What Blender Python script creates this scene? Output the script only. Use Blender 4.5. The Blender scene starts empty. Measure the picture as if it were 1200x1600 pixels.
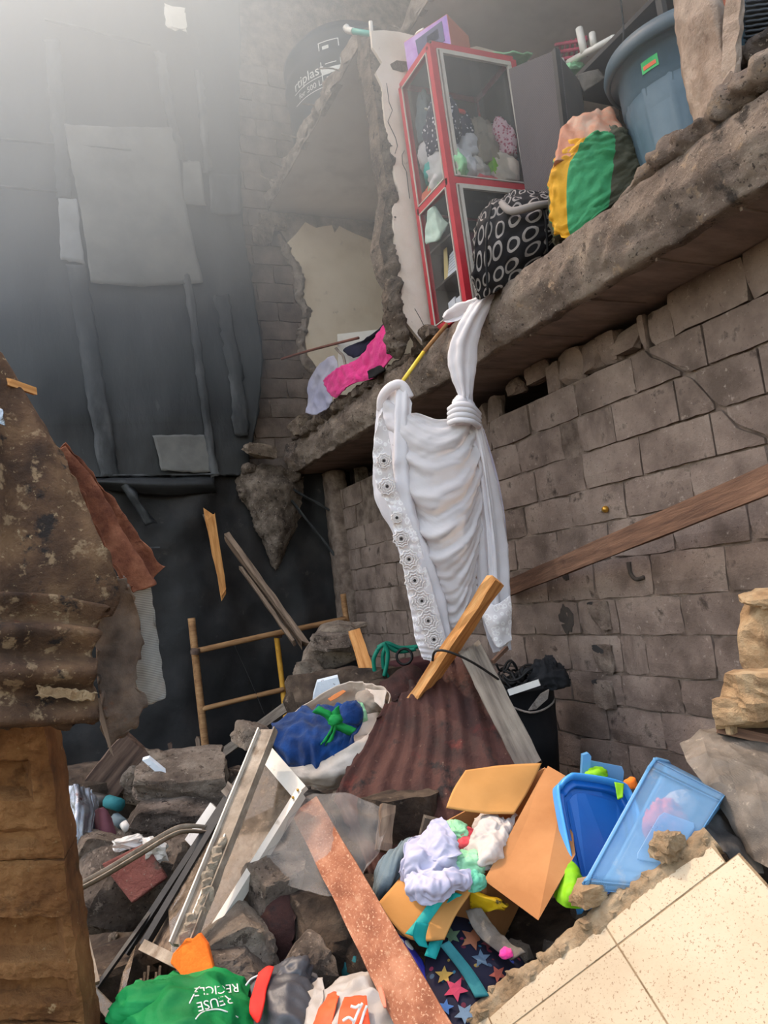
import bpy, bmesh, math, random
import numpy as np
from mathutils import Vector, Matrix, Euler, noise
from mathutils.bvhtree import BVHTree

# ------------------------------------------------------------------ camera
F_PX, CX, CY, EYE = 1180.0, 600.0, 800.0, 1.65
AX_Y = np.array([-550.0, -187.0, -F_PX]); AX_Y /= np.linalg.norm(AX_Y)      # the side wall runs away along +Y
AX_Z = np.cross(np.array([2500.0, 210.0, -F_PX]), AX_Y); AX_Z /= np.linalg.norm(AX_Z)
if AX_Z[1] < 0: AX_Z = -AX_Z
AX_X = np.cross(AX_Y, AX_Z)
RM = np.stack([AX_X, AX_Y, AX_Z])
scene = bpy.context.scene
C = scene.collection
cam = bpy.data.objects.new('camera', bpy.data.cameras.new('camera'))
C.objects.link(cam)
m4 = Matrix([list(RM[i]) + [0.0] for i in range(3)] + [[0, 0, 0, 1]])
m4.translation = Vector((0, 0, EYE))
cam.matrix_world = m4
cam.data.sensor_width = 36.0
cam.data.lens = F_PX / 1600.0 * 36.0
cam.data.clip_start = 0.05; cam.data.clip_end = 200
scene.camera = cam

# ------------------------------------------------------------------ sky, sun, exposure
SUN_EL, SUN_AZ = math.radians(65), math.radians(-25)     # azimuth from +Y, negative to the left
world = bpy.data.worlds.new('world'); scene.world = world; world.use_nodes = True
wn = world.node_tree
sky = wn.nodes.new('ShaderNodeTexSky'); sky.sky_type = 'NISHITA'; sky.sun_disc = False
sky.sun_elevation = SUN_EL; sky.sun_rotation = SUN_AZ; sky.dust_density = 3.0; sky.air_density = 1.2
wmx = wn.nodes.new('ShaderNodeMix'); wmx.data_type = 'RGBA'; wmx.blend_type = 'MULTIPLY'; wmx.inputs['Factor'].default_value = 1.0
wmx.inputs[7].default_value = (1.0, .88, .74, 1)            # hazy, dusty daylight
wn.links.new(sky.outputs[0], wmx.inputs[6]); wn.links.new(wmx.outputs[2], wn.nodes['Background'].inputs[0])
wn.nodes['Background'].inputs[1].default_value = 0.64
sl = bpy.data.lights.new('sun', 'SUN'); sl.energy = 3.3; sl.angle = 0.0093; sl.color = (1.0, 0.93, 0.82)
sun = bpy.data.objects.new('sun', sl); C.objects.link(sun)
SUN_DIR = Vector((math.cos(SUN_EL) * math.sin(SUN_AZ), math.cos(SUN_EL) * math.cos(SUN_AZ), math.sin(SUN_EL)))
sun.rotation_euler = SUN_DIR.to_track_quat('Z', 'Y').to_euler()
sun.location = SUN_DIR * 20
vs = scene.view_settings
vs.view_transform = 'Standard'; vs.look = 'None'; vs.gamma = 1.0; vs.exposure = 0.4
try: vs.use_curve_mapping = False
except Exception: pass
scene.cycles.max_bounces = 10; scene.cycles.transparent_max_bounces = 24

# ------------------------------------------------------------------ helpers
def at(px, py, d=None, X=None, Y=None, Z=None):
    """point of the place seen at that spot of the photograph: on a plane X, Y or Z, or at depth d"""
    r = RM @ np.array([px - CX, -(py - CY), -F_PX]) / F_PX
    if X is not None: d = X / r[0]
    elif Y is not None: d = Y / r[1]
    elif Z is not None: d = (Z - EYE) / r[2]
    p = r * d
    return Vector((p[0], p[1], p[2] + EYE))
def atl(pts, **k): return [at(p[0], p[1], **k) for p in pts]
def lin(c):
    out = []
    for v in c[:3]:
        v /= 255.0
        out.append(v / 12.92 if v <= .04045 else ((v + .055) / 1.055) ** 2.4)
    return tuple(out) + (1.0,)

def props(o, L=None, Cat=None, G=None, K=None):
    if L: o['label'] = L
    if Cat: o['category'] = Cat
    if G: o['group'] = G
    if K: o['kind'] = K
    return o
def thing(name, loc, L, Cat, G=None, K=None):
    o = bpy.data.objects.new(name, None); o.empty_display_size = .1
    o.location = loc; C.objects.link(o)
    return props(o, L, Cat, G, K)
def origin_of(o):
    v = Vector((0, 0, 0))
    while o is not None:
        v += o.location if o.type == 'EMPTY' else Vector((0, 0, 0))
        o = o.parent
    return v
def link(me, name, mat, parent=None, smooth=False, matrix=None, **k):
    o = bpy.data.objects.new(name, me); C.objects.link(o)
    if mat is not None:
        for mm in (mat if isinstance(mat, (list, tuple)) else [mat]): me.materials.append(mm)
    if smooth:
        me.polygons.foreach_set('use_smooth', [True] * len(me.polygons))
    if matrix is not None: o.matrix_basis = matrix
    if parent is not None:
        o.parent = parent
        pm = Matrix.Identity(4)
        chain = []
        q = parent
        while q is not None: chain.append(q); q = q.parent
        for q in reversed(chain): pm = pm @ q.matrix_parent_inverse @ q.matrix_basis
        o.matrix_parent_inverse = pm.inverted()
    return props(o, **k)
def mesh(name, verts, faces, mat, parent=None, smooth=False, matrix=None, **k):
    me = bpy.data.meshes.new(name)
    me.from_pydata([tuple(v) for v in verts], [], faces)
    me.update()
    return link(me, name, mat, parent, smooth, matrix, **k)
def from_bm(name, bm, mat, parent=None, smooth=False, matrix=None, **k):
    me = bpy.data.meshes.new(name); bm.normal_update(); bm.to_mesh(me); bm.free()
    return link(me, name, mat, parent, smooth, matrix, **k)
def solid(o, t, off=0.0):
    md = o.modifiers.new('thickness', 'SOLIDIFY'); md.thickness = t; md.offset = off
    return o
def bevel(o, w, s=2):
    md = o.modifiers.new('edges', 'BEVEL'); md.width = w; md.segments = s; md.limit_method = 'ANGLE'
    return o

def cr(A, n, closed=False):
    """Catmull-Rom along axis 0"""
    A = np.asarray(A, float); k = len(A)
    if closed:
        t = np.linspace(0, k, n, endpoint=False)
        i = np.floor(t).astype(int); f = (t - i)
        g = lambda j: A[(i + j) % k]
    else:
        t = np.linspace(0, k - 1, n)
        i = np.minimum(np.floor(t).astype(int), k - 2); f = t - i
        g = lambda j: A[np.clip(i + j, 0, k - 1)]
    sh = (n,) + (1,) * (A.ndim - 1); f = f.reshape(sh)
    a, b, c_, d = g(-1), g(0), g(1), g(2)
    return .5 * (2 * b + (c_ - a) * f + (2 * a - 5 * b + 4 * c_ - d) * f ** 2 + (3 * b - a - 3 * c_ + d) * f ** 3)
def nz(p, s, seed=0): return noise.noise(Vector((p[0] * s + seed * 7.3, p[1] * s + seed * 3.1, p[2] * s - seed * 5.7)))
def fbm(p, s, seed=0, o=3):
    v, a = 0.0, 1.0
    for i in range(o):
        v += a * nz(p, s, seed + i); s *= 2.1; a *= .5
    return v
def ridge(p, s, seed=0, o=2):
    v, a = 0.0, 1.0
    for i in range(o):
        v += a * (1 - 2.6 * abs(nz(p, s, seed + i))); s *= 1.9; a *= .5
    return v
def grid_faces(nu, nv, closed=False):
    fs = []
    for i in range(nu - 1):
        for j in range(nv if closed else nv - 1):
            j2 = (j + 1) % nv
            fs.append((i * nv + j, i * nv + j2, (i + 1) * nv + j2, (i + 1) * nv + j))
    return fs
def surf(name, net, mat, nu=24, nv=24, amp=0.0, sc=6.0, rg=False, fold=None, fn=None, thick=0.0, closed=False, caps=False,
         ragged=0.0, seed=1, parent=None, smooth=True, stretch=None, linear=False, uv=None, **k):
    """surface through a net of points (rows u, columns v); folds and crumples are displaced geometry"""
    A = np.array([[tuple(p) for p in row] for row in net], float)
    if linear:
        def li(A, n):
            kk = len(A); t = np.linspace(0, kk - 1, n); i = np.minimum(t.astype(int), kk - 2); f = (t - i).reshape((n, 1, 1))
            return A[i] * (1 - f) + A[i + 1] * f
        G = li(A, nu); G = np.swapaxes(li(np.swapaxes(G, 0, 1), nv), 0, 1)
    else:
        G = cr(A, nu); G = np.swapaxes(cr(np.swapaxes(G, 0, 1), nv, closed), 0, 1)
    du = np.gradient(G, axis=0)
    dv = (np.roll(G, -1, 1) - np.roll(G, 1, 1)) if closed else np.gradient(G, axis=1)
    N = np.cross(du, dv); N /= (np.linalg.norm(N, axis=2, keepdims=True) + 1e-9)
    vs_ = []
    for i in range(nu):
        for j in range(nv):
            p = G[i, j]; n = N[i, j]; u = i / (nu - 1); v = j / (nv if closed else nv - 1)
            h = 0.0
            if amp:
                q = p if stretch is None else (p[0] * stretch[0], p[1] * stretch[1], p[2] * stretch[2])
                h += amp * (ridge(q, sc, seed) if rg else fbm(q, sc, seed))
            if fold:
                fa, fc, fax = fold[:3]
                w = v if fax == 'v' else u
                o_ = u if fax == 'v' else v
                wp = w + .06 * noise.noise(Vector((o_ * 2.3 + seed, w * 2.5, seed * 1.3)))
                h += fa * (2.2 * noise.noise(Vector((wp * fc * 1.5, o_ * 1.1, seed * 2.7))) + .9 * noise.noise(Vector((wp * fc * 3.7, o_ * 1.9, seed + 4.2))))
            if fn: h += fn(u, v)
            q = p + n * h
            if ragged and (i in (0, nu - 1) or (not closed and j in (0, nv - 1))):
                q = q + ragged * np.array([nz(p, 23, seed), nz(p, 29, seed + 3), nz(p, 31, seed + 5)])
            vs_.append(q)
    fs = grid_faces(nu, nv, closed)
    if caps and closed:
        for r, rev in ((0, True), (nu - 1, False)):
            ring = [r * nv + j for j in range(nv)]
            c_ = np.mean([vs_[q] for q in ring], axis=0); vs_.append(c_); ci = len(vs_) - 1
            for j in range(nv):
                a, b = ring[j], ring[(j + 1) % nv]
                fs.append((ci, b, a) if rev else (ci, a, b))
    o = mesh(name, vs_, fs, mat, parent, smooth, **k)
    if uv:
        ul = o.data.uv_layers.new(name='UVMap')
        for pl in o.data.polygons:
            js = [vi % nv for vi in pl.vertices]; wrap = closed and max(js) - min(js) > nv / 2
            for li2, vi in zip(pl.loop_indices, pl.vertices):
                j = vi % nv; i = vi // nv
                if vi >= nu * nv: i, j = (nu - 1, 0)
                if wrap and j < nv / 2: j += nv
                ul.data[li2].uv = (j / nv * uv[1], i / nu * uv[0])
    if thick: solid(o, thick)
    return o
def pnet(rows): return [[at(p[0], p[1], p[2]) for p in r] for r in rows]

def prism(name, pts, n, t, mat, parent=None, smooth=False, bev=0.0, **k):
    """outline of points extruded by t along n"""
    n = Vector(n).normalized() * t
    k_ = len(pts)
    vs_ = [Vector(p) for p in pts] + [Vector(p) + n for p in pts]
    fs = [tuple(range(k_)), tuple(reversed(range(k_, 2 * k_)))] + [(i, k_ + i, k_ + (i + 1) % k_, (i + 1) % k_) for i in range(k_)]
    o = mesh(name, vs_, fs, mat, parent, smooth, **k)
    bm = bmesh.new(); bm.from_mesh(o.data); bmesh.ops.recalc_face_normals(bm, faces=bm.faces); bm.to_mesh(o.data); bm.free()
    if bev: bevel(o, bev)
    return o
def frame_of(a, b, up):
    a, b = Vector(a), Vector(b)
    x = (b - a).normalized(); up = Vector(up)
    y = up.cross(x)
    if y.length < 1e-4: y = Vector((0, 1, 0)).cross(x)
    y.normalize(); z = x.cross(y)
    M = Matrix((x, y, z)).transposed().to_4x4(); M.translation = a
    return M, (b - a).length
def bar(name, a, b, w, t, mat, parent=None, up=(0, 0, 1), segs=8, jit=0.0, jag=0.0, seed=0, taper=1.0, bev=0.0, **k):
    """plank or batten: local x runs along its grain; splintered ends with jag"""
    M, L = frame_of(a, b, up)
    rnd = random.Random(seed)
    vs_, fs = [], []
    prof = [(-.5, -.5), (0, -.5), (.5, -.5), (.5, .5), (0, .5), (-.5, .5)]
    for i in range(segs + 1):
        s = i / segs; tw = 1 + (taper - 1) * s
        for (py, pz) in prof:
            x = L * s
            if i == 0: x += jag * rnd.uniform(-.2, 1)
            if i == segs: x -= jag * rnd.uniform(-.2, 1)
            vs_.append((x, py * w * tw + jit * rnd.uniform(-1, 1), pz * t * tw + jit * rnd.uniform(-1, 1)))
    n = len(prof)
    for i in range(segs):
        for j in range(n):
            fs.append((i * n + j, i * n + (j + 1) % n, (i + 1) * n + (j + 1) % n, (i + 1) * n + j))
    fs.append(tuple(reversed(range(n)))); fs.append(tuple(range(segs * n, segs * n + n)))
    o = mesh(name, vs_, fs, mat, parent, False, M, **k)
    if bev: bevel(o, bev, 1)
    return o
def tube(name, pts, r, mat, parent=None, n=8, res=6, closed_ends=True, taper=None, **k):
    P_ = cr(np.array([tuple(p) for p in pts], float), max(2, (len(pts) - 1) * res + 1)) if len(pts) > 2 else np.array([tuple(p) for p in pts], float)
    T = np.gradient(P_, axis=0); vs_, fs = [], []
    ref = Vector((.3, .2, 1)).normalized()
    for i, p in enumerate(P_):
        t = Vector(T[i]).normalized(); a = t.cross(ref)
        if a.length < .05: a = t.cross(Vector((1, 0, 0)))
        a.normalize(); b = t.cross(a)
        rr = r if taper is None else r * (1 + (taper - 1) * i / (len(P_) - 1))
        for j in range(n):
            th = 2 * math.pi * j / n
            vs_.append(Vector(p) + (a * math.cos(th) + b * math.sin(th)) * rr)
    fs = grid_faces(len(P_), n, True)
    if closed_ends:
        fs.append(tuple(reversed(range(n)))); fs.append(tuple(range((len(P_) - 1) * n, len(P_) * n)))
    return mesh(name, vs_, fs, mat, parent, True, **k)
def chunk(name, c, size, mat, seed=1, rot=(0, 0, 0), rough=.06, fac=5, boxy=.75, parent=None, cuts=5, smooth=False, fine=0.0, **k):
    """broken lump: subdivided box, corners knocked off by planes, faces roughened"""
    rnd = random.Random(seed)
    bm = bmesh.new(); bmesh.ops.create_cube(bm, size=2.0)
    bmesh.ops.subdivide_edges(bm, edges=bm.edges[:], cuts=cuts, use_grid_fill=True)
    planes = []
    for _ in range(fac):
        n = Vector((rnd.uniform(-1, 1), rnd.uniform(-1, 1), rnd.uniform(-1, 1))).normalized()
        planes.append((n, rnd.uniform(.78, 1.08)))
    S = Vector(size) * .5
    E = Euler(rot).to_matrix(); c = Vector(c)
    for v in bm.verts:
        p = v.co.copy(); s = p.normalized()
        p = p * boxy + s * (1 - boxy) * 1.1
        for n, h in planes:
            d = p.dot(n) - h
            if d > 0: p -= n * d
        f = 1 + rough * fbm(p, 1.6, seed) + rough * .6 * fbm(p, 4.5, seed + 4) + fine * nz(p, 14, seed)
        p *= f
        v.co = E @ Vector((p.x * S.x, p.y * S.y, p.z * S.z)) + c
    return from_bm(name, bm, mat, parent, smooth, **k)
def crumple(name, c, size, mat, seed=1, amp=.25, sc=2.2, rot=(0, 0, 0), nu=40, nv=56, parent=None, flat=.5, **k):
    """crumpled garment: a squashed bundle with ridged folds"""
    E = Euler(rot).to_matrix(); c = Vector(c); S = Vector(size) * .5
    vs_ = []
    for i in range(nu):
        th = math.pi * i / (nu - 1)
        for j in range(nv):
            ph = 2 * math.pi * j / nv
            p = Vector((math.sin(th) * math.cos(ph), math.sin(th) * math.sin(ph), math.cos(th)))
            wq = p + Vector((nz(p, 1.3, seed), nz(p, 1.3, seed + 2), nz(p, 1.3, seed + 3))) * .5
            h = amp * .55 * ridge(wq, sc * .8, seed, 1) + amp * .36 * ridge(wq, sc * 2.0, seed + 5, 1) + amp * .13 * ridge(wq, sc * 4.6, seed + 6, 1) + .28 * fbm(p, 1.0, seed + 8, 2)
            q = p * (1 + h)
            if q.z < -flat: q.z = -flat + (q.z + flat) * .15
            vs_.append(E @ Vector((q.x * S.x, q.y * S.y, q.z * S.z)) + c)
    return mesh(name, vs_, grid_faces(nu, nv, True), mat, parent, True, **k)
def crust(name, pts, r, mat, parent=None, seed=1, squash=(1, 1, 1), n=20, dens=60, smooth=True, **k):
    """broken rough edge: one lumpy band along a line"""
    pts = [Vector(p) for p in pts]; L_ = sum((b - a).length for a, b in zip(pts[:-1], pts[1:]))
    nu = max(8, int(L_ * dens)); A = cr(np.array([tuple(p) for p in pts], float), nu); T_ = np.gradient(A, axis=0)
    vs_ = []
    for i in range(nu):
        t = Vector(T_[i]).normalized(); a = t.cross(Vector((.2, .1, 1)))
        if a.length < .2: a = t.cross(Vector((1, .1, 0)))
        a.normalize(); b = t.cross(a); c = Vector(A[i]); rr = r[min(len(r) - 1, int(i / nu * len(r)))] if isinstance(r, (list, tuple)) else r
        end = min(1.0, .25 + 6 * min(i, nu - 1 - i) / nu)
        for j in range(n):
            th = 2 * math.pi * j / n; d = a * math.cos(th) + b * math.sin(th); d = Vector((d.x * squash[0], d.y * squash[1], d.z * squash[2]))
            p = c + d * rr * end
            q = max(.25, 1 + .75 * fbm(p, .55 / r if not isinstance(r, (list, tuple)) else .55 / rr, seed) + .22 * fbm(p, 1.8 / rr, seed + 5) + .12 * nz(p, 5 / rr, seed))
            vs_.append(c + d * rr * end * q)
    fs = grid_faces(nu, n, True) + [tuple(reversed(range(n))), tuple(range((nu - 1) * n, nu * n))]
    return mesh(name, vs_, fs, mat, parent, smooth, **k)
def lathe(name, prof, base, axis, mat, parent=None, n=40, arc=None, fn=None, thick=0.0, smooth=True, **k):
    """profile (r, h) turned about an axis"""
    ax = Vector(axis).normalized(); a = ax.cross(Vector((0, 1, 0)))
    if a.length < .1: a = ax.cross(Vector((1, 0, 0)))
    a.normalize(); b = ax.cross(a); base = Vector(base)
    vs_ = []
    for (r, h) in prof:
        for j in range(n):
            th = 2 * math.pi * j / n
            rr = r * (1 + (fn(th, h) if fn else 0))
            vs_.append(base + ax * h + (a * math.cos(th) + b * math.sin(th)) * rr)
    o = mesh(name, vs_, grid_faces(len(prof), n, True), mat, parent, smooth, **k)
    if thick: solid(o, thick)
    return o
def text(name, body, fn, mat, size=1.0, parent=None, **k):
    """lettering laid on a surface: fn(u, v, out) gives the place of a letter's outline"""
    cu = bpy.data.curves.new(name, 'FONT'); cu.body = body; cu.size = size; cu.resolution_u = 3
    cu.align_x = 'CENTER'; cu.align_y = 'CENTER'; cu.extrude = .004 * size
    o = bpy.data.objects.new(name, cu); C.objects.link(o)
    dg = bpy.context.evaluated_depsgraph_get()
    me = bpy.data.meshes.new_from_object(o.evaluated_get(dg))
    bpy.data.objects.remove(o); bpy.data.curves.remove(cu)
    for v in me.vertices: v.co = fn(v.co.x, v.co.y, v.co.z)
    me.materials.clear()
    return link(me, name, mat, parent, False, None, **k)

# ------------------------------------------------------------------ materials
def NT(m): return m.node_tree.nodes, m.node_tree.links
def newmat(name):
    m = bpy.data.materials.new(name); m.use_nodes = True
    return m
def tex_coord(n, l, scale=(1, 1, 1), rnd=False):
    tc = n.new('ShaderNodeTexCoord'); mp = n.new('ShaderNodeMapping'); mp.inputs['Scale'].default_value = scale
    l.new(tc.outputs['Object'], mp.inputs['Vector'])
    if rnd:
        oi = n.new('ShaderNodeObjectInfo'); ml = n.new('ShaderNodeMath'); ml.operation = 'MULTIPLY'; ml.inputs[1].default_value = 57.0
        l.new(oi.outputs['Random'], ml.inputs[0]); l.new(ml.outputs[0], mp.inputs['Location'])
    return mp.outputs['Vector']
def ramp(n, l, src, stops):
    r = n.new('ShaderNodeValToRGB'); e = r.color_ramp.elements
    while len(e) < len(stops): e.new(.5)
    for q, (p, c) in zip(e, stops): q.position = p; q.color = lin(c)
    l.new(src, r.inputs['Fac']); return r.outputs['Color']
def noise_n(n, l, vec, s, det=6, rough=.6):
    t = n.new('ShaderNodeTexNoise'); t.inputs['Scale'].default_value = s; t.inputs['Detail'].default_value = det
    t.inputs['Roughness'].default_value = rough; l.new(vec, t.inputs['Vector']); return t.outputs['Fac']
def mixc(n, l, fac, a, b, mode='MIX'):
    m = n.new('ShaderNodeMix'); m.data_type = 'RGBA'; m.blend_type = mode
    for s, v in ((m.inputs['Factor'], fac), (m.inputs[6], a), (m.inputs[7], b)):
        if isinstance(v, (int, float)): s.default_value = v
        elif isinstance(v, tuple): s.default_value = v
        else: l.new(v, s)
    return m.outputs[2]
def M(name, cols, scale=4.0, rough=.85, bump=.3, bs=30.0, spots=None, metal=0.0, stretch=(1, 1, 1), rnd=False, spec=.3, trans=0.0,
      alpha=1.0, sheen=0.0, wave=None, coat=0.0, dist=.02, spread=.32):
    """coloured surface: stops mixed by fractal noise, spots of another colour, fine relief"""
    m = newmat(name); n, l = NT(m); b = n['Principled BSDF']
    vec = tex_coord(n, l, stretch, rnd)
    f = noise_n(n, l, vec, scale)
    k = len(cols)
    stops = [(.5, cols[0])] if k == 1 else [(.5 - spread / 2 + spread * i / (k - 1), c) for i, c in enumerate(cols)]
    if k == 1: stops = [(.0, cols[0]), (1, cols[0])]
    col = ramp(n, l, f, stops)
    if spots:
        for (sc_, s_s, th, wd) in (spots if isinstance(spots, list) else [spots]):
            g = noise_n(n, l, vec, s_s, 5, .65)
            mr = n.new('ShaderNodeMapRange'); mr.inputs['From Min'].default_value = th; mr.inputs['From Max'].default_value = th + wd
            l.new(g, mr.inputs['Value'])
            col = mixc(n, l, mr.outputs[0], col, lin(sc_))
    if wave:
        w = n.new('ShaderNodeTexWave'); w.inputs['Scale'].default_value = wave[0]; w.inputs['Distortion'].default_value = wave[1]
        w.inputs['Detail'].default_value = 3; w.bands_direction = wave[2]; l.new(vec, w.inputs['Vector'])
        col = mixc(n, l, w.outputs['Fac'], col, lin(wave[3]))
    l.new(col, b.inputs['Base Color'])
    b.inputs['Roughness'].default_value = rough; b.inputs['Metallic'].default_value = metal
    b.inputs['Specular IOR Level'].default_value = spec
    if sheen: b.inputs['Sheen Weight'].default_value = sheen
    if coat: b.inputs['Coat Weight'].default_value = coat; b.inputs['Coat Roughness'].default_value = .15
    if bump:
        bp = n.new('ShaderNodeBump'); bp.inputs['Strength'].default_value = bump; bp.inputs['Distance'].default_value = dist
        h = noise_n(n, l, vec, bs, 8, .7); l.new(h, bp.inputs['Height']); l.new(bp.outputs[0], b.inputs['Normal'])
    if trans or alpha < 1:
        out = n['Material Output']; sh = b.outputs[0]
        if trans:
            tr = n.new('ShaderNodeBsdfTranslucent'); l.new(col, tr.inputs['Color'])
            mx = n.new('ShaderNodeMixShader'); mx.inputs[0].default_value = trans
            l.new(sh, mx.inputs[1]); l.new(tr.outputs[0], mx.inputs[2]); sh = mx.outputs[0]
        if alpha < 1:
            tp = n.new('ShaderNodeBsdfTransparent'); mx = n.new('ShaderNodeMixShader'); mx.inputs[0].default_value = alpha
            l.new(tp.outputs[0], mx.inputs[1]); l.new(sh, mx.inputs[2]); sh = mx.outputs[0]
        l.new(sh, out.inputs['Surface'])
    return m
def glass_mat(name, tint=(235, 240, 240), dirt=.12, gl=.12, dcol=(160, 150, 140), dscale=6, dmax=.5):
    m = newmat(name); n, l = NT(m); n.remove(n['Principled BSDF']); out = n['Material Output']
    tp = n.new('ShaderNodeBsdfTransparent'); tp.inputs['Color'].default_value = lin(tint)
    gs = n.new('ShaderNodeBsdfGlossy'); gs.inputs['Roughness'].default_value = .04
    fr = n.new('ShaderNodeLayerWeight'); fr.inputs['Blend'].default_value = .5
    pw = n.new('ShaderNodeMath'); pw.operation = 'POWER'; pw.inputs[1].default_value = 4.0; l.new(fr.outputs['Facing'], pw.inputs[0])
    ad = n.new('ShaderNodeMath'); ad.operation = 'MULTIPLY_ADD'; ad.inputs[1].default_value = .5; ad.inputs[2].default_value = gl * .15; l.new(pw.outputs[0], ad.inputs[0])
    mx = n.new('ShaderNodeMixShader'); l.new(ad.outputs[0], mx.inputs[0]); l.new(tp.outputs[0], mx.inputs[1]); l.new(gs.outputs[0], mx.inputs[2])
    vec = tex_coord(n, l); f = noise_n(n, l, vec, dscale, 7, .65)
    mr = n.new('ShaderNodeMapRange'); mr.inputs['From Min'].default_value = .4; mr.inputs['From Max'].default_value = .7
    mr.inputs['To Min'].default_value = dirt; mr.inputs['To Max'].default_value = dmax; l.new(f, mr.inputs['Value'])
    df = n.new('ShaderNodeBsdfDiffuse'); df.inputs['Color'].default_value = lin(dcol)
    m2 = n.new('ShaderNodeMixShader'); l.new(mr.outputs[0], m2.inputs[0]); l.new(mx.outputs[0], m2.inputs[1]); l.new(df.outputs[0], m2.inputs[2])
    l.new(m2.outputs[0], out.inputs['Surface']); return m
def voro(name, base, dots, scale, lo, hi, rnd_col=False, rough=.85, sheen=0.0, trans=0.0, uv=False, rndm=1.0):
    """printed cloth: dots, rings or blotches round the cells of a Voronoi pattern"""
    m = newmat(name); n, l = NT(m); b = n['Principled BSDF']
    vec = tex_coord(n, l)
    v = n.new('ShaderNodeTexVoronoi'); v.inputs['Scale'].default_value = scale; v.inputs['Randomness'].default_value = rndm
    if uv:
        v.voronoi_dimensions = '2D'; tcu = n.new('ShaderNodeTexCoord'); vec = tcu.outputs['UV']
    l.new(vec, v.inputs['Vector'])
    f = n.new('ShaderNodeValToRGB'); f.color_ramp.interpolation = 'CONSTANT'; e = f.color_ramp.elements
    if lo <= 0: e[0].position = 0; e[0].color = (1, 1, 1, 1); e[1].position = hi; e[1].color = (0, 0, 0, 1)
    else:
        e[0].position = 0; e[0].color = (0, 0, 0, 1); e[1].position = lo; e[1].color = (1, 1, 1, 1)
        q = e.new(hi); q.color = (0, 0, 0, 1)
    l.new(v.outputs['Distance'], f.inputs['Fac'])
    if rnd_col:
        hs = n.new('ShaderNodeSeparateColor'); l.new(v.outputs['Color'], hs.inputs[0])
        r = n.new('ShaderNodeValToRGB'); r.color_ramp.interpolation = 'CONSTANT'; ee = r.color_ramp.elements
        while len(ee) < len(dots): ee.new(.5)
        for i, c in enumerate(dots): ee[i].position = i / len(dots); ee[i].color = lin(c)
        l.new(hs.outputs[0], r.inputs['Fac']); dc = r.outputs['Color']
    else: dc = lin(dots)
    col = mixc(n, l, f.outputs['Color'], lin(base), dc)
    l.new(col, b.inputs['Base Color']); b.inputs['Roughness'].default_value = rough; b.inputs['Specular IOR Level'].default_value = .25
    return m

m_block = M('hollow_block', [(98, 84, 75), (127, 110, 100), (148, 131, 119)], 3.5, .95, .8, 60, spots=[((74, 63, 56), 7, .60, .1), ((150, 135, 124), 30, .62, .06), ((80, 68, 60), 70, .64, .04)], rnd=True, dist=.01)
m_mortar = M('mortar', [(94, 80, 70), (124, 108, 97), (146, 130, 117)], 9, .95, .9, 45, dist=.02)
m_holeshade = M('hole_shade', [(38, 36, 36), (62, 58, 56)], 8, .95, .3, 40)  # shade painted as a dark tone for hollows, cracks and eyelets
m_bblock = M('far_block', [(98, 86, 79), (124, 111, 102), (146, 131, 121)], 4, .95, .6, 55, rnd=True)
m_conc = M('concrete', [(108, 98, 90), (146, 134, 124), (172, 160, 148)], 5, .95, .8, 38, spots=[((84, 76, 70), 9, .6, .12), ((190, 172, 152), 17, .62, .1)])
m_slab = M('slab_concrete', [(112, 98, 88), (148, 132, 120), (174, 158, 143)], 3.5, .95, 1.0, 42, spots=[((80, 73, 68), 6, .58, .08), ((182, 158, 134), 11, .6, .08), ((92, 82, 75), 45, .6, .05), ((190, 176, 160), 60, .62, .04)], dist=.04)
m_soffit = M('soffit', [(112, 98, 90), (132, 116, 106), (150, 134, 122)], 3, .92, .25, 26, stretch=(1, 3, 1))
m_ceil = M('ceiling_plaster', [(214, 205, 197), (226, 217, 209), (232, 224, 216)], 2.5, .9, .12, 40)
m_cream = M('cream_paint', [(224, 206, 180), (236, 220, 196), (242, 227, 205)], 2.2, .8, .08, 30, spots=((186, 170, 150), 6, .64, .14))
m_plaster = M('white_plaster', [(214, 200, 184), (228, 216, 202), (236, 226, 214)], 3, .85, .25, 35, spots=[((176, 160, 144), 7, .66, .08)])
m_rubble = M('rubble', [(92, 80, 70), (126, 112, 100), (158, 143, 129)], 8, .97, 1.0, 40, spots=[((70, 60, 53), 15, .58, .08), ((172, 156, 140), 36, .6, .06), ((64, 55, 48), 60, .62, .04)], dist=.05)
m_dusty = M('dusty_rubble', [(118, 103, 90), (152, 136, 120), (178, 161, 143)], 7, .97, 1.0, 45, spots=[((96, 83, 72), 20, .58, .07), ((190, 174, 156), 40, .6, .06), ((84, 72, 62), 70, .63, .04)], dist=.05)
m_pinkblk = M('pink_painted_block', [(142, 84, 76), (158, 98, 88), (172, 114, 102)], 6, .95, .9, 40, spots=[((120, 102, 90), 7, .56, .08), ((176, 150, 134), 40, .62, .05)], dist=.05)
m_edge = M('pale_broken_edge', [(150, 134, 122), (184, 168, 154), (204, 190, 176)], 9, .97, 1.0, 45, dist=.05)
m_lat = M('laterite', [(98, 62, 33), (132, 88, 50), (160, 114, 71)], 5, .97, 1.0, 40, spots=[((72, 50, 32), 6, .58, .12), ((172, 140, 100), 26, .64, .08)], dist=.02)
m_lit = M('sunlit_sandy_block', [(156, 124, 90), (188, 156, 118), (208, 180, 142)], 7, .97, 1.0, 45, spots=((112, 84, 60), 9, .6, .12), dist=.03)  # sandy tone lightened to carry the sunlight on the broken blocks
m_ground = M('earth', [(46, 38, 32), (72, 60, 50), (100, 86, 72)], 6, 1, .9, 30, spots=((124, 108, 92), 14, .62, .1))
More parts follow.
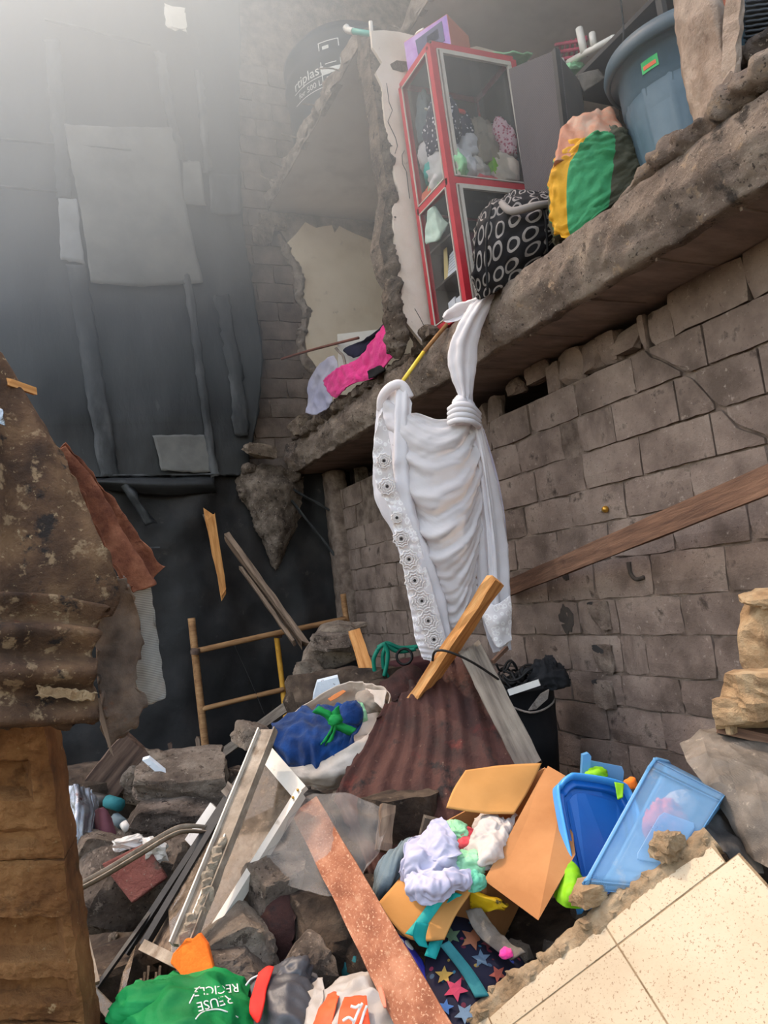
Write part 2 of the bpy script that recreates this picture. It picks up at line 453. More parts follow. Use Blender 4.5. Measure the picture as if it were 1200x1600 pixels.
m_tarp = M('black_tarpaulin', [(34, 36, 38), (46, 48, 50), (60, 62, 64)], 1.3, .55, .25, 9, spots=[((86, 88, 90), 4, .66, .12)], spec=.4, stretch=(1.6, 1, .5))
m_tarp2 = M('black_plastic_low', [(20, 20, 21), (28, 27, 28), (42, 39, 38)], 2.2, .6, .3, 12, spots=[((72, 66, 62), 7, .64, .14)], spec=.35)
m_patch = M('grey_sheet', [(96, 96, 94), (110, 110, 108), (124, 124, 120)], 3, .7, .25, 14)
m_patch2 = M('pale_sheet', [(128, 130, 132), (150, 152, 154)], 5, .7, .2, 20)
m_dust = M('dusty_tape', [(48, 50, 52), (64, 66, 68), (88, 90, 92)], 6, .7, .2, 20, stretch=(1, 1, .4))
m_rust = M('rusty_sheet', [(58, 40, 28), (92, 66, 46), (124, 94, 66)], 7, .75, .8, 60, spots=[((150, 124, 94), 18, .57, .06), ((128, 58, 28), 4, .68, .08), ((40, 32, 28), 11, .58, .07), ((160, 136, 104), 50, .62, .05)], metal=.15, spec=.4)
m_rustlit = M('sunlit_red_rust', [(92, 50, 34), (122, 72, 50), (152, 98, 72)], 16, .85, .5, 80, spots=((90, 44, 28), 30, .6, .1))  # lit version of the rust, sunlight put into its colour
m_redsheet = M('red_painted_rusty_sheet', [(40, 26, 24), (66, 38, 33), (82, 50, 42)], 4, .75, .5, 40, spots=[((104, 36, 32), 3, .62, .12), ((104, 78, 58), 6, .62, .14), ((34, 27, 27), 8, .56, .12), ((120, 96, 82), 40, .66, .05)], metal=.1, spec=.35)
def wood(name, a, b, c_, rough=.8, s=4.0): return M(name, [a, b, c_], s, rough, .5, 18, stretch=(.7, 9, 9), rnd=True, dist=.008, spread=.4)
m_wold = wood('weathered_wood', (84, 68, 56), (122, 102, 86), (150, 128, 108))
m_wgrey = wood('grey_wood', (92, 82, 74), (128, 116, 104), (152, 140, 126))
m_wdark = wood('dark_wood', (52, 40, 34), (84, 66, 56), (112, 92, 78))
m_wbrown = wood('brown_batten', (70, 50, 40), (98, 72, 57), (124, 94, 75))
m_wnew = wood('fresh_timber', (172, 110, 58), (206, 146, 86), (226, 172, 112))
m_wdust = M('dusty_red_timber', [(124, 74, 52), (152, 98, 72), (176, 124, 96)], 6, .9, .6, 40, stretch=(1.2, 2, 2), spots=[((190, 150, 122), 60, .56, .08), ((178, 140, 112), 9, .6, .14)])
m_bamboo = wood('bamboo_pole', (120, 86, 56), (154, 114, 76), (176, 138, 96))
m_yel = M('yellow_painted_pole', [(190, 134, 40), (214, 160, 60)], 8, .6, .2, 30, spots=((120, 84, 50), 9, .6, .1))
m_ystick = M('yellow_stick', [(226, 192, 60), (238, 208, 84)], 8, .5, .1, 30)
m_bstick = M('brown_stick', [(150, 108, 66), (176, 134, 88)], 8, .7, .2, 40)
m_white = M('white_cotton', [(226, 222, 226), (238, 235, 238)], 3, .9, .15, 60, trans=.3)
m_sheer = M('sheer_white_cotton', [(228, 224, 226), (238, 235, 236)], 3, .9, .12, 70, trans=.45, alpha=.8)
m_lace = voro('white_lace', (224, 217, 217), (244, 240, 238), 30, .30, .46)
m_laceb = M('lace_flower', [(236, 228, 224), (246, 240, 236)], 9, .9, .4, 60, trans=.2)
m_pink = M('pink_cloth', [(226, 42, 130), (240, 66, 152)], 8, .9, .5, 50, sheen=.2)
m_navy = M('navy_cloth', [(34, 34, 54), (48, 48, 70)], 6, .9, .3, 50)
m_black = M('black_cloth', [(26, 26, 28), (40, 40, 42)], 6, .9, .3, 50)
m_tulle = M('pale_lilac_tulle', [(206, 208, 236), (224, 224, 242)], 4, .9, .2, 60, trans=.3, alpha=.55)
m_red = M('red_frame_paint', [(176, 40, 52), (192, 56, 66)], 6, .45, .05, 30, spec=.4)
m_alum = M('white_aluminium', [(186, 180, 170), (206, 200, 190)], 6, .4, .08, 40, spots=((150, 138, 124), 10, .66, .1), metal=.1, spec=.5)
m_alumd = M('dusty_aluminium', [(112, 100, 87), (142, 130, 115), (168, 156, 141)], 9, .7, .4, 60, spots=((120, 104, 88), 13, .58, .1), metal=.1)
m_blkal = M('black_aluminium', [(34, 33, 32), (50, 48, 46)], 8, .5, .1, 40)
m_grime = M('caked_mortar', [(150, 136, 118), (186, 172, 152)], 20, .97, .9, 60)
m_glass = glass_mat('clear_glass', (251, 252, 252), .02, .2, (170, 170, 170), 4, .06)
m_gdirty = glass_mat('muddy_glass', (226, 220, 210), .15, .3, (136, 120, 104), 22, .8)
m_grey = M('grey_panel', [(64, 60, 64), (78, 74, 78)], 4, .7, .3, 20, wave=(22, .3, 'Z', (90, 86, 90)))
m_tub = M('blue_grey_plastic', [(70, 92, 106), (84, 108, 124), (98, 122, 138)], 2, .45, .06, 30, spots=((112, 128, 138), 5, .66, .2), spec=.5)
m_tubd = M('blue_grey_plastic_rim', [(60, 78, 90), (76, 96, 108)], 3, .5, .06, 30, spec=.5)
m_tank = M('black_tank', [(34, 38, 44), (44, 50, 58)], 1.4, .5, .05, 20, spec=.5)
m_print = M('white_print', [(220, 220, 214), (232, 232, 228)], 5, .7, 0)
m_card = M('cardboard', [(152, 102, 60), (166, 114, 70), (176, 124, 78)], 3, .9, .12, 50, stretch=(1, 1, 1))
m_cardl = M('cardboard_inside', [(182, 128, 68), (194, 140, 80)], 3, .9, .08, 50)
m_carto = M('orange_carton', [(196, 110, 86), (206, 122, 96)], 4, .6, .05, 30)
m_cartp = M('purple_carton', [(132, 110, 190), (172, 124, 196), (196, 170, 220)], 4, .5, .05, 30)
m_cartd = M('dark_carton_print', [(60, 62, 96), (76, 78, 112)], 5, .5, .05, 30)
m_teal = M('teal_tape', [(22, 152, 148), (34, 172, 166)], 8, .6, .15, 40)
m_teald = M('teal_strap', [(30, 96, 104), (44, 116, 122)], 8, .8, .2, 40)
m_bluecl = M('blue_blanket', [(0, 34, 80), (2, 48, 104), (6, 62, 126)], 7, .9, .5, 50, sheen=.15)
m_green = M('green_ribbon', [(10, 124, 56), (22, 146, 70)], 6, .7, .2, 30)
m_sackw = M('white_woven_sack', [(206, 188, 170), (222, 206, 190), (232, 220, 208)], 4, .75, .3, 60, trans=.25)
m_greenp = voro('green_print_label', (52, 86, 46), (150, 160, 130), 22, .0, .28)
m_orangep = voro('orange_print', (214, 130, 76), (120, 60, 30), 18, .0, .25)
m_gbag = M('green_shopping_bag', [(8, 112, 56), (14, 132, 68), (22, 150, 80)], 4, .65, .25, 40, trans=.2)
m_orange = M('orange_painted_plaster', [(236, 110, 30), (246, 130, 44)], 6, .9, .5, 40, spots=((150, 70, 30), 16, .68, .06))
m_dkbag = M('charcoal_satin', [(52, 52, 56), (70, 70, 74)], 4, .45, .15, 40, spec=.5)
m_redst = M('red_strap', [(216, 34, 28), (230, 48, 38)], 6, .7, .15, 40)
m_oprint = M('orange_bag_print', [(232, 70, 34), (240, 92, 48)], 6, .6, .1, 30)
m_wbag = M('white_plastic_bag', [(182, 174, 166), (200, 192, 184)], 5, .55, .25, 30, trans=.3, spec=.4)
m_lilac = M('lilac_white_shirt', [(176, 174, 196), (190, 188, 208)], 4, .9, .2, 60, trans=.15)
m_creamc = M('cream_shirt', [(186, 174, 166), (200, 190, 182)], 5, .9, .25, 60, spots=((176, 160, 156), 26, .64, .06))
m_gcl = M('blue_grey_cloth', [(86, 100, 106), (108, 122, 128)], 5, .9, .3, 50)
m_pinkred = M('red_stripe_cloth', [(206, 60, 70), (226, 110, 110)], 12, .9, .2, 50)
m_mint = M('mint_cloth', [(140, 196, 150), (160, 212, 168)], 6, .9, .2, 50)
m_tgreen = M('sea_green_cloth', [(90, 170, 140), (110, 188, 158)], 6, .9, .2, 50)
m_stars = voro('star_print_cloth', (28, 28, 46), [(40, 60, 140), (130, 50, 74), (40, 100, 130), (140, 120, 60), (90, 36, 52), (54, 74, 96)], 30, .0, .26, True)  # shaded copy of the star print, dimness put into its colours
m_starl = voro('sunlit_star_print', (52, 50, 150), [(40, 90, 220), (240, 90, 130), (30, 160, 220), (240, 210, 70), (250, 250, 250), (50, 60, 180)], 20, .0, .48, True)  # sunlit copy of the same print, brightness put into its colours
m_lime = M('lime_bag', [(126, 190, 20), (150, 212, 36)], 5, .6, .2, 30, trans=.25)
m_bin = M('light_blue_plastic', [(104, 164, 210), (128, 184, 224)], 3, .35, .08, 40, spec=.5, trans=.3, alpha=.86)
m_binc = M('clear_blue_plastic', [(120, 172, 214), (146, 190, 226)], 4, .3, .1, 40, spots=((190, 200, 206), 9, .6, .15), spec=.5, trans=.35, alpha=.42)
m_lid = M('bright_blue_plastic', [(10, 78, 152), (20, 96, 174)], 2, .35, .05, 40, spec=.5)
m_lidr = M('blue_plastic_rim', [(56, 140, 208), (80, 160, 222)], 3, .4, .05, 40, spec=.5)
m_orcl = M('orange_red_cloth', [(214, 96, 70), (232, 130, 96)], 6, .9, .2, 40)
m_gsheet = M('grey_plastic_sheet', [(70, 63, 56), (92, 84, 75), (118, 108, 97)], 5, .6, .35, 26, spots=((160, 148, 132), 18, .62, .1), spec=.4)
m_tile = M('cream_tile', [(156, 138, 110), (168, 150, 122), (174, 158, 132)], 2.2, .5, .08, 30, spots=[((124, 98, 70), 130, .60, .03), ((182, 146, 108), 3, .6, .2), ((132, 106, 76), 80, .64, .03)], stretch=(1, 1, 1), spec=.5)
m_grout = M('bedding_mortar', [(132, 108, 80), (160, 136, 106), (180, 158, 128)], 12, .97, .9, 60)
m_net = M('white_netting', [(196, 190, 184), (214, 208, 202)], 5, .9, 0, trans=.3, alpha=.17)
m_mesh = M('woven_mesh_scrap', [(150, 150, 146), (176, 176, 172)], 6, .8, .2, 60, trans=.3, alpha=.9, wave=(60, .2, 'Z', (120, 120, 118)))
m_foil = M('silver_foil', [(120, 124, 132), (178, 184, 192)], 6, .25, .5, 12, metal=.8, spots=((96, 44, 36), 8, .6, .08))
m_foam = M('white_foam', [(206, 216, 226), (226, 232, 238)], 4, .9, .4, 40, spots=((60, 56, 56), 12, .64, .03))
m_pvc = M('white_pvc', [(216, 212, 204), (230, 226, 218)], 6, .4, .05, 30, spec=.5)
m_pvct = M('teal_pipe', [(60, 164, 150), (84, 182, 168)], 6, .4, .05, 30, spec=.5)
m_bucket = M('black_bucket', [(22, 22, 24), (34, 34, 36)], 4, .6, .1, 30)
m_hose = M('green_hose', [(8, 104, 86), (14, 124, 100)], 6, .45, .05, 30)
m_wire = M('black_wire', [(24, 22, 22), (34, 32, 30)], 6, .6, 0)
m_brass = M('brass', [(196, 146, 60), (214, 168, 80)], 6, .35, .05, 30, metal=.8)
m_basket = M('grey_wicker', [(58, 62, 68), (74, 78, 84)], 6, .6, .2, 30)
m_wood2 = m_wold
m_rings = voro('black_ring_print', (34, 32, 34), (150, 144, 140), 1.0, .24, .38, uv=True, rndm=.35)
m_dots = voro('navy_dot_cloth', (38, 40, 66), (226, 226, 236), 34, .0, .26)
m_check = voro('red_check_cloth', (206, 170, 176), (168, 60, 84), 46, .0, .36)
m_sunshade = M('zinc_sunshade', [(110, 108, 104), (140, 136, 130)], 3, .6, .2, 20, metal=.3)
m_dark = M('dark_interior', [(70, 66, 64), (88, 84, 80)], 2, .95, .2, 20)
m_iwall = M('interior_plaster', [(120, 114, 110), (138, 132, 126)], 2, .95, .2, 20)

# ================================================================== THE SETTING
XW, YB, ZF, ZS = 3.0, 7.6, 3.27, 2.93           # side wall, back wall, upper floor top, its underside
XE = 2.55                                       # front edge of the upper floor

# ---- ground
def ground_z(x, y):
    z = .05 + .10 * fbm((x, y, 0), .9, 4) + .05 * fbm((x, y, 0), 3.1, 8)
    z += .28 * math.exp(-((x - 1.9) / 1.0) ** 2 - ((y - 2.6) / 1.1) ** 2)
    z += .16 * math.exp(-((x - .7) / .8) ** 2 - ((y - 3.9) / 1.2) ** 2)
    z += .20 * math.exp(-((x - 2.2) / .7) ** 2 - ((y - 5.0) / 1.0) ** 2)
    return z
vsG, nG = [], 150
for i in range(nG):
    for j in range(nG):
        x, y = -3.5 + 10 * i / (nG - 1), -3.0 + 12.5 * j / (nG - 1)
        vsG.append((x, y, ground_z(x, y)))
mesh('floor', vsG, grid_faces(nG, nG), m_ground, smooth=True, K='structure', L='dark earth floor of the collapsed yard strewn with grit')

# ---- block templates (front faces -x, y is width, z is height)
def block_template(seed, w=.45, h=.2, t=.11):
    rnd = random.Random(seed)
    ny, nz_ = 5, 3
    vs_ = []
    for k in range(nz_ + 1):
        for j in range(ny + 1):
            y, z = (j / ny - .5) * w, (k / nz_ - .5) * h
            edge = j in (0, ny) or k in (0, nz_)
            corner = j in (0, ny) and k in (0, nz_)
            x = (.006 if edge else 0) + rnd.uniform(-.003, .003)
            if edge: y += rnd.uniform(-.006, .006); z += rnd.uniform(-.005, .005)
            if corner: y *= rnd.uniform(.955, 1); z *= rnd.uniform(.9, 1); x += rnd.uniform(0, .012)
            vs_.append((x, y, z))
    n = ny + 1
    fs = [(k * n + j, (k + 1) * n + j, (k + 1) * n + j + 1, k * n + j + 1) for k in range(nz_) for j in range(ny)]
    rim = [j for j in range(n)] + [k * n + ny for k in range(1, nz_ + 1)] + [nz_ * n + j for j in range(ny - 1, -1, -1)] + [k * n for k in range(nz_ - 1, 0, -1)]
    b0 = len(vs_)
    for r in rim: vs_.append((t, vs_[r][1], vs_[r][2]))
    for i in range(len(rim)):
        i2 = (i + 1) % len(rim)
        fs.append((rim[i], rim[i2], b0 + i2, b0 + i))
    fs.append(tuple(b0 + i for i in range(len(rim))))
    me = bpy.data.meshes.new('concrete_block'); me.from_pydata(vs_, [], fs); me.update()
    return me
TPL = [block_template(s) for s in range(9)]
for me in TPL: me.materials.append(m_block)
TPLB = [me.copy() for me in TPL]
for me in TPLB: me.materials.clear(); me.materials.append(m_bblock)
def put_block(parent, x, y0, y1, z0, z1, seed, back=False):
    rnd = random.Random(seed)
    me = (TPLB if back else TPL)[rnd.randrange(9)]
    o = bpy.data.objects.new('concrete_block', me); C.objects.link(o)
    w, h = abs(y1 - y0) - .010, (z1 - z0) - .010
    tilt = Matrix.Rotation(rnd.uniform(-.008, .008), 4, 'X')
    flip = rnd.choice((-1, 1))
    sc = Matrix.Diagonal((1, flip * w / .45, h / .2, 1))
    c = Vector((x + rnd.uniform(-.006, .005), (y0 + y1) / 2, (z0 + z1) / 2))
    if back:
        Mx = Matrix.Translation(((y0 + y1) / 2, x + rnd.uniform(-.008, .006), (z0 + z1) / 2)) @ Matrix.Rotation(math.pi / 2, 4, 'Z') @ tilt @ sc
    else: Mx = Matrix.Translation(c) @ tilt @ sc
    o.matrix_basis = Mx; o.parent = parent
    return o
def box(name, lo, hi, mat, parent=None, **k):
    x0, y0, z0 = lo; x1, y1, z1 = hi
    v = [(x0, y0, z0), (x1, y0, z0), (x1, y1, z0), (x0, y1, z0), (x0, y0, z1), (x1, y0, z1), (x1, y1, z1), (x0, y1, z1)]
    return mesh(name, v, [(0, 3, 2, 1), (4, 5, 6, 7), (0, 1, 5, 4), (1, 2, 6, 5), (2, 3, 7, 6), (3, 0, 4, 7)], mat, parent, **k)

# ---- side wall: mortar bed with the blocks standing proud of it
wallR = mesh('wall_right', *(lambda: (
    [(XW + .018 + .007 * fbm((0, .8 + 6.55 * i / 159, -.3 + 3.0 * j / 69), 9, 2), .8 + 6.55 * i / 159, -.3 + 3.0 * j / 69) for i in range(160) for j in range(70)],
    grid_faces(160, 70)))(), m_mortar, smooth=True, K='structure', L='bare hollow-block side wall with a stepped crack under the upper floor')
box('wall_core', (XW + .03, .8, -.3), (XW + .15, 7.35, 2.69), m_mortar, wallR)
ZB = [2.93, 2.70, 2.49, 2.27, 2.055, 1.85, 1.635, 1.41, 1.20, .98, .79, .58, .37, .16, -.05]
J = {0: [1.29, 1.76, 2.22, 2.68], 1: [1.09, 1.56, 2.03, 2.49, 2.97, 3.45, 3.92, 4.38], 2: [1.29, 1.76, 2.22, 2.71, 3.17, 3.47, 3.64, 4.10, 4.57],
     3: [1.13, 1.6, 2.07, 2.53, 3.01, 3.48, 3.955, 4.42], 4: [1.33, 1.8, 2.27, 2.71, 3.18, 3.65, 4.12, 4.59], 5: [1.02, 1.49, 1.95, 2.42, 2.885, 3.36, 3.825, 4.285],
     6: [1.2, 1.66, 2.13, 2.59, 3.075, 3.54, 4.0, 4.47], 7: [1.05, 1.52, 1.98, 2.45, 2.915, 3.39, 3.725, 4.19], 8: [1.34, 1.81, 2.28, 2.745, 3.21, 3.40, 3.865, 4.33],
     9: [1.14, 1.6, 2.07, 2.53, 3.0, 3.44, 3.9], 10: [1.31, 1.78, 2.24, 2.71, 3.175, 3.61, 4.1], 11: [1.1, 1.57, 2.04, 2.5, 2.97, 3.47, 3.9], 12: [1.3, 1.77, 2.24, 2.7, 3.17, 3.6],
     13: [1.1, 1.57, 2.04, 2.5, 2.97, 3.47]}
CRACK = [(at(960 + a / 5, b0 + b / 5, X=XW).y, at(960 + a / 5, b0 + b / 5, X=XW).z) for (a, b, b0) in
         ((250, 870, 380), (350, 900, 380), (460, 960, 380), (570, 1020, 380), (650, 1100, 380), (740, 1200, 380), (800, 175, 600), (850, 185, 600),
          (870, 230, 600), (930, 310, 600), (1000, 345, 600), (1100, 380, 600), (1190, 412, 600))]
CRACK.sort()
def crack_z(y):
    if y > CRACK[-1][0]: return 9.
    if y < CRACK[0][0]: return CRACK[0][1] - .02
    for (a, b) in zip(CRACK[:-1], CRACK[1:]):
        if a[0] <= y <= b[0]: return a[1] + (b[1] - a[1]) * (y - a[0]) / max(1e-6, b[0] - a[0])
    return 9.
def piece(parent, ylist, zlo, zhi, x=XW, seed=0):
    rnd = random.Random(seed)
    lo = [(y, z + rnd.uniform(-.003, .003)) for y, z in zip(ylist, zlo)]; hi = [(y, z + rnd.uniform(-.003, .003)) for y, z in zip(ylist, zhi)]
    pts = [Vector((x + rnd.uniform(-.003, .003), y, z)) for y, z in lo + hi[::-1]]
    return prism('concrete_block', pts, (1, 0, 0), .1, m_block, parent)
for r in range(14):
    js = J[r][:]
    while js[-1] < 7.2: js.append(js[-1] + .467)
    for q, (a, b) in enumerate(zip(js[:-1], js[1:])):
        b = min(b, 7.25)
        if b - a < .05: continue
        z0, z1 = ZB[r + 1], ZB[r]
        if r == 0 and a > 2.6: continue
        if r == 2 and abs(a - 3.47) < .02: continue                      # knocked-out block end
        if r <= 4 and a > 5.2 and a < 6.6 and r < 3: continue            # gap beside the column
        if r in (1, 2, 3) and a < 2.97 and b > 2.15:
            ys = [a + .006 + (b - a - .012) * i / 14 for i in range(15)]
            cz = [crack_z(y) for y in ys]
            g = .011
            low = [(y, min(z1 - .006, c - g)) for y, c in zip(ys, cz) if min(z1 - .006, c - g) > z0 + .02]
            up = [(y, max(z0 + .006, c + g)) for y, c in zip(ys, cz) if max(z0 + .006, c + g) < z1 - .02]
            if len(low) > 1: piece(wallR, [p[0] for p in low], [z0 + .006] * len(low), [p[1] for p in low], seed=r * 10 + q)
            if len(up) > 1: piece(wallR, [p[0] for p in up], [p[1] for p in up], [z1 - .006] * len(up), seed=r * 10 + q + 5)
            continue
        if r == 2 and abs(a - 2.71) < .02:                               # block with a bite out of its foot
            ys = [a + .006 + (b - a - .012) * i / 18 for i in range(19)]
            piece(wallR, ys, [z0 + .006 + (.06 if abs(y - 3.06) < .045 else .03 if abs(y - 3.06) < .07 else 0) for y in ys], [z1 - .006] * 19, seed=77); continue
        put_block(wallR, XW, a, b, z0, z1, 100 * r + q)
# broken hollow blocks left hanging below the slab
rr = random.Random(5)
for q, (px, py, sx, sz) in enumerate([(1040, 515, .12, .20), (1012, 522, .03, .18), (985, 530, .16, .12), (955, 545, .1, .16), (930, 552, .14, .17), (893, 575, .16, .19), (872, 590, .09, .16),
                                      (845, 582, .16, .10), (808, 603, .10, .10), (775, 640, .10, .16), (760, 655, .08, .2), (735, 668, .2, .15)]):
    p = at(px, py, X=XW + .05)
    chunk('block_fragment', p, (.09, sx * 1.5, sz * 1.15), m_block, seed=40 + q, rough=.09, fac=6, parent=wallR, cuts=3)
for q, (Y_, z_) in enumerate(((3.09, 2.77), (2.96, 2.78))):              # cavities of the hollow blocks beside them
    chunk('block_fragment', (XW + .10, Y_, z_), (.05, .2, .2), m_block, seed=60 + q, rough=.05, parent=wallR, cuts=3)
m_sootw = M('soot_smudge', [(58, 52, 48), (76, 68, 62)], 8, .95, .3, 40)
# sockets knocked into the wall and soot marks
for q, (px, py, s) in enumerate(((885, 967, .1), (883, 896, .05), (938, 962, .0), (945, 1030, .0), (945, 1085, .0))):
    p = at(px, py, X=XW)
    if s: prism('soot_patch', [p + Vector((-.004, s * (.7 + .35 * nz((math.cos(t), math.sin(t), q), 2)) * math.cos(t), s * 1.1 * (.7 + .5 * nz((math.cos(t), math.sin(t), q + 3), 2.2)) * math.sin(t))) for t in [2 * math.pi * i / 22 for i in range(22)]], (1, 0, 0), .004, m_sootw, wallR)
    else:
        chunk('filled_socket', p + Vector((.004, 0, 0)), (.05, .16, .17), m_mortar, seed=80 + q, parent=wallR, cuts=4, rough=.12)
        prism('socket_shade', [p + Vector((-.02, .03 + .05 * math.cos(t) * (1 + .4 * nz((t, q, 0), 1.5)), .06 + .022 * math.sin(t) + .25 * .05 * math.cos(t))) for t in [2 * math.pi * i / 14 for i in range(14)]], (1, 0, 0), .02, m_holeshade, wallR)  # flat dark disc painted for the shade inside the hollow
mesh('wall_base_earth', *(lambda: ([(XW - .25 * (1 - j / 5) , .9 + 6.3 * i / 60, .5 * (j / 5) ** 2 * .25 + .02) for i in range(61) for j in range(6)], grid_faces(61, 6)))(), m_ground, smooth=True, K='structure', L='strip of dark earth banked against the foot of the block wall')

tube('soot_stroke', [at(x, y, X=XW - .003) for x, y in ((982, 878), (985, 895), (994, 905), (1006, 902))], .012, m_sootw, wallR, n=6)
# ---- column at the far end of the side wall
colp = [at(x, y, Y=7.25) for (x, y) in ((516, 735), (538, 735), (572, 1000), (545, 1000))]
colm = surf('wall_column', [[colp[0], colp[1], colp[1] + Vector((.02, .25, 0)), colp[0] + Vector((0, .25, 0))],
                            [(colp[0] + colp[3]) / 2, (colp[1] + colp[2]) / 2 + Vector((.02, 0, 0)), (colp[1] + colp[2]) / 2 + Vector((.02, .25, 0)), (colp[0] + colp[3]) / 2 + Vector((0, .25, 0))],
                            [colp[3], colp[2], colp[2] + Vector((.02, .25, 0)), colp[3] + Vector((0, .25, 0))]],
            m_mortar, nu=40, nv=24, closed=True, caps=True, amp=.012, sc=14, K='structure', L='slim rendered concrete column at the far end of the block wall')
for q in range(9):
    a = at(566 + 4 * q, 745 + 30 * q, Y=7.15); chunk('column_spall', a + Vector((.0, 0, 0)), (.16, .14, .2), m_rubble, seed=300 + q, rough=.1, parent=colm, cuts=3)

# ---- back wall
wallB = box('wall_back', (-3.2, YB + .02, -.4), (6.2, YB + .25, 9.6), m_mortar, K='structure', L='tall rear wall of blocks and cream plaster behind the yard')
rowz = [at(400, y, Y=YB).z for y in (412, 442, 472, 502, 531, 562, 592, 621, 652, 682, 716)]
hB = (rowz[0] - rowz[-1]) / 10
z = rowz[-1] - 4 * hB; r = 0
while z < 7.6:
    x = 2.05 - (.21 if r % 2 else 0)
    while x < 3.9:
        x1 = x + .425
        if not (x > 3.0 and z > 3.2 and z < 5.9) : put_block(wallB, YB, x, x1, z, z + hB, 900 + r * 20 + int(x * 10), back=True)
        x = x1
    z += hB; r += 1
# plaster skin of the room on the upper floor
cream = [(477, 347), (494, 356), (506, 353), (519, 352), (523, 364), (530, 353), (552, 364), (575, 373), (597, 381), (660, 392), (690, 640), (520, 640), (512, 600), (500, 581), (481, 555), (476, 525), (483, 506), (485, 487), (474, 465), (472, 431), (459, 405), (449, 379), (462, 366)]
prism('plaster_skin', atl(cream, Y=YB - .045), (0, 1, 0), .05, m_cream, wallB, L='cream painted plaster with a torn edge')
bm_pts = [(428, 332), (640, 352), (640, 402), (597, 392), (552, 376), (500, 364), (477, 358), (455, 390), (445, 372), (432, 350)]
prism('beam', atl(bm_pts, Y=YB - .03), (0, 1, 0), .05, m_conc, wallB)
rr = random.Random(11)
for q, (px, py, s) in enumerate([(425, 345, .24), (412, 365, .22), (405, 372, .16), (440, 362, .12), (452, 400, .14), (462, 425, .12), (466, 455, .14), (474, 490, .16), (470, 515, .13), (468, 545, .14), (478, 570, .16), (490, 592, .18), (480, 605, .15)]):
    if q < 3: chunk('broken_mortar', at(px, py, Y=YB - .03), (s * 1.2, .14, s * 1.0), m_dusty, seed=500 + q, rough=.12, fac=6, parent=wallB, cuts=4)
crust('broken_mortar', [at(x, y, Y=YB - .01) for x, y in ((436, 366), (444, 384), (456, 408), (467, 435), (469, 465), (479, 490), (476, 508), (470, 528), (476, 558), (494, 586), (504, 610))], .05, m_edge, wallB, 12)
surf('chipped_render', [[at(x, y, Y=yy) for x, y, yy in row] for row in (
    ((372, 735, 7.5), (400, 732, 7.34), (440, 738, 7.34), (475, 745, 7.5)), ((370, 765, 7.5), (398, 765, 7.3), (440, 768, 7.26), (472, 775, 7.5)), ((392, 800, 7.5), (408, 800, 7.32), (440, 800, 7.27), (468, 805, 7.5)),
    ((408, 840, 7.5), (418, 842, 7.36), (438, 842, 7.32), (454, 846, 7.5)), ((424, 884, 7.5), (428, 888, 7.45), (432, 890, 7.45), (436, 888, 7.5)))], m_rubble, nu=60, nv=50, amp=.035, sc=5, seed=12, parent=wallB, ragged=.02)
crust('broken_mortar', [at(x, y, Y=7.42) for x, y in ((378, 728), (400, 738), (430, 740), (470, 744))], .07, m_rubble, wallB, 13)
crust('broken_mortar', [at(x, y, Y=7.42) for x, y in ((372, 765), (392, 785), (402, 810), (410, 840))], .045, m_rubble, wallB, 14)

# ---- upper floor slab: broken front edge, seen from below
prof = [(5.6, ZF), (3.6, ZF), (2.9, ZF), (2.66, ZF + .01), (XE + .02, ZF - .01), (XE - .01, ZF - .09), (XE - .02, ZF - .17), (XE, ZF - .26), (XE + .03, ZS + .01), (2.75, ZS), (3.05, ZS), (3.6, ZS), (5.6, ZS)]
net = []
for i in range(14):
    y = .9 + (7.5 - .9) * i / 13
    net.append([(x, y, z) for (x, z) in prof])
def slab_fn(u, v): return 0.0
A = np.array(net, float); nu, nv = 230, 64
G = cr(A, nu); Gt = np.swapaxes(G, 0, 1)
kk = len(prof); t = np.linspace(0, kk - 1, nv); ii = np.minimum(t.astype(int), kk - 2); ff = (t - ii).reshape((nv, 1, 1))
G = np.swapaxes(Gt[ii] * (1 - ff) + Gt[ii + 1] * ff, 0, 1)
vS = []
for i in range(nu):
    for j in range(nv):
        p = G[i, j]; front = max(0.0, 1 - abs(p[0] - XE) / .22)
        a = (.03 * fbm(p, 2.2, 3) + .022 * fbm(p, 11, 5) + .008 * nz(p, 34, 6)) * front
        broken = max(0.0, min(1.0, (p[1] - 3.6) / .8))
        top = 1.0 if p[2] > ZF - .12 else .35
        dx = a + front * top * broken * .035 * (.5 + fbm(p, 5, 9))
        dz = front * (.02 * fbm(p, 7, 12) - (.03 * broken * top * max(0, fbm(p, 6, 14)))) + .002 * nz(p, 8)
        vS.append((p[0] + dx, p[1], p[2] + dz))
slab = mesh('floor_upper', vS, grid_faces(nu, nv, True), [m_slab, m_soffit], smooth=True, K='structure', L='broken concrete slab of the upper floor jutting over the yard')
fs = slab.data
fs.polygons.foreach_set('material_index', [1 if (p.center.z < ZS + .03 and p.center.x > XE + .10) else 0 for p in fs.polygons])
for i, e in enumerate((0, nu - 1)):
    ring = [e * nv + j for j in range(nv)]
mesh('slab_end', [vS[(nu - 1) * nv + j] for j in range(nv)], [tuple(range(nv))], m_slab, slab)
crust('slab_lip', [(XE + .09, 3.75, ZF - .05), (XE + .07, 4.3, ZF - .03), (XE + .06, 4.9, ZF - .01), (XE + .05, 5.6, ZF - .02), (XE + .06, 6.4, ZF), (XE + .06, 7.4, ZF + .02)], [.03, .03, .04, .055, .06, .06], m_rubble, slab, 21)
crust('slab_lip', [at(x, y, X=XE + .08) for x, y in ((968, 312), (1000, 284), (1040, 250), (1080, 225), (1120, 190), (1160, 152), (1200, 118), (1260, 60))], [.03, .05, .075, .09, .09, .1, .1, .1], m_slab, slab, 22, squash=(1, 1, .8))
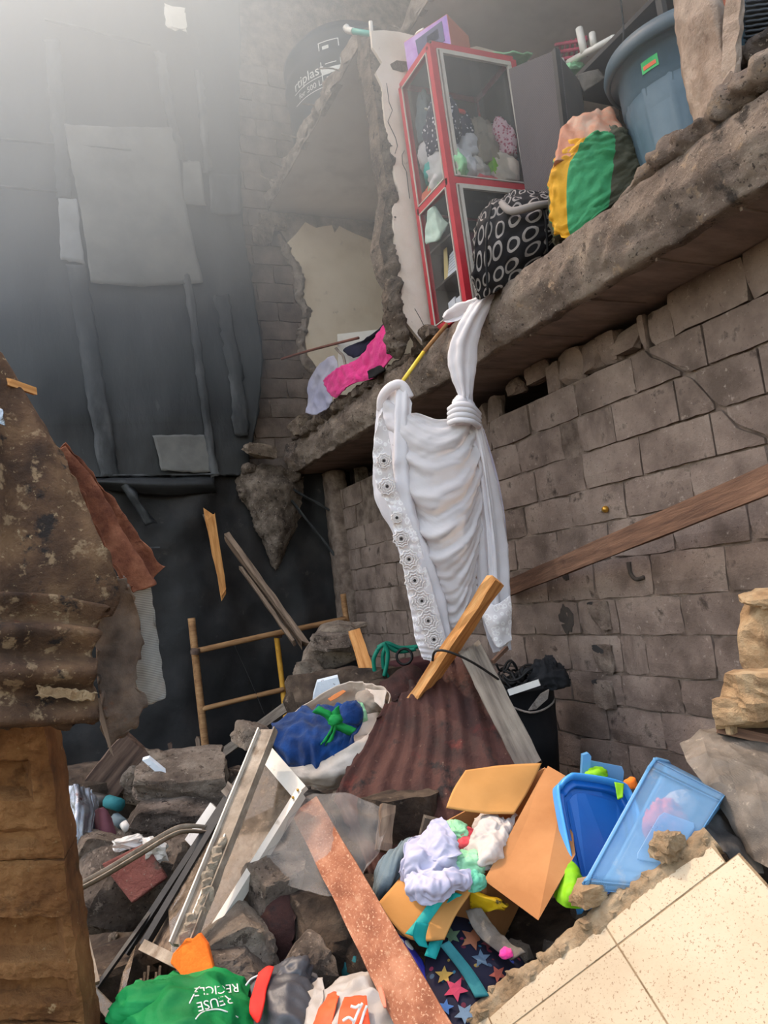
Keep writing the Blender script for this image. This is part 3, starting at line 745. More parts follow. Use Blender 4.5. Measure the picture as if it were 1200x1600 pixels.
crust('slab_lip', [at(x, y, X=XE + .2) for x, y in ((1140, 135), (1165, 105), (1200, 85), (1260, 40))], .08, m_slab, slab, 23)
rr = random.Random(21)
for q in range(9):
    y = rr.uniform(3.7, 7.3); s = rr.uniform(.05, .1)
    chunk('slab_lump', (XE + rr.uniform(.0, .07), y, ZF + rr.uniform(-.06, .03)), (s * 1.2, s * 1.7, s), m_rubble, seed=700 + q, rough=.14, parent=slab, cuts=3)
chunk('slab_lump', at(405, 706, Y=7.3), (.32, .2, .13), m_dusty, seed=760, rough=.1, parent=slab, rot=(0, .2, .1))
chunk('slab_lump', at(475, 668, Y=7.0), (.3, .25, .2), m_dusty, seed=761, rough=.14, parent=slab)
for q, yy in enumerate((1.9, 2.35, 2.8, 3.3, 3.9)):                         # marks of the formwork boards on the underside
    box('board_mark', (XE + .08, yy, ZS - .006), (3.0, yy + .012, ZS + .01), m_soffit, slab)

# ---- ceiling of the upper room, broken off along its near edge
def ceiling(name, x0, x1, y0, y1, z0, z1, seed, L, jag=.06):
    nu, nv = 60, 40; v = []
    pr = [(x1, z1), (x0, z1), (x0, z0), (x1, z0)]
    cum = [0]
    for a, b in zip(pr[:-1], pr[1:]): cum.append(cum[-1] + 1)
    for i in range(nu):
        y = y0 + (y1 - y0) * i / (nu - 1)
        for j in range(nv):
            t = 3 * j / (nv - 1); s = min(int(t), 2); f = t - s
            f = f ** .35 if s == 0 else (1 - (1 - f) ** .35 if s == 2 else f)
            if s == 2: f = 1 - (1 - (t - s)) ** 0.6 if False else (t - s) ** 2.2
            x = pr[s][0] + (pr[s + 1][0] - pr[s][0]) * f; z = pr[s][1] + (pr[s + 1][1] - pr[s][1]) * f
            e = max(0, 1 - abs(x - x0) / .15) * (1.0 if z > z0 + .02 else .25)
            x += e * jag * fbm((x, y, z), 6, seed) ; z += e * .03 * fbm((x, y, z), 9, seed + 2) * (z > z0 + .01)
            v.append((x, y, z))
    o = mesh(name, v, grid_faces(nu, nv), [m_ceil, m_edge], smooth=False, K='structure', L=L)
    o.data.polygons.foreach_set('material_index', [1 if (p.center.z > z0 + .015 or p.center.x < x0 + .03) else 0 for p in o.data.polygons])
    return o
c1 = ceiling('ceiling', 2.70, 6.0, 5.0, YB + .02, 5.94, 6.10, 3, 'smooth grey ceiling slab of the upper room, snapped along its near edge')
c2 = ceiling('ceiling_front', 3.05, 6.0, .6, 5.05, 5.98, 6.14, 7, 'shadowed ceiling over the cabinet and bags on the upper floor')
crust('broken_edge', [(2.73, 5.1, 6.02), (2.74, 5.6, 6.03), (2.71, 6.1, 6.02), (2.73, 6.6, 6.03), (2.70, 7.1, 6.02), (2.73, 7.55, 6.0)], .042, m_edge, c1, 31, squash=(.8, 1, 1))
for q, (y, l_) in enumerate(((5.4, .12), (5.9, .1), (6.4, .14), (6.9, .1), (7.2, .13))):
    tube('bent_rebar', [(2.75, y, 6.02), (2.66, y + .01, 6.05), (2.66 - l_, y + .03, 6.04 + .02 * q)], .007, m_conc, c1, n=6, res=3)
chunk('hanging_lump', at(578, 85, d=5.95), (.17, .2, .36), m_rubble, seed=850, rough=.15, parent=c1, cuts=6)

# ---- broken plastered partition
YP = 4.42
core = [(576, 58), (592, 46), (612, 52), (648, 58), (655, 100), (700, 82), (745, 72), (835, 96), (842, 330), (800, 560), (650, 640), (622, 610), (612, 520), (602, 420), (592, 380), (600, 330), (606, 290), (594, 230), (590, 180), (584, 140), (578, 100)]
def on_slab(L_): return [Vector((max(p.x, 2.60), p.y, max(p.z, ZF - .04))) if p.z < ZF + .12 else p for p in L_]
wallP = prism('wall_partition', on_slab(atl(core, Y=YP)), (0, 1, 0), .16, m_rubble, K='structure', L='broken end of a white plastered partition wall beside the red cabinet')
skin = [(580, 48), (600, 47), (625, 50), (650, 56), (655, 100), (700, 82), (745, 72), (835, 96), (842, 330), (800, 560), (650, 640), (638, 600), (632, 500), (622, 440), (617, 383), (613, 327), (623, 300), (617, 277), (610, 230), (604, 200), (600, 173), (597, 133), (587, 113), (597, 97), (582, 73)]
prism('plaster_skin', on_slab(atl(skin, Y=YP - .025)), (0, 1, 0), .03, m_plaster, wallP, L='cracked off-white plaster')
crust('broken_stone', [at(x, y, Y=YP + .06) for x, y in ((584, 110), (592, 150), (596, 190), (600, 230), (609, 280), (606, 330), (603, 380), (608, 440), (616, 500), (622, 545), (626, 560))], [.05, .05, .055, .06, .06, .07, .07, .08, .08, .09], m_rubble, wallP, 41, squash=(.8, 1.2, 1))
prism('bare_patch', atl([(610, 100), (620, 94), (640, 97), (647, 106), (630, 112), (614, 108)], Y=YP - .03), (0, 1, 0), .006, m_rubble, wallP)
def crackline(pts, Y_, w=.55):
    a = []
    for q, (x, y) in enumerate(pts): a.append((x + w, y))
    b = [(x - w * .4, y) for (x, y) in pts]
    prism('crack', atl(a + b[::-1], Y=Y_), (0, 1, 0), .004, m_holeshade, wallP)  # thin dark strip painted for the shade down in the crack
crackline([(604, 130), (608, 160), (613, 172), (606, 190), (618, 215), (621, 228), (617, 240)], YP - .028)
crackline([(632, 235), (628, 242), (629, 256), (635, 268), (637, 285), (640, 310)], YP - .028)
crackline([(648, 482), (656, 496), (662, 508), (668, 522)], YP - .028, .4)

# ---- inner walls behind the upper floor and behind the block wall
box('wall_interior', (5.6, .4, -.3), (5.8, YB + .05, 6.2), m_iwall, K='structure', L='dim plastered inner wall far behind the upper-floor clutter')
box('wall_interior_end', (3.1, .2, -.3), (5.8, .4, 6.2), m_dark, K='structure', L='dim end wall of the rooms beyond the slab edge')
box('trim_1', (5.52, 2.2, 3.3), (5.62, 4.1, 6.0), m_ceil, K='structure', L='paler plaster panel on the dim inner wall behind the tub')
# ---- zinc roof added out of view, to shade the upper floor
sunshade = []
for i in range(120):
    for j in range(8):
        x, y = 1.25 + 5.2 * j / 7, 1.6 + 8.4 * i / 119
        sunshade.append((x, y, 9.75 + .10 * (x - .5) + .02 * math.sin(y * 2 * math.pi / .2)))
ro = mesh('sunshade', sunshade, grid_faces(120, 8), m_sunshade, smooth=True, K='structure', L='corrugated zinc roof added out of view over the building to shade the upper floor'); solid(ro, .004)

# ---- right pier with bricks
YR = None
m_pier = M('pier_render', [(158, 138, 122), (182, 162, 146), (200, 182, 166)], 6, .95, .9, 40, spots=((132, 112, 98), 9, .6, .1))
wallPR = surf('wall_pier', [[at(x0 - 0, y, X=2.86), at(x0, y, X=2.66), at((x0 + x1) / 2, y, X=2.60), at(x1, y, X=2.62), at(x1 + 10, y, X=2.9)] for (x0, x1, y) in ((1046, 1112, -60), (1056, 1122, 0), (1062, 1132, 60), (1070, 1140, 120), (1084, 1146, 180), (1096, 1148, 225))],
     m_pier, nu=60, nv=50, amp=.016, sc=7, seed=8, K='structure', L='broken rendered brick pier at the top right above the slab')
m_brick = M('orange_brick', [(186, 104, 78), (204, 122, 94)], 7, .95, .7, 40)
for q, (px, py, w, h) in enumerate(((1126, 68, .07, .09), (1118, 85, .07, .07), (1130, 15, .05, .09), (1122, 105, .07, .05), (1138, 48, .05, .07))):
    chunk('brick', at(px, py, X=2.66), (.08, w, h), m_brick if q < 3 else m_rubble, seed=950 + q, rough=.08, parent=wallPR, cuts=3)
bar('edge_render', at(1150, -20, X=2.6), at(1140, 148, X=2.6), .03, .07, m_pier, wallPR, segs=12, jit=.006)

# ================================================================== TARPAULINS ON THE BACK WALL
YT = 7.44
def tarp_net(poly_rows, Y_): return [[at(x, y, Y=Y_) for (x, y) in row] for row in poly_rows]
tp = thing('tarpaulin', at(180, 745, Y=YT), 'large black tarpaulin hung over the rear wall, grey patches taped on', 'tarpaulin')
surf('sheet', tarp_net([[(-420, -420), (-100, -380), (180, -340), (362, -320)], [(-420, 0), (-100, 0), (180, 0), (374, 0)], [(-420, 200), (-100, 200), (180, 200), (374, 180)],
                        [(-420, 330), (-100, 330), (180, 330), (378, 330)], [(-420, 430), (-100, 430), (180, 430), (392, 430)], [(-420, 560), (-100, 560), (190, 560), (410, 560)],
                        [(-420, 690), (-100, 690), (190, 690), (396, 690)], [(-420, 748), (-100, 750), (180, 746), (384, 742)]], YT),
     m_tarp, nu=90, nv=110, amp=.022, sc=1.6, fold=(.012, 5, 'v'), ragged=.03, seed=3, parent=tp, thick=.004)
def patch(name, pts, mat, y, amp=.008, nu=14, nv=14, sd=1):
    return surf(name, [[at(*p, Y=y) for p in row] for row in pts], mat, nu=nu, nv=nv, amp=amp, sc=5, seed=sd, parent=tp, thick=.003, ragged=.012)
patch('grey_patch', [[(100, 194), (180, 198), (272, 198)], [(110, 250), (190, 254), (280, 250)], [(128, 340), (205, 345), (292, 330)], [(142, 442), (225, 447), (318, 442)]], m_patch, YT - .06, .012, 30, 24, 2)
patch('grey_patch', [[(284, 250), (312, 252)], [(285, 318), (322, 322)]], m_patch, YT - .045, .004, 8, 8, 3)
patch('grey_patch', [[(326, 268), (350, 270), (375, 272)], [(330, 332), (352, 338), (376, 336)]], m_dust, YT - .05, .006, 8, 8, 4)
patch('pale_patch', [[(92, 310), (120, 312)], [(94, 405), (132, 412)]], m_patch2, YT - .05, .004, 10, 8, 5)
patch('grey_patch', [[(239, 680), (285, 679), (322, 680)], [(252, 735), (290, 738), (334, 738)]], m_patch, YT - .05, .006, 10, 12, 6)
for q, pts in enumerate(([(118, 412), (128, 470), (138, 540), (152, 620), (163, 690), (172, 745)], [(292, 430), (302, 500), (310, 560), (318, 620), (328, 690), (337, 745)], [(80, 60), (88, 150), (97, 260), (100, 310)], [(250, 80), (262, 160), (285, 250)], [(310, 110), (318, 190), (325, 270)],
                         [(345, 460), (356, 520), (370, 600), (378, 680)])):
    w = (16, 7, 12, 8, 6, 12)[q]
    surf('seam_tape', [[at(x - w, y, Y=YT - .05) for (x, y) in pts], [at(x, y, Y=YT - .07) for (x, y) in pts], [at(x + w, y, Y=YT - .05) for (x, y) in pts]], m_dust, nu=6, nv=30, amp=.01, sc=6, seed=20 + q, parent=tp, thick=.003, ragged=.03)
for q, (a, b) in enumerate((((-40, 214), (205, 236)), ((-40, 287), (90, 300)), ((70, 30), (235, 70)), ((170, 743), (336, 741)))):
    bar('seam_fold', at(*a, Y=YT - .05), at(*b, Y=YT - .05), .03, .012, m_dust, tp, segs=10, jit=.005, seed=q)
chunk('stuck_scrap', at(275, 28, Y=YT - .12), (.2, .04, .26), m_pvc, seed=33, rough=.2, parent=tp, cuts=4, L='crumpled white scrap stuck high on the tarpaulin')

tq = thing('plastic_sheeting', at(250, 1130, Y=7.5), 'black plastic sheeting covering the foot of the rear wall behind the ladder', 'plastic sheet')
surf('sheet', tarp_net([[(-420, 738), (-100, 742), (180, 742), (400, 742), (545, 735)], [(-420, 850), (-100, 850), (180, 850), (400, 850), (550, 850)], [(-420, 1000), (-100, 1000), (180, 1000), (400, 1000), (560, 1000)], [(-420, 1240), (-100, 1240), (180, 1240), (400, 1220), (570, 1220)]], 7.5),
     m_tarp2, nu=60, nv=100, amp=.04, sc=2.0, fold=(.02, 7, 'v'), seed=8, parent=tq, thick=.004)
surf('top_fold', [[at(125, 747, Y=7.42), at(180, 746, Y=7.4), at(260, 746, Y=7.4), at(335, 744, Y=7.42)], [at(125, 752, Y=7.32), at(180, 754, Y=7.28), at(260, 757, Y=7.3), at(335, 756, Y=7.34)], [at(130, 757, Y=7.44), at(185, 768, Y=7.42), at(260, 775, Y=7.42), at(338, 770, Y=7.44)]],
     m_tarp, nu=10, nv=30, amp=.012, sc=6, seed=9, parent=tq, thick=.003)
surf('torn_flap', [[at(182, 750, Y=7.34), at(194, 750, Y=7.3), at(205, 752, Y=7.34)], [at(205, 785, Y=7.3), at(215, 780, Y=7.24), at(222, 785, Y=7.3)], [at(228, 822, Y=7.3), at(238, 818, Y=7.26), at(245, 818, Y=7.3)]], m_tarp, nu=14, nv=8, amp=.02, sc=8, seed=10, parent=tq, thick=.003)
bar('seam_fold', at(222, 856, Y=7.4), at(250, 855, Y=7.4), .02, .012, m_dust, tq)
for q, (a, b) in enumerate((((455, 782), (525, 870)), ((440, 755), (520, 800)))):
    bar('crease', at(*a, Y=7.36), at(*b, Y=7.36), .025, .02, m_tarp, tq, segs=10, jit=.006, seed=q)

# ================================================================== THE UPPER FLOOR
# ---- water tank on the ceiling slab
tk = thing('water_tank', (3.62, 7.0, 6.12), 'black plastic water tank with white lettering above the broken ceiling', 'water tank')
TC = Vector((3.56, 6.95, 6.11)); TR = .66
tkb = lathe('body', [(.0, 0), (TR * .96, 0), (TR, .05), (TR, .3), (TR * 1.0, .62), (TR, .86), (TR * 1.03, .90), (TR * 1.03, .97), (TR, 1.0), (TR * .99, 1.12), (TR * 1.02, 1.15), (TR * 1.02, 1.2), (TR * .98, 1.24), (TR * .82, 1.36), (TR * .5, 1.48), (TR * .3, 1.5), (0, 1.5)], TC, (0, 0, 1), m_tank, tk, n=56)
lathe('lid', [(TR * .34, 1.49), (TR * .34, 1.56), (TR * .3, 1.58), (0, 1.58)], TC, (0, 0, 1), m_tank, tk, n=36)
def tankfn(ang0, z0):
    def f(u, v, w):
        a = ang0 + u / TR
        return TC + Vector((math.cos(a) * (TR + .004 + w), math.sin(a) * (TR + .004 + w), z0 + v))
    return f
toC = math.atan2(-TC.y, -TC.x)
text('lettering', 'rtiplast', tankfn(toC - .64, .80), m_print, .15, tkb)
text('lettering', 'for 500 L', tankfn(toC - .62, .66), m_print, .085, tkb)
for dz in (.725, .60):
    surf('print_line', [[tankfn(toC - .6, dz)(u, v, 0) for u in (-.25, -.12, 0, .12, .25)] for v in (0, .008)], m_print, nu=2, nv=16, parent=tkb)
af = tankfn(toC - .20, .86)
for (u0, u1, v0, v1) in ((-.11, -.1, -.22, .22), (.1, .11, -.22, .22), (-.11, .11, .21, .22), (-.1, .1, -.13, -.07), (-.07, .0, .13, .17), (-.04, .04, .08, .12), (0, .07, .03, .07), (-.06, .06, -.03, -.02), (-.06, .06, -.2, -.19), (-.06, .06, -.17, -.16)):
    surf('printed_label', [[af(u, v, 0) for u in (u0, (u0 + u1) / 2, u1)] for v in (v0, v1)], m_print, nu=2, nv=6, parent=tkb)
# ---- pipes at the head of the partition
pp = thing('pipe_stub', at(560, 50, d=5.7), 'short teal pipe with a white elbow sticking out above the partition', 'pipe')
tube('pipe', [at(548, 48, 5.75), at(590, 55, 5.65)], .022, m_pvct, pp); tube('elbow', [at(540, 42, 5.78), at(544, 47, 5.77), at(552, 49, 5.74)], .026, m_pvc, pp)
tube('riser_pipe', [at(579, 34, 5.6), at(581, 60, 5.6)], .016, m_pvc, L='thin white pipe stub standing on the broken partition head', Cat='pipe')
tube('conduit', [at(585, 85, 5.62), at(592, 112, 5.6)], .018, m_pvct, L='teal conduit showing in the broken edge of the partition', Cat='pipe')
tube('conduit', [at(619, 272, 5.62), at(624, 285, 5.6)], .014, m_pvct, L='tiny teal conduit end in the partition wall low beside the cabinet', Cat='pipe')
tube('rebar_hook', [at(606, 50, 5.6), at(607, 40, 5.6), at(622, 44, 5.6), at(624, 52, 5.6)], .006, m_conc, L='bent wire hook on top of the white partition', Cat='wire')
tube('bracket', [at(648, 62, 5.5), at(652, 52, 5.45), at(662, 46, 5.4)], .012, m_pvc, L='small white bracket beside the purple carton', Cat='bracket')

# ---- red display cabinet
zb, zt, zm = 3.30, 5.12, 4.18
PA, PB, PC, PD = Vector((2.65, 4.32, 0)), Vector((2.65, 3.90, 0)), Vector((3.28, 3.88, 0)), Vector((3.28, 4.32, 0))
Z = lambda p, z: Vector((p.x, p.y, z))
cab = thing('display_cabinet', (2.95, 4.1, zb), 'glass display cabinet with red frame and white trim on the slab edge', 'cabinet')
for p in (PA, PB, PC, PD): bar('post', Z(p, zb), Z(p, zt), .045, .045, m_red, cab, up=(0, 1, 0))
for z in (zb + .02, zm, zt):
    for a, b in ((PA, PB), (PB, PC), (PC, PD), (PD, PA)): bar('rail', Z(a, z), Z(b, z), .045, .045, m_red, cab)
for (a, b, nrm) in ((PA, PB, Vector((-.024, 0, 0))), (PB, PC, Vector((0, -.024, 0)))):
    for (z0, z1) in ((zb + .05, zm - .03), (zm + .03, zt - .03)):
        e = (b - a).normalized() * .03
        for (s, t_) in ((Z(a + e, z0), Z(a + e, z1)), (Z(b - e, z0), Z(b - e, z1)), (Z(a + e, z0), Z(b - e, z0)), (Z(a + e, z1), Z(b - e, z1))):
            bar('trim', s + nrm, t_ + nrm, .008, .008, m_alum, cab, up=nrm)
        g = nrm * .2
        pane = [Z(a + e, z0) + g, Z(b - e, z0) + g, Z(b - e, z1) + g, Z(a + e, z1) + g]
        if nrm.x: prism('glass_pane', pane, nrm, .004, m_glass, cab)
        else:
            mid = (a + b) / 2
            prism('sliding_pane', [Z(a + e, z0) + g, Z(mid + e, z0) + g, Z(mid + e, z1) + g, Z(a + e, z1) + g], nrm, .004, m_glass, cab)
            g2 = nrm * -.6
            prism('sliding_pane', [Z(mid - e, z0) + g2, Z(b - e, z0) + g2, Z(b - e, z1) + g2, Z(mid - e, z1) + g2], nrm, .004, m_glass, cab)
            bar('track', Z(a + e * 1.6, z1 - .01) + nrm * .8, Z(b - e, z1 - .01) + nrm * .8, .02, .03, m_alum, cab)
            bar('track', Z(a + e * 1.9, z0) + nrm * .7, Z(a + e * 1.9, z1) + nrm * .7, .02, .03, m_alum, cab, up=(0, 1, 0))
            bar('track', Z(b - e * 1.5, z0) + nrm * .7, Z(b - e * 1.5, z1) + nrm * .7, .018, .02, m_alum, cab, up=(0, 1, 0))
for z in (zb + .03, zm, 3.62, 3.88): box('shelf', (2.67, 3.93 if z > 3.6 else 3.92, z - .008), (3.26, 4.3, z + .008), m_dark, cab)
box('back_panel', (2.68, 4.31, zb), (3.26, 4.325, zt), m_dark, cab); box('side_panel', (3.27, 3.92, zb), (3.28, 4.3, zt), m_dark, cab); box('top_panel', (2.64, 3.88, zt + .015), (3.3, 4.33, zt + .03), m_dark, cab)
tube('hanging_rod', [(2.68, 4.12, 4.83), (3.26, 4.12, 4.80)], .008, m_alum, cab)
def garm(name, c, s, mat, L, sd, rot=(0, 0, 0), amp=.24, sc=2.4): return crumple(name, c, tuple(q * 1.3 for q in s), mat, sd, amp, sc, rot, 26, 36, L=L, Cat='clothing', G='clothes in the cabinet')
garm('garment', (2.80, 4.10, 4.32), (.22, .3, .26), m_white, 'white bundle low in the upper cabinet behind the left pane', 1)
garm('garment', (2.73, 4.05, 4.27), (.1, .3, .2), m_mint, 'pale mint cloth at the bottom left of the upper cabinet', 2)
garm('garment', (2.76, 4.08, 4.62), (.14, .22, .34), m_dots, 'navy cloth with white dots behind the left pane', 3)
garm('garment', (2.74, 4.22, 4.78), (.09, .1, .36), m_gcl, 'pale blue-grey cloth hanging at the top left of the cabinet', 4)
garm('garment', (2.72, 4.24, 4.55), (.08, .12, .22), m_white, 'white cloth folded beside the navy dotted one', 5)
garm('garment', (2.73, 4.20, 4.42), (.09, .14, .16), m_teal, 'teal cloth squeezed against the left pane', 6)
garm('garment', (2.74, 3.98, 4.60), (.07, .07, .34), m_teal, 'teal strip of cloth hanging beside the front post', 7)
garm('garment', (2.72, 4.24, 4.24), (.1, .14, .14), m_orcl, 'orange-red cloth on the cabinet floor at the left', 8)
garm('garment', (2.93, 4.02, 4.30), (.16, .16, .17), m_creamc, 'round white bundle behind the front pane', 9)
garm('garment', (2.92, 4.05, 4.50), (.13, .14, .17), m_white, 'white sock-like bundle in the middle of the cabinet', 10)
garm('garment', (2.95, 4.12, 4.66), (.14, .12, .26), m_dots, 'dark dotted shirt hanging in the middle of the cabinet', 11)
garm('garment', (2.93, 4.1, 4.82), (.13, .06, .05), m_redst, 'bright coral cloth over the hanging rod', 12, amp=.1)
m_khaki = M('khaki_cloth', [(136, 122, 108), (160, 146, 130)], 6, .9, .3, 40)
garm('garment', (3.06, 4.06, 4.47), (.2, .18, .24), m_khaki, 'khaki twisted cloth in the right of the cabinet', 13, amp=.3, sc=3)
garm('garment', (3.12, 4.12, 4.64), (.2, .14, .26), m_khaki, 'grey-brown shirt hanging at the right of the cabinet', 14)
garm('garment', (3.20, 4.00, 4.55), (.11, .12, .28), m_check, 'pink checked cloth at the right end of the cabinet', 15)
garm('garment', (3.06, 3.97, 4.34), (.06, .06, .13), m_lime, 'lime green cloth standing in the cabinet', 16)
garm('garment', (3.14, 4.0, 4.32), (.17, .14, .22), m_sackw, 'cream round bundle at the right of the cabinet', 17)
garm('garment', (2.97, 3.99, 4.23), (.2, .12, .1), m_pinkred, 'red and white printed cloth on the cabinet floor', 18)
garm('garment', (2.92, 4.06, 4.24), (.2, .14, .12), m_navy, 'dark cloth on the floor of the upper cabinet', 19)
garm('garment', (3.1, 3.98, 4.22), (.12, .1, .08), m_mint, 'yellow-green cloth at the bottom right of the cabinet', 20)
garm('garment', (3.21, 4.02, 4.24), (.1, .14, .12), bpy.data.materials['red_check_cloth'] if False else M('plum_cloth', [(96, 44, 72), (116, 60, 88)], 5, .9, .3, 40), 'plum cloth in the bottom right corner of the cabinet', 21)
surf('plastic_bag', pnet([[(668, 330, 5.1), (680, 322, 5.08), (690, 340, 5.06)], [(664, 370, 5.12), (682, 372, 5.05), (700, 348, 5.02)], [(666, 382, 5.12), (684, 372, 5.06), (702, 346, 5.04)]]), M('pale_mint_film', [(196, 220, 206), (214, 232, 222)], 5, .5, .2, 30, trans=.3), nu=20, nv=20, amp=.015, sc=14, thick=.002, L='pale mint plastic bag in the lower cabinet', Cat='bag')
# papers and books on the low shelves
m_paper = M('paper', [(214, 220, 232), (226, 230, 238)], 5, .8, .05, 40)
m_maroon = M('maroon_board', [(92, 52, 62), (108, 66, 76)], 5, .7, .1, 30)
m_yellowp = M('straw_card', [(206, 186, 130), (220, 200, 148)], 5, .8, .1, 30)
prism('folder', [Vector((2.78, 4.06, 3.64)), Vector((2.78, 3.95, 3.64)), Vector((2.78, 3.95, 3.9)), Vector((2.78, 4.06, 3.86))], (1, 0, 0), .03, m_maroon, L='maroon folder standing on the lower cabinet shelf', Cat='folder')
nb = thing('notebook', (2.72, 4.08, 3.635), 'white ruled notebook leaning on the lower cabinet shelf', 'notebook')
prism('pages', [Vector((2.70, 4.17, 3.64)), Vector((2.70, 4.02, 3.64)), Vector((2.73, 4.03, 3.82)), Vector((2.73, 4.15, 3.80))], (1, 0, .1), .02, m_paper, nb)
for q in range(6):
    z0 = 3.67 + .02 * q; tube('ruled_line', [(2.697 + q * .0032, 4.15, z0), (2.697 + q * .0032, 4.04, z0 + .004)], .0012, m_gcl, nb, n=4)
prism('card', [Vector((2.71, 4.23, 3.64)), Vector((2.71, 4.17, 3.64)), Vector((2.72, 4.16, 3.86)), Vector((2.72, 4.2, 3.86))], (1, 0, 0), .006, m_yellowp, L='straw coloured card behind the notebook in the cabinet', Cat='card')
for q, (y0, y1, mt, lab) in enumerate(((4.22, 4.13, m_paper, 'pale booklet at the left of the lowest cabinet shelf'), (4.12, 4.05, m_paper, 'white leaflet in the middle of the lowest cabinet shelf'), (4.05, 4.0, M('orange_cover', [(220, 120, 70), (236, 150, 100)], 6, .7, .05, 30), 'orange covered booklet on the lowest cabinet shelf'), (3.99, 3.95, m_mint, 'slim green booklet at the right of the lowest cabinet shelf'))):
    prism('booklet', [Vector((2.70, y0, 3.335)), Vector((2.70, y1, 3.335)), Vector((2.71, y1, 3.5 - .02 * q)), Vector((2.71, y0, 3.49 - .01 * q))], (1, 0, 0), .012, mt, L=lab, Cat='booklet')

# ---- carton on the cabinet
ct = thing('carton', (2.9, 4.05, zt + .03), 'purple and orange printed carton on top of the red cabinet', 'carton')
k0 = Vector((2.70, 4.02, zt + .032)); ux = Vector((.30, .06, 0)); uy = Vector((-.05, .26, 0)); uz = Vector((0, 0, .26))
k0 = at(724, 96, X=2.86); k0.z = zt + .032; k0 = Vector((2.86, 3.96, zt + .032))
ux = Vector((.26, .14, 0)); uy = Vector((-.17, .32, 0)); uz = Vector((0, 0, .29))
def quad(n_, a, b, c_, d, m_, p_, t=.003): return prism(n_, [a, b, c_, d], (b - a).cross(d - a), t, m_, p_)
pside = quad('purple_side', k0, k0 + uy, k0 + uy + uz, k0 + uz, m_cartp, ct); quad('orange_side', k0 + ux, k0, k0 + uz, k0 + ux + uz, m_carto, ct)
quad('back_side', k0 + uy, k0 + uy + ux, k0 + uy + ux + uz, k0 + uy + uz, m_carto, ct); quad('far_side', k0 + ux + uy, k0 + ux, k0 + ux + uz, k0 + ux + uy + uz, m_cartp, ct)
quad('top', k0 + uz, k0 + uz + ux, k0 + uz + ux + uy, k0 + uz + uy, m_carto, ct); quad('bottom', k0, k0 + ux, k0 + ux + uy, k0 + uy, m_carto, ct)
o_ = uy.cross(uz).normalized() * -.004
if o_.x > 0: o_ = -o_
f_ = lambda s, t_: k0 + uy * s + uz * t_ + o_
quad('picture', f_(.12, .42), f_(.72, .40), f_(.74, .86), f_(.12, .92), m_cartd, pside, .002)
quad('picture_panel', f_(.22, .55), f_(.5, .56), f_(.48, .78), f_(.22, .8), m_navy, pside, .004)
for q, (s, t_) in enumerate(((.3, .16), (.42, .14), (.52, .2), (.2, .2), (.84, .2), (.36, .28))):
    quad('printed_mark', f_(s, t_), f_(s + .05, t_ + .02), f_(s + .045, t_ + .12), f_(s + .01, t_ + .1), m_print, pside, .003)
# ---- green-white cloth on the cabinet corner
surf('folded_cloth', [[Vector((3.12, 3.9, zt + .05)), Vector((3.28, 3.86, zt + .06)), Vector((3.5, 3.9, zt + .12))], [Vector((3.12, 4.1, zt + .05)), Vector((3.3, 4.05, zt + .05)), Vector((3.5, 4.1, zt + .1))]], m_mint, nu=12, nv=20, amp=.02, sc=12, thick=.012, L='folded mint and white cloth on the right corner of the cabinet top', Cat='cloth')

# ---- dark grey woven panel (side of a wardrobe)
pn = thing('wardrobe', at(840, 290, X=3.45), 'tall dark grey woven plastic wardrobe behind the ring-print bag', 'wardrobe')
wl = [at(795, 108, d=4.75), at(868, 78, d=4.2), at(888, 300, d=4.15), at(822, 330, d=4.7)]
wl[3].z = wl[2].z = ZF + .01
prism('side_panel', wl, (wl[1] - wl[0]).cross(wl[3] - wl[0]), .03, m_grey, pn)
bk = Vector((.35, .2, 0))
prism('front_panel', [wl[1], wl[1] + bk, wl[2] + bk, wl[2]], (0, 1, 0), .03, m_dark, pn)
bar('edge_strip', wl[1], wl[2], .03, .03, m_blkal, pn, up=(1, 0, 0))
# ---- junk shelf behind: pipes, pink basket
m_pinkb = M('crimson_basket', [(150, 50, 70), (176, 70, 92)], 6, .7, .1, 30)
zsh = at(900, 150, X=3.6).z
js = thing('shelf_rack', (3.7, 3.1, ZF), 'dark rack piled with pipe offcuts behind the sack', 'rack')
box('board', (3.45, 2.75, zsh - .03), (4.0, 3.65, zsh), m_dark, js)
for (x, y) in ((3.48, 2.78), (3.48, 3.62), (3.97, 2.78), (3.97, 3.62)): bar('leg', (x, y, ZF), (x, y, zsh - .02), .04, .04, m_dark, js, up=(0, 1, 0))
bk_ = thing('basket', at(895, 80, X=3.7), 'crimson openwork basket on the rack of pipes', 'basket')
for q in range(6): tube('rib', [at(872 + 8 * q, 98 - 2 * q, X=3.75), at(876 + 8 * q, 66 - 2 * q, X=3.75)], .009, m_pinkb, bk_, n=6)
for q in range(3): tube('band', [at(868, 70 + 12 * q, X=3.74), at(893, 66 + 12 * q, X=3.7), at(918, 62 + 12 * q, X=3.74)], .012, m_pinkb, bk_, n=6)
for q, (a, b, r, lab) in enumerate((((905, 45), (913, 84), .026, 'upright white pipe bend among the pipe offcuts'), ((888, 98), (958, 60), .022, 'long white pipe lying across the rack'), ((925, 52), (928, 72), .022, 'short white pipe cap standing on the rack'), ((876, 94), (880, 112), .026, 'white pipe elbow at the left end of the rack'), ((930, 90), (934, 108), .014, 'slim white valve hanging from the rack pipes'), ((957, 58), (963, 72), .02, 'white pipe tee at the right end of the rack'))):
    tube('pvc_pipe', [at(*a, X=3.62), at(*b, X=3.62)], r, m_pvc, L=lab, Cat='pipe', G='pipe offcuts on the rack')
crumple('mint_bag', at(888, 118, X=3.62), (.2, .2, .1), m_mint, 5, .2, 3, L='small mint plastic bag under the pipes', Cat='bag')
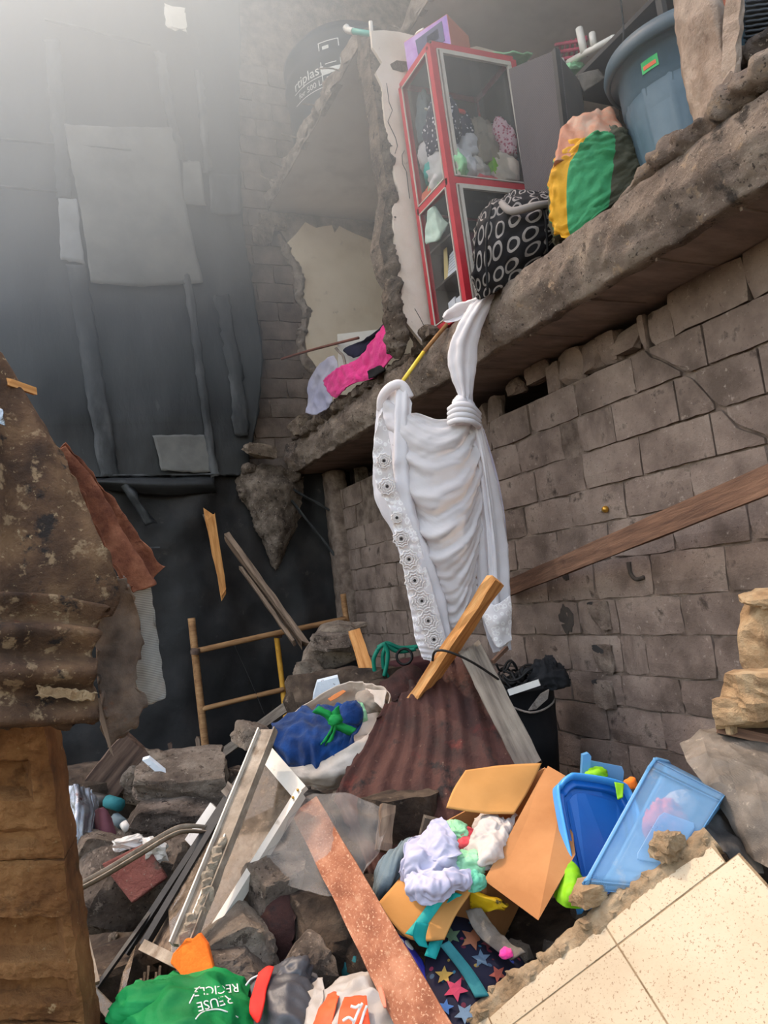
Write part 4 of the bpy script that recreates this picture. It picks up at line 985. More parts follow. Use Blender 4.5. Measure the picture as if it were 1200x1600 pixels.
surf('film_sheet', pnet([[(900, 118, 4.5), (935, 108, 4.5)], [(912, 145, 4.5), (945, 122, 4.5)]]), m_gsheet, nu=10, nv=10, amp=.02, sc=9, thick=.003, L='crinkled grey film hanging below the pipes', Cat='plastic sheet')
tube('cable', [at(968, -10, 4.2), at(972, 20, 4.2), at(974, 60, 4.2), at(966, 100, 4.2)], .005, m_wire, L='thin black cable hanging in front of the inner wall', Cat='cable')

# ---- big tub
tb = thing('tub', (2.98, 2.46, ZF), 'big blue-grey plastic tub with thick rim standing on the slab', 'tub')
TB = Vector((3.2, 2.5, ZF + .005)); tl = Vector((.0, -.02, 1))
def rib(th, h):
    q = (th * 14 / (2 * math.pi)) % 1
    return .022 if (q < .12 and .06 < h < .6) else 0
pr = [(.0, 0), (.215, 0), (.225, .02)] + [(.225 + .06 * i / 10, .02 + .53 * i / 10) for i in range(1, 11)] + [(.295, .56), (.30, .70), (.335, .705), (.345, .72), (.345, .75), (.325, .765), (.305, .755), (.30, .70), (.28, .5), (.22, .03), (0, .025)]
pr = [(r_ * 1.1, h_ * 1.1) for r_, h_ in pr]
tbb = lathe('body', pr, TB, tl, m_tub, tb, n=112, fn=rib)
lathe('rim', [(r_ * 1.1, h_ * 1.1) for r_, h_ in [(.305, .745), (.335, .70), (.352, .705), (.36, .735), (.35, .775), (.325, .785), (.308, .775)]], TB, tl, m_tubd, tb, n=64)
def tubfn(a0, z0):
    def f(u, v, w):
        a = a0 + u / .3
        r_ = .332 + w
        return TB + Vector((math.cos(a) * r_, math.sin(a) * r_, z0 + v))
    return f
tf = tubfn(math.atan2(-TB.y, -TB.x) - .42, .69)
m_gst = M('green_sticker', [(40, 170, 90), (70, 190, 110)], 20, .5, 0)
stk = surf('sticker', [[tf(u, v, .002) for u in (-.04, 0, .04)] for v in (-.03, .03)], m_gst, nu=3, nv=6, parent=tbb)
surf('sticker_band', [[tf(u, v, .004) for u in (-.03, 0, .03)] for v in (-.016, .004)], m_orcl, nu=2, nv=6, parent=tbb)
# ---- striped sack
m_sack = newmat('yellow_green_sack'); n, l = NT(m_sack); b = n['Principled BSDF']
tc = n.new('ShaderNodeTexCoord'); sp = n.new('ShaderNodeSeparateXYZ'); l.new(tc.outputs['UV'], sp.inputs[0])
rp = n.new('ShaderNodeValToRGB'); rp.color_ramp.interpolation = 'CONSTANT'; e = rp.color_ramp.elements
for pos, c_ in ((.25, (66, 66, 56)), (.60, (66, 62, 52))): q = e.new(pos)
cols_ = [(0, (222, 164, 30)), (.24, (66, 160, 106)), (.52, (84, 84, 68)), (.9, (76, 74, 62))]
for q, (pos, c_) in zip(e, cols_): q.position = pos; q.color = lin(c_)
l.new(sp.outputs[0], rp.inputs['Fac']); l.new(rp.outputs[0], b.inputs['Base Color']); b.inputs['Roughness'].default_value = .7
v_ = tex_coord(n, l, (1, 1, 1)); bp = n.new('ShaderNodeBump'); bp.inputs['Strength'].default_value = .35; bp.inputs['Distance'].default_value = .01
l.new(noise_n(n, l, v_, 60), bp.inputs['Height']); l.new(bp.outputs[0], b.inputs['Normal'])
sk = thing('woven_sack', at(900, 372, d=3.85), 'fat woven sack in yellow, green and olive panels beside the tub', 'sack')
rows = [[(866, 368), (892, 372), (940, 330), (1000, 288), (990, 280)], [(858, 340), (880, 350), (930, 310), (1000, 262), (992, 258)], [(856, 280), (875, 270), (925, 250), (992, 238), (990, 225)], [(868, 245), (890, 235), (930, 218), (975, 208), (970, 200)], [(885, 225), (905, 215), (930, 205), (955, 200), (950, 195)]]
cen = at(925, 285, d=4.1)
nt = []
for ri, row in enumerate(rows):
    fr = [at(x, y, d=3.95 - .10 * math.sin(math.pi * (i / 4)) - .04 * ri * 0) for i, (x, y) in enumerate(row)]
    a, b2 = fr[0], fr[-1]; off = Vector((.30, .42, 0)) * (1 - .12 * ri)
    nt.append(fr + [b2.lerp(a, .25) + off * .8, b2.lerp(a, .6) + off, b2.lerp(a, .9) + off * .7])
so = surf('body', nt, m_sack, nu=44, nv=72, closed=True, caps=True, amp=.014, sc=13, rg=True, stretch=(1, 1, 2.6), seed=5, parent=sk)
uvl = so.data.uv_layers.new(name='UVMap')
for lp in so.data.loops:
    j = (lp.vertex_index % 72) / 72 if lp.vertex_index < 44 * 72 else .5
    i = lp.vertex_index // 72 / 44
    u = j * 8 / 4.2                                     # across the front
    uvl.data[lp.index].uv = ((u * 1.0 - .14 * i) if u < 1.05 else .8, i)
m_peach = M('peach_film', [(222, 150, 116), (236, 176, 146), (222, 200, 180)], 7, .5, .4, 24, trans=.35, spec=.4)
nt2 = []
for (row, dd) in ((((862, 262), (885, 244), (930, 222), (985, 218)), 3.92), (((872, 215), (890, 205), (935, 185), (975, 195)), 3.98), (((888, 186), (905, 178), (935, 168), (958, 172)), 4.05)):
    fr = [at(x, y, d=dd - .06 * math.sin(math.pi * i / 3)) for i, (x, y) in enumerate(row)]
    off = Vector((.22, .32, 0)); nt2.append(fr + [fr[-1].lerp(fr[0], .3) + off * .8, fr[-1].lerp(fr[0], .8) + off])
surf('film_top', nt2, m_peach, nu=26, nv=60, closed=True, caps=True, amp=.014, sc=12, rg=True, seed=7, parent=sk, stretch=(1, 1, .4))
# ---- ring-print bag
rb = thing('ring_print_bag', at(800, 450, d=4.4), 'black shopping bag printed with grey rings on the slab edge', 'bag')
nt = []
for (row, dd, ofs) in ((((742, 462), (752, 468), (800, 440), (878, 372), (872, 360)), 4.35, 1.0), (((738, 420), (750, 424), (800, 395), (878, 350), (876, 340)), 4.3, 1.0), (((740, 360), (756, 352), (800, 338), (872, 325), (874, 318)), 4.32, 1.0), (((752, 330), (768, 318), (810, 306), (862, 302), (868, 298)), 4.4, .9), (((775, 312), (790, 304), (815, 297), (848, 293), (856, 292)), 4.5, .6)):
    fr = [at(x, y, d=dd - .09 * math.sin(math.pi * i / 4)) for i, (x, y) in enumerate(row)]
    off = Vector((.22, .36, 0)) * ofs; nt.append(fr + [fr[-1].lerp(fr[0], .2) + off * .9, fr[-1].lerp(fr[0], .8) + off])
rbb = surf('body', nt, m_rings, nu=44, nv=70, closed=True, caps=True, amp=.016, sc=10, rg=True, seed=11, parent=rb, uv=(7, 18))
tube('handle', [at(784, 318, 4.3), at(800, 330, 4.2), at(835, 322, 4.18), at(862, 318, 4.25)], .022, m_rings, rb)
tube('piping', [at(768, 320, 4.3), at(760, 380, 4.22), at(762, 455, 4.24)], .007, m_black, rbb)
tube('piping', [at(842, 305, 4.3), at(852, 340, 4.2), at(856, 395, 4.24)], .007, m_black, rbb)
# ---- wicker basket behind the pier
wb = thing('wicker_basket', at(1185, 100, X=2.8), 'grey wicker basket at the upper right edge behind the pier', 'basket')
o0 = [at(1166, -30, X=2.75), at(1165, 88, X=2.75), at(1260, 70, X=2.9), at(1262, -40, X=2.9)]
prism('inner_wall', [o0[0], o0[3], o0[2], o0[1]], (1, .6, 0), .25, m_blkal, wb)
for q in range(15):
    t_ = (q + .3) / 15; a = o0[0].lerp(o0[1], t_); b2 = o0[3].lerp(o0[2], t_)
    tube('cane', [a + Vector((-.012 if (i + q) % 2 else -.004, 0, 0)) + (b2 - a) * i / 9 for i in range(10)], .006, m_basket, wb, n=5, res=2)

# ---- cloths near the broken room
surf('pink_cloth', pnet([[(612, 490, 5.6), (622, 500, 5.55), (627, 545, 5.5)], [(590, 520, 5.75), (600, 535, 5.65), (612, 560, 5.6)], [(560, 560, 6.1), (575, 580, 5.95), (585, 590, 5.9)], [(528, 575, 6.4), (545, 590, 6.2), (550, 600, 6.15)], [(505, 595, 6.7), (515, 615, 6.6), (525, 622, 6.5)]]), m_pink, nu=50, nv=24, amp=.016, sc=16, seed=3, thick=.012, L='bright pink quilted cloth draped on the slab under the cream wall', Cat='cloth')
surf('dark_cloth', pnet([[(606, 488, 5.66), (618, 494, 5.6)], [(600, 505, 5.75), (607, 520, 5.66)], [(570, 530, 6.2), (590, 528, 6.1)], [(538, 545, 6.5), (560, 556, 6.3)], [(540, 552, 6.5), (552, 558, 6.4)]]), m_navy, nu=30, nv=12, amp=.02, sc=10, seed=4, thick=.012, L='navy cloth tucked behind the pink one', Cat='cloth')
surf('tulle', pnet([[(522, 555, 6.7), (528, 570, 6.6), (527, 590, 6.55)], [(495, 575, 6.9), (512, 590, 6.75), (525, 605, 6.6)], [(482, 600, 7.0), (498, 615, 6.9), (520, 625, 6.6)], [(478, 645, 7.0), (492, 648, 6.9), (510, 640, 6.7)]]), m_tulle, nu=30, nv=24, amp=.03, sc=9, seed=5, thick=.003, L='pale lilac tulle trailing from the pink cloth over the slab end', Cat='cloth')
surf('dark_sock', pnet([[(575, 580, 5.85), (585, 575, 5.8), (600, 570, 5.75)], [(578, 592, 5.85), (588, 588, 5.78), (602, 578, 5.72)]]), m_black, nu=8, nv=16, amp=.012, sc=14, thick=.02, L='small black cloth showing under the pink cloth', Cat='cloth')
tube('rod', [at(440, 561, Y=7.0), at(490, 546, d=7.0), at(560, 528, d=6.2)], .012, M('brown_rod', [(110, 66, 54), (134, 84, 68)], 6, .7, .1, 30), L='thin reddish rod poking left across the block wall', Cat='rod')
prism('white_board', atl([(527, 522), (590, 515), (588, 575), (530, 600)], d=6.6), (.3, .9, 0), .02, m_pvc, L='small white board leaning behind the pink cloth', Cat='board')
tube('bent_rebar', [at(524, 543, 6.5), at(530, 550, 6.5), at(536, 556, 6.45), at(540, 572, 6.4)], .012, m_conc, L='bent grey iron beside the tulle', Cat='iron')
# ---- stick that carries the cloth
st = thing('stick', at(695, 510, d=4.95), 'brown and yellow stick jutting from the slab edge, holding up the white cloth', 'stick')
S0, S1, S2 = at(698, 507, 4.95), at(662, 550, 4.85), at(626, 600, 4.75)
tube('brown_half', [S0, S1], .014, m_bstick, st); tube('yellow_half', [S1, S2], .013, m_ystick, st)

# ================================================================== WHITE CLOTH HUNG FROM THE SLAB
wc = thing('white_cloth', at(700, 1030, d=4.5), 'long white lace-edged cloth knotted over the slab edge', 'cloth')
surf('swag', pnet([[(602, 618, 4.56), (630, 640, 4.52), (665, 652, 4.48), (700, 655, 4.46), (728, 652, 4.44)],
                   [(598, 660, 4.56), (632, 690, 4.46), (672, 705, 4.40), (712, 695, 4.40), (738, 670, 4.44)],
                   [(602, 720, 4.58), (640, 765, 4.46), (682, 790, 4.38), (722, 770, 4.38), (748, 710, 4.46)],
                   [(625, 800, 4.58), (660, 850, 4.48), (695, 865, 4.40), (728, 840, 4.40), (752, 770, 4.48)],
                   [(650, 880, 4.58), (680, 925, 4.50), (708, 930, 4.44), (734, 900, 4.42), (752, 840, 4.5)],
                   [(668, 950, 4.58), (690, 985, 4.52), (712, 985, 4.48), (730, 950, 4.46), (745, 900, 4.5)],
                   [(682, 1000, 4.58), (695, 1020, 4.54), (710, 1005, 4.5), (722, 970, 4.5), (738, 930, 4.52)]]),
     m_sheer, nu=130, nv=70, amp=.005, sc=15, rg=True, fold=(.020, 12, 'u'), seed=4, parent=wc, stretch=(.5, .5, 1.4), thick=.002)
surf('inner_fall', pnet([[(640, 660, 4.62), (690, 662, 4.62), (740, 660, 4.6)], [(635, 760, 4.66), (690, 770, 4.66), (748, 760, 4.62)], [(650, 860, 4.66), (700, 880, 4.66), (745, 860, 4.62)], [(680, 960, 4.64), (705, 965, 4.64), (738, 940, 4.62)]]),
     m_white, nu=50, nv=50, amp=.012, sc=8, fold=(.02, 5, 'v'), seed=14, parent=wc, thick=.002)
surf('left_fall', pnet([[(594, 622, 4.62), (606, 602, 4.55), (626, 598, 4.5), (644, 630, 4.48)], [(588, 690, 4.6), (604, 690, 4.5), (622, 690, 4.46), (640, 700, 4.5)], [(586, 770, 4.6), (606, 780, 4.5), (628, 785, 4.44), (648, 800, 4.48)],
                        [(612, 830, 4.58), (632, 850, 4.5), (652, 860, 4.44), (674, 880, 4.5)], [(634, 900, 4.56), (654, 920, 4.5), (674, 935, 4.44), (692, 950, 4.5)], [(646, 970, 4.56), (666, 985, 4.5), (684, 1000, 4.46), (700, 1000, 4.5)], [(658, 1028, 4.56), (672, 1032, 4.52), (686, 1034, 4.48), (700, 1020, 4.5)]]),
     m_white, nu=90, nv=36, amp=.010, sc=8, fold=(.018, 2.5, 'v'), seed=5, parent=wc, thick=.002)
lo = [(596, 640), (584, 690), (584, 735), (592, 768), (608, 792), (616, 830), (622, 850), (628, 878), (633, 905), (638, 935), (644, 965), (648, 995), (655, 1015), (662, 1030)]
li_ = [(598, 645), (610, 695), (614, 735), (622, 770), (638, 800), (650, 830), (658, 855), (664, 880), (672, 905), (680, 935), (688, 965), (696, 995), (698, 1020), (690, 1036)]
lb = surf('lace_border', [[at(a[0] + (b[0] - a[0]) * t, a[1] + (b[1] - a[1]) * t, 4.40 + .03 * t) for t in (0, .33, .66, 1)] for a, b in zip(lo, li_)], m_lace, nu=140, nv=14, amp=.006, sc=22, seed=6, parent=wc, thick=.003,
     fn=lambda u, v: 0.006 * math.sin(u * 2 * math.pi * 26) * (1 - v))
fw = Vector(RM @ np.array([0, 0, -1.0]))
cu_, cv_ = Vector(RM[:, 0]), Vector(RM[:, 1])
for q, (px, py, r) in enumerate(((620, 809, .03), (627, 842, .045), (639, 874, .05), (648, 907, .055), (659, 939, .055), (669, 970, .055), (678, 999, .05), (600, 720, .04), (605, 760, .045))):
    c_ = at(px, py, 4.385)
    for rr_ in (1.0, .68, .4):
        ring = [c_ + (cu_ * math.cos(t) + cv_ * math.sin(t)) * r * rr_ * (1 + .12 * math.cos(9 * t)) for t in [2 * math.pi * i / 27 for i in range(28)]]
        tube('lace_flower', ring, .0045, m_laceb, wc if False else lb, n=5, res=2)
    lathe('eyelet', [(.0, 0), (.009, .001)], c_ - fw * .004, -fw, m_holeshade, lb, n=10)  # dark dot painted for the shade in the eyelet hole
surf('right_fall', pnet([[(712, 655, 4.50), (728, 665, 4.44), (744, 660, 4.44), (748, 655, 4.5)], [(728, 715, 4.54), (745, 725, 4.46), (758, 725, 4.44), (768, 730, 4.52)], [(738, 790, 4.56), (755, 800, 4.48), (770, 800, 4.46), (782, 790, 4.54)], [(742, 860, 4.56), (760, 870, 4.48), (778, 866, 4.46), (792, 866, 4.54)],
                         [(746, 925, 4.56), (764, 935, 4.5), (780, 935, 4.46), (794, 930, 4.54)], [(755, 975, 4.56), (770, 980, 4.5), (785, 985, 4.48), (797, 980, 4.54)], [(772, 1018, 4.56), (780, 1020, 4.52), (790, 1020, 4.5), (798, 1012, 4.54)]]),
     m_white, nu=80, nv=40, amp=.008, sc=8, fold=(.02, 3.5, 'v'), seed=7, parent=wc, thick=.002, ragged=.01)
surf('sheer_tail', pnet([[(748, 665, 4.56), (756, 670, 4.56)], [(762, 740, 4.6), (778, 745, 4.6)], [(772, 810, 4.6), (790, 815, 4.6)], [(775, 868, 4.6), (793, 866, 4.6)]]), m_tulle, nu=30, nv=12, amp=.008, sc=9, seed=8, parent=wc, thick=.002)
surf('lace_hem', pnet([[(748, 930, 4.46), (772, 945, 4.44), (797, 930, 4.48)], [(752, 955, 4.45), (775, 970, 4.42), (800, 950, 4.47)], [(762, 985, 4.46), (778, 992, 4.44), (799, 975, 4.48)], [(770, 1002, 4.47), (780, 1012, 4.45), (799, 1000, 4.48)]]), m_lace, nu=24, nv=24, amp=.006, sc=20, seed=9, parent=wc, thick=.004)
surf('sash', [[at(x + dx * w, y + dy * w * .45, d + dd * .05) for (dx, dy, dd) in ((-1, 0, 0), (-.6, .2, -.6), (0, .2, -1), (.6, .0, -.6), (1, 0, 0), (.3, 0, .7), (-.4, 0, .7))] for (x, y, w, d) in
     ((768, 458, 14, 4.42), (752, 476, 17, 4.40), (738, 500, 19, 4.40), (726, 530, 22, 4.41), (722, 565, 23, 4.42), (724, 595, 17, 4.42), (727, 615, 11, 4.42), (726, 630, 13, 4.42))],
     m_white, nu=50, nv=36, closed=True, caps=True, amp=.006, sc=16, fold=(.008, 7, 'v'), seed=10, parent=wc)
surf('bow', [[at(x + dx * w * .6, y + dy * w, d + dd * .05) for (dx, dy, dd) in ((-.6, -.8, 0), (0, -.9, -.8), (.6, -.5, -.8), (.7, .5, 0), (0, .9, -.8), (-.6, .7, 0), (0, 0, .8))] for (x, y, w, d) in
     ((693, 498, 4, 4.52), (702, 494, 11, 4.5), (716, 488, 14, 4.47), (730, 481, 12, 4.45), (746, 474, 10, 4.43), (760, 466, 9, 4.43))],
     m_white, nu=36, nv=30, closed=True, caps=True, amp=.008, sc=16, seed=11, parent=wc)
crumple('knot', at(725, 642, 4.42), (.16, .14, .17), m_white, 12, .10, 2.6, (0, .3, .4), 30, 40, wc, flat=2)
for q in range(4):
    tube('knot_wrap', [at(702, 640 + 7 * q, 4.41), at(715, 632 + 8 * q, 4.34), at(735, 634 + 8 * q, 4.34), at(749, 648 + 6 * q, 4.42)], .017, m_white, wc, n=10)
tube('corner_wrap', [at(596, 640, 4.6), at(598, 620, 4.55), at(612, 604, 4.5), at(628, 602, 4.5), (at(640, 622, 4.5))], .03, m_white, wc, n=10)

# ---- brass bulb holder on the wall
bh = thing('bulb_holder', at(947, 796, X=XW), 'small brass bulb holder fixed to the block wall', 'bulb holder')
pB = at(948, 796, X=XW)
lathe('cap', [(0, 0), (.018, .0), (.02, .02), (.012, .035), (0, .038)], pB, (-1, -.3, .1), m_brass, bh, n=16)
lathe('screw', [(0, 0), (.008, 0), (.008, .02), (0, .022)], pB + Vector((-.0, .03, -.004)), (-1, 0, 0), m_conc, bh, n=10)
# ---- long batten leaning along the wall
bar('batten', at(788, 922, X=2.93), at(1290, 712, X=2.42), .035, .105, m_wbrown, up=(0, 0, 1), segs=14, jit=.002, jag=.02, seed=3, L='long brown batten leaning up to the right across the block wall', Cat='batten')

# ================================================================== BACK OF THE YARD
bar('splintered_board', at(326, 795, Y=7.25), at(351, 936, Y=7.25), .025, .10, m_wnew, up=(1, 0, .1), segs=8, jag=.12, jit=.004, seed=5, taper=.55, L='short fresh splintered board standing before the black sheeting', Cat='board')
bar('old_plank', at(350, 832, Y=7.2), at(480, 1012, Y=6.6), .05, .16, m_wold, up=(-.4, -.4, .9), segs=10, jag=.08, jit=.006, seed=6, L='weathered plank leaning diagonally above the bamboo ladder', Cat='plank')
bar('old_strip', at(375, 885, Y=7.1), at(462, 1008, Y=6.6), .03, .05, m_wold, up=(-.4, -.4, .9), segs=8, jag=.06, jit=.004, seed=7, L='narrow weathered strip split from the leaning plank', Cat='plank')
bar('short_stick', at(319, 803, Y=7.3), at(330, 830, Y=7.3), .025, .03, m_wgrey, L='grey stick end beside the splintered board', Cat='stick')
ld = thing('bamboo_ladder', at(322, 1180, Y=7.2), 'rough bamboo ladder frame leaning on the black sheeting', 'ladder')
rail0 = tube('rail', [at(299, 966, Y=7.2), at(310, 1070, Y=7.15), at(323, 1185, Y=7.1)], .035, m_bamboo, ld)
tube('rail', [at(536, 928, Y=7.0), at(540, 960, Y=7.0), at(548, 1010, Y=6.9)], .03, m_bamboo, ld)
tube('yellow_rail', [at(432, 994, Y=7.1), at(440, 1060, Y=7.1), at(447, 1128, Y=7.0)], .026, m_yel, ld)
tube('rung', [at(304, 1018, Y=7.12), at(420, 992, Y=7.05), at(540, 967, Y=6.95)], .027, m_bamboo, ld)
tube('rung', [at(316, 1108, Y=7.12), at(380, 1092, Y=7.1), at(444, 1077, Y=7.05)], .024, m_bamboo, ld)
for q, (px, py) in enumerate(((305, 1018), (538, 968), (434, 992))): lathe('lashing', [(.04, -.03), (.046, 0), (.04, .03)], at(px, py, Y=7.1), (.2, 0, 1), m_wdark, rail0, n=10)
bar('grey_batten', at(330, 1190, 6.6), at(500, 1066, 5.6), .03, .075, m_wgrey, segs=8, jag=.03, seed=8, L='grey batten sloping up behind the blue blanket bag', Cat='batten')
tube('thin_wire', [at(365, 1005, 7.2), at(390, 1060, 7.1), at(415, 1120, 7.0)], .004, m_wire, L='thin wire hanging between the ladder rungs', Cat='wire')
cc = thing('concrete_lump', at(515, 1060, d=5.6), 'angular broken concrete lump with flat top below the column', 'concrete')
hull = [(466, 1062), (472, 1030), (492, 1000), (500, 985), (530, 978), (556, 982), (558, 1010), (562, 1030), (540, 1040), (500, 1055)]
prism('lump', [at(x, y, 5.55) for x, y in hull], (.35, .9, .1), .35, m_dusty, cc, bev=.03)
chunk('top_crust', at(520, 1002, 5.5), (.33, .3, .13), m_rubble, seed=61, rough=.1, parent=cc, rot=(.3, .05, .3))
chunk('toe', at(482, 1048, 5.45), (.2, .2, .16), m_dusty, seed=62, rough=.08, parent=cc)
chunk('flat_slab', at(540, 984, 5.8), (.3, .2, .05), m_dusty, seed=63, rough=.05, rot=(0, -.15, .2), L='thin flat stone on top of the angular concrete lump', Cat='stone')
bar('upright_plank', at(553, 985, 5.2), at(588, 1092, 4.9), .03, .085, m_wnew, up=(1, 0, .3), segs=8, jit=.003, jag=.02, seed=9, L='fresh timber stake standing between the concrete lump and green hose', Cat='stake')
prism('foam_board', [at(x, y, 4.75) for x, y in ((484, 1108), (496, 1066), (528, 1058), (532, 1072), (520, 1100), (500, 1112))], (.3, .9, .3), .04, m_foam, L='white pitted foam piece behind the blanket bag', Cat='foam board')
ho = thing('hose', at(610, 1050, 5.1), 'dark green garden hose looped over the maroon crate', 'hose')
for q, pts in enumerate(([(590, 1012), (605, 1005), (625, 1012), (655, 1010)], [(588, 1018), (600, 1008), (622, 1018), (650, 1014)], [(604, 1008), (598, 1025), (600, 1045), (606, 1058)], [(590, 1016), (584, 1030), (586, 1050), (592, 1056)], [(600, 1004), (606, 1020), (604, 1040), (600, 1056)])):
    tube('loop', [at(x, y, 5.0 - .02 * q) for x, y in pts], .014, m_hose, ho)
m_maroonc = M('maroon_crate', [(60, 34, 38), (78, 44, 46)], 4, .6, .1, 30)
crt = thing('crate', at(650, 1070, 5.3), 'maroon plastic crate half buried behind the fresh timber', 'crate')
o_ = bevel(box('body', (2.25, 4.55, .2), (2.68, 4.95, 1.12), m_maroonc, crt), .02)
for q in range(3): box('slot', (2.22, 4.62 + .1 * q, .85), (2.26, 4.66 + .1 * q, 1.0), m_bucket, crt)
lathe('ring_pull', [(.05, 0), (.06, .008), (.05, .016), (.042, .008), (.05, 0)], at(632, 1026, 4.95), (-.5, -.8, .2), m_bucket, crt, n=20)
surf('red_scrap', pnet([[(606, 1070, 4.6), (625, 1056, 4.6), (640, 1050, 4.65), (656, 1080, 4.6)], [(602, 1090, 4.5), (620, 1085, 4.45), (640, 1085, 4.45), (655, 1100, 4.5)], [(608, 1112, 4.5), (622, 1115, 4.45), (640, 1120, 4.4), (650, 1120, 4.4)]]), m_redsheet, nu=24, nv=24, amp=.05, sc=5, rg=True, thick=.004, seed=4, L='crumpled red sheet metal between the crate and the bag', Cat='sheet metal')
bar('pale_offcut', at(588, 1080, 4.7), at(622, 1100, 4.6), .05, .08, m_wold, L='pale timber offcut beside the crumpled red metal', Cat='timber')

# ---- white bag with blue blanket
bg = thing('sack_bag', at(525, 1228, 4.0), 'open white woven bag stuffed with a blue blanket tied with green ribbon', 'bag')
rim = [(436, 1190, 3.98), (490, 1194, 3.88), (548, 1165, 3.86), (585, 1135, 3.92), (606, 1084, 4.05), (572, 1068, 4.28), (530, 1072, 4.38), (455, 1122, 4.35)]
mid = [(448, 1206, 3.98), (500, 1214, 3.84), (560, 1190, 3.82), (598, 1150, 3.92), (607, 1110, 4.12), (570, 1110, 4.42), (530, 1120, 4.5), (450, 1160, 4.42)]
bot = [(468, 1217, 4.02), (515, 1230, 3.9), (560, 1216, 3.9), (582, 1182, 3.98), (592, 1150, 4.18), (560, 1150, 4.4), (530, 1160, 4.4), (480, 1180, 4.3)]
bgb = surf('body', pnet([rim, mid, bot]), m_sackw, nu=34, nv=80, closed=True, amp=.010, sc=12, rg=True, seed=15, parent=bg, thick=.004)
surf('base', pnet([bot[:4], [bot[7], bot[6], bot[5], bot[4]]]), m_sackw, nu=8, nv=12, parent=bg, thick=.004)
surf('label_print', pnet([[(531, 1226, 3.86), (548, 1200, 3.8), (566, 1180, 3.8)], [(540, 1224, 3.86), (562, 1206, 3.8), (574, 1180, 3.82)]]), m_greenp, nu=10, nv=16, parent=bgb, thick=.002)
surf('orange_print', pnet([[(512, 1092, 4.36), (524, 1084, 4.36), (536, 1078, 4.36)], [(516, 1096, 4.35), (528, 1090, 4.35), (541, 1080, 4.35)]]), m_orangep, nu=6, nv=10, parent=bgb, thick=.002)
surf('hem', pnet([[(572, 1076, 4.25), (585, 1078, 4.15), (604, 1078, 4.05)], [(566, 1092, 4.2), (584, 1096, 4.1), (600, 1110, 4.0)]]), m_sackw, nu=10, nv=14, amp=.01, sc=14, parent=bg, thick=.003)
bl = thing('blanket', at(480, 1180, 3.98), 'royal blue fleece blanket tied with green ribbon inside the white bag', 'blanket')
surf('fleece', pnet([[(424, 1132, 4.15), (470, 1116, 4.26), (505, 1108, 4.28), (535, 1104, 4.22), (562, 1098, 4.16)], [(430, 1150, 4.05), (468, 1138, 4.05), (510, 1120, 4.1), (540, 1112, 4.1), (566, 1112, 4.12)], [(434, 1168, 4.0), (470, 1164, 3.92), (508, 1150, 3.92), (538, 1140, 3.95), (566, 1130, 4.0)], [(438, 1186, 3.98), (470, 1190, 3.9), (500, 1188, 3.88), (530, 1172, 3.88), (552, 1158, 3.9)], [(445, 1196, 4.0), (475, 1200, 3.95), (505, 1198, 3.92), (530, 1185, 3.92), (550, 1170, 3.94)]]),
     m_bluecl, nu=60, nv=70, amp=.026, sc=6.5, rg=True, seed=16, parent=bl, thick=.01, fold=(.012, 4, 'v'))
crumple('fold', at(548, 1118, 4.0), (.12, .12, .15), m_bluecl, 17, .15, 2.2, (0, .4, 0), 26, 36, bl, flat=2)
for q, (pts, w) in enumerate(((((493, 1108), (510, 1116), (522, 1128), (538, 1138), (552, 1144)), 7), (((523, 1108), (525, 1124), (522, 1142), (514, 1160)), 8), (((505, 1160), (515, 1145), (522, 1130)), 6))):
    surf('ribbon', [[at(x - w * .7, y + w * .7, 3.86) for x, y in pts], [at(x, y, 3.83) for x, y in pts], [at(x + w * .7, y - w * .7, 3.86) for x, y in pts]], m_green, nu=8, nv=20, amp=.01, sc=18, parent=bl, thick=.006, seed=q)
crumple('green_bow', at(524, 1126, 3.84), (.07, .06, .06), m_green, 3, .2, 2.5, parent=bl, nu=18, nv=24)
crumple('khaki_bundle', at(580, 1100, 4.2), (.15, .2, .14), m_khaki, 18, .15, 2.2, L='khaki bundle inside the mouth of the white bag', Cat='clothing')
crumple('white_lining', at(564, 1118, 4.04), (.06, .06, .12), m_mint, 19, .15, 2.2, L='pale green cloth edge beside the blanket', Cat='clothing')

# ---- red corrugated sheet with timbers
surf('corrugated_sheet', pnet([[(600, 1108, 3.95), (640, 1072, 3.95), (695, 1036, 3.95), (745, 1014, 3.95)], [(566, 1170, 3.75), (640, 1150, 3.72), (712, 1120, 3.72), (776, 1085, 3.78)], [(528, 1238, 3.55), (620, 1235, 3.5), (716, 1205, 3.5), (808, 1150, 3.62)], [(560, 1320, 3.35), (640, 1320, 3.3), (745, 1295, 3.3), (850, 1220, 3.48)], [(580, 1380, 3.2), (650, 1380, 3.2), (760, 1350, 3.2), (860, 1280, 3.35)]]),
     m_redsheet, nu=60, nv=140, amp=.008, sc=7, seed=18, thick=.003, ragged=.04, fn=lambda u, v: .009 * math.sin(2 * math.pi * 9 * v), L='red rusted corrugated sheet leaning behind the cardboard box', Cat='sheet metal')
bar('edge_board', at(732, 1008, 3.75), at(832, 1205, 3.5), .02, .12, m_wgrey, up=(.9, -.4, .3), segs=10, jag=.05, jit=.004, seed=19, L='grey weathered board along the right edge of the red sheet', Cat='board')
bar('leaning_timber', at(780, 898, 3.55), at(630, 1126, 4.02), .05, .11, m_wnew, up=(-.6, -.5, .2), segs=12, jag=.06, jit=.004, seed=20, L='fresh orange timber leaning before the white cloth', Cat='timber')
tube('tie_wire', [at(676, 1032, 3.6), at(680, 1018, 3.55), at(700, 1018, 3.52), at(740, 1036, 3.55), at(788, 1068, 3.7)], .006, m_wire, L='black wire tying the timber to the grey board', Cat='wire')
bar('red_stick', at(770, 1034, 4.1), at(792, 1012, 4.2), .02, .02, m_wbrown, L='short reddish stick under the cloth hem', Cat='stick')
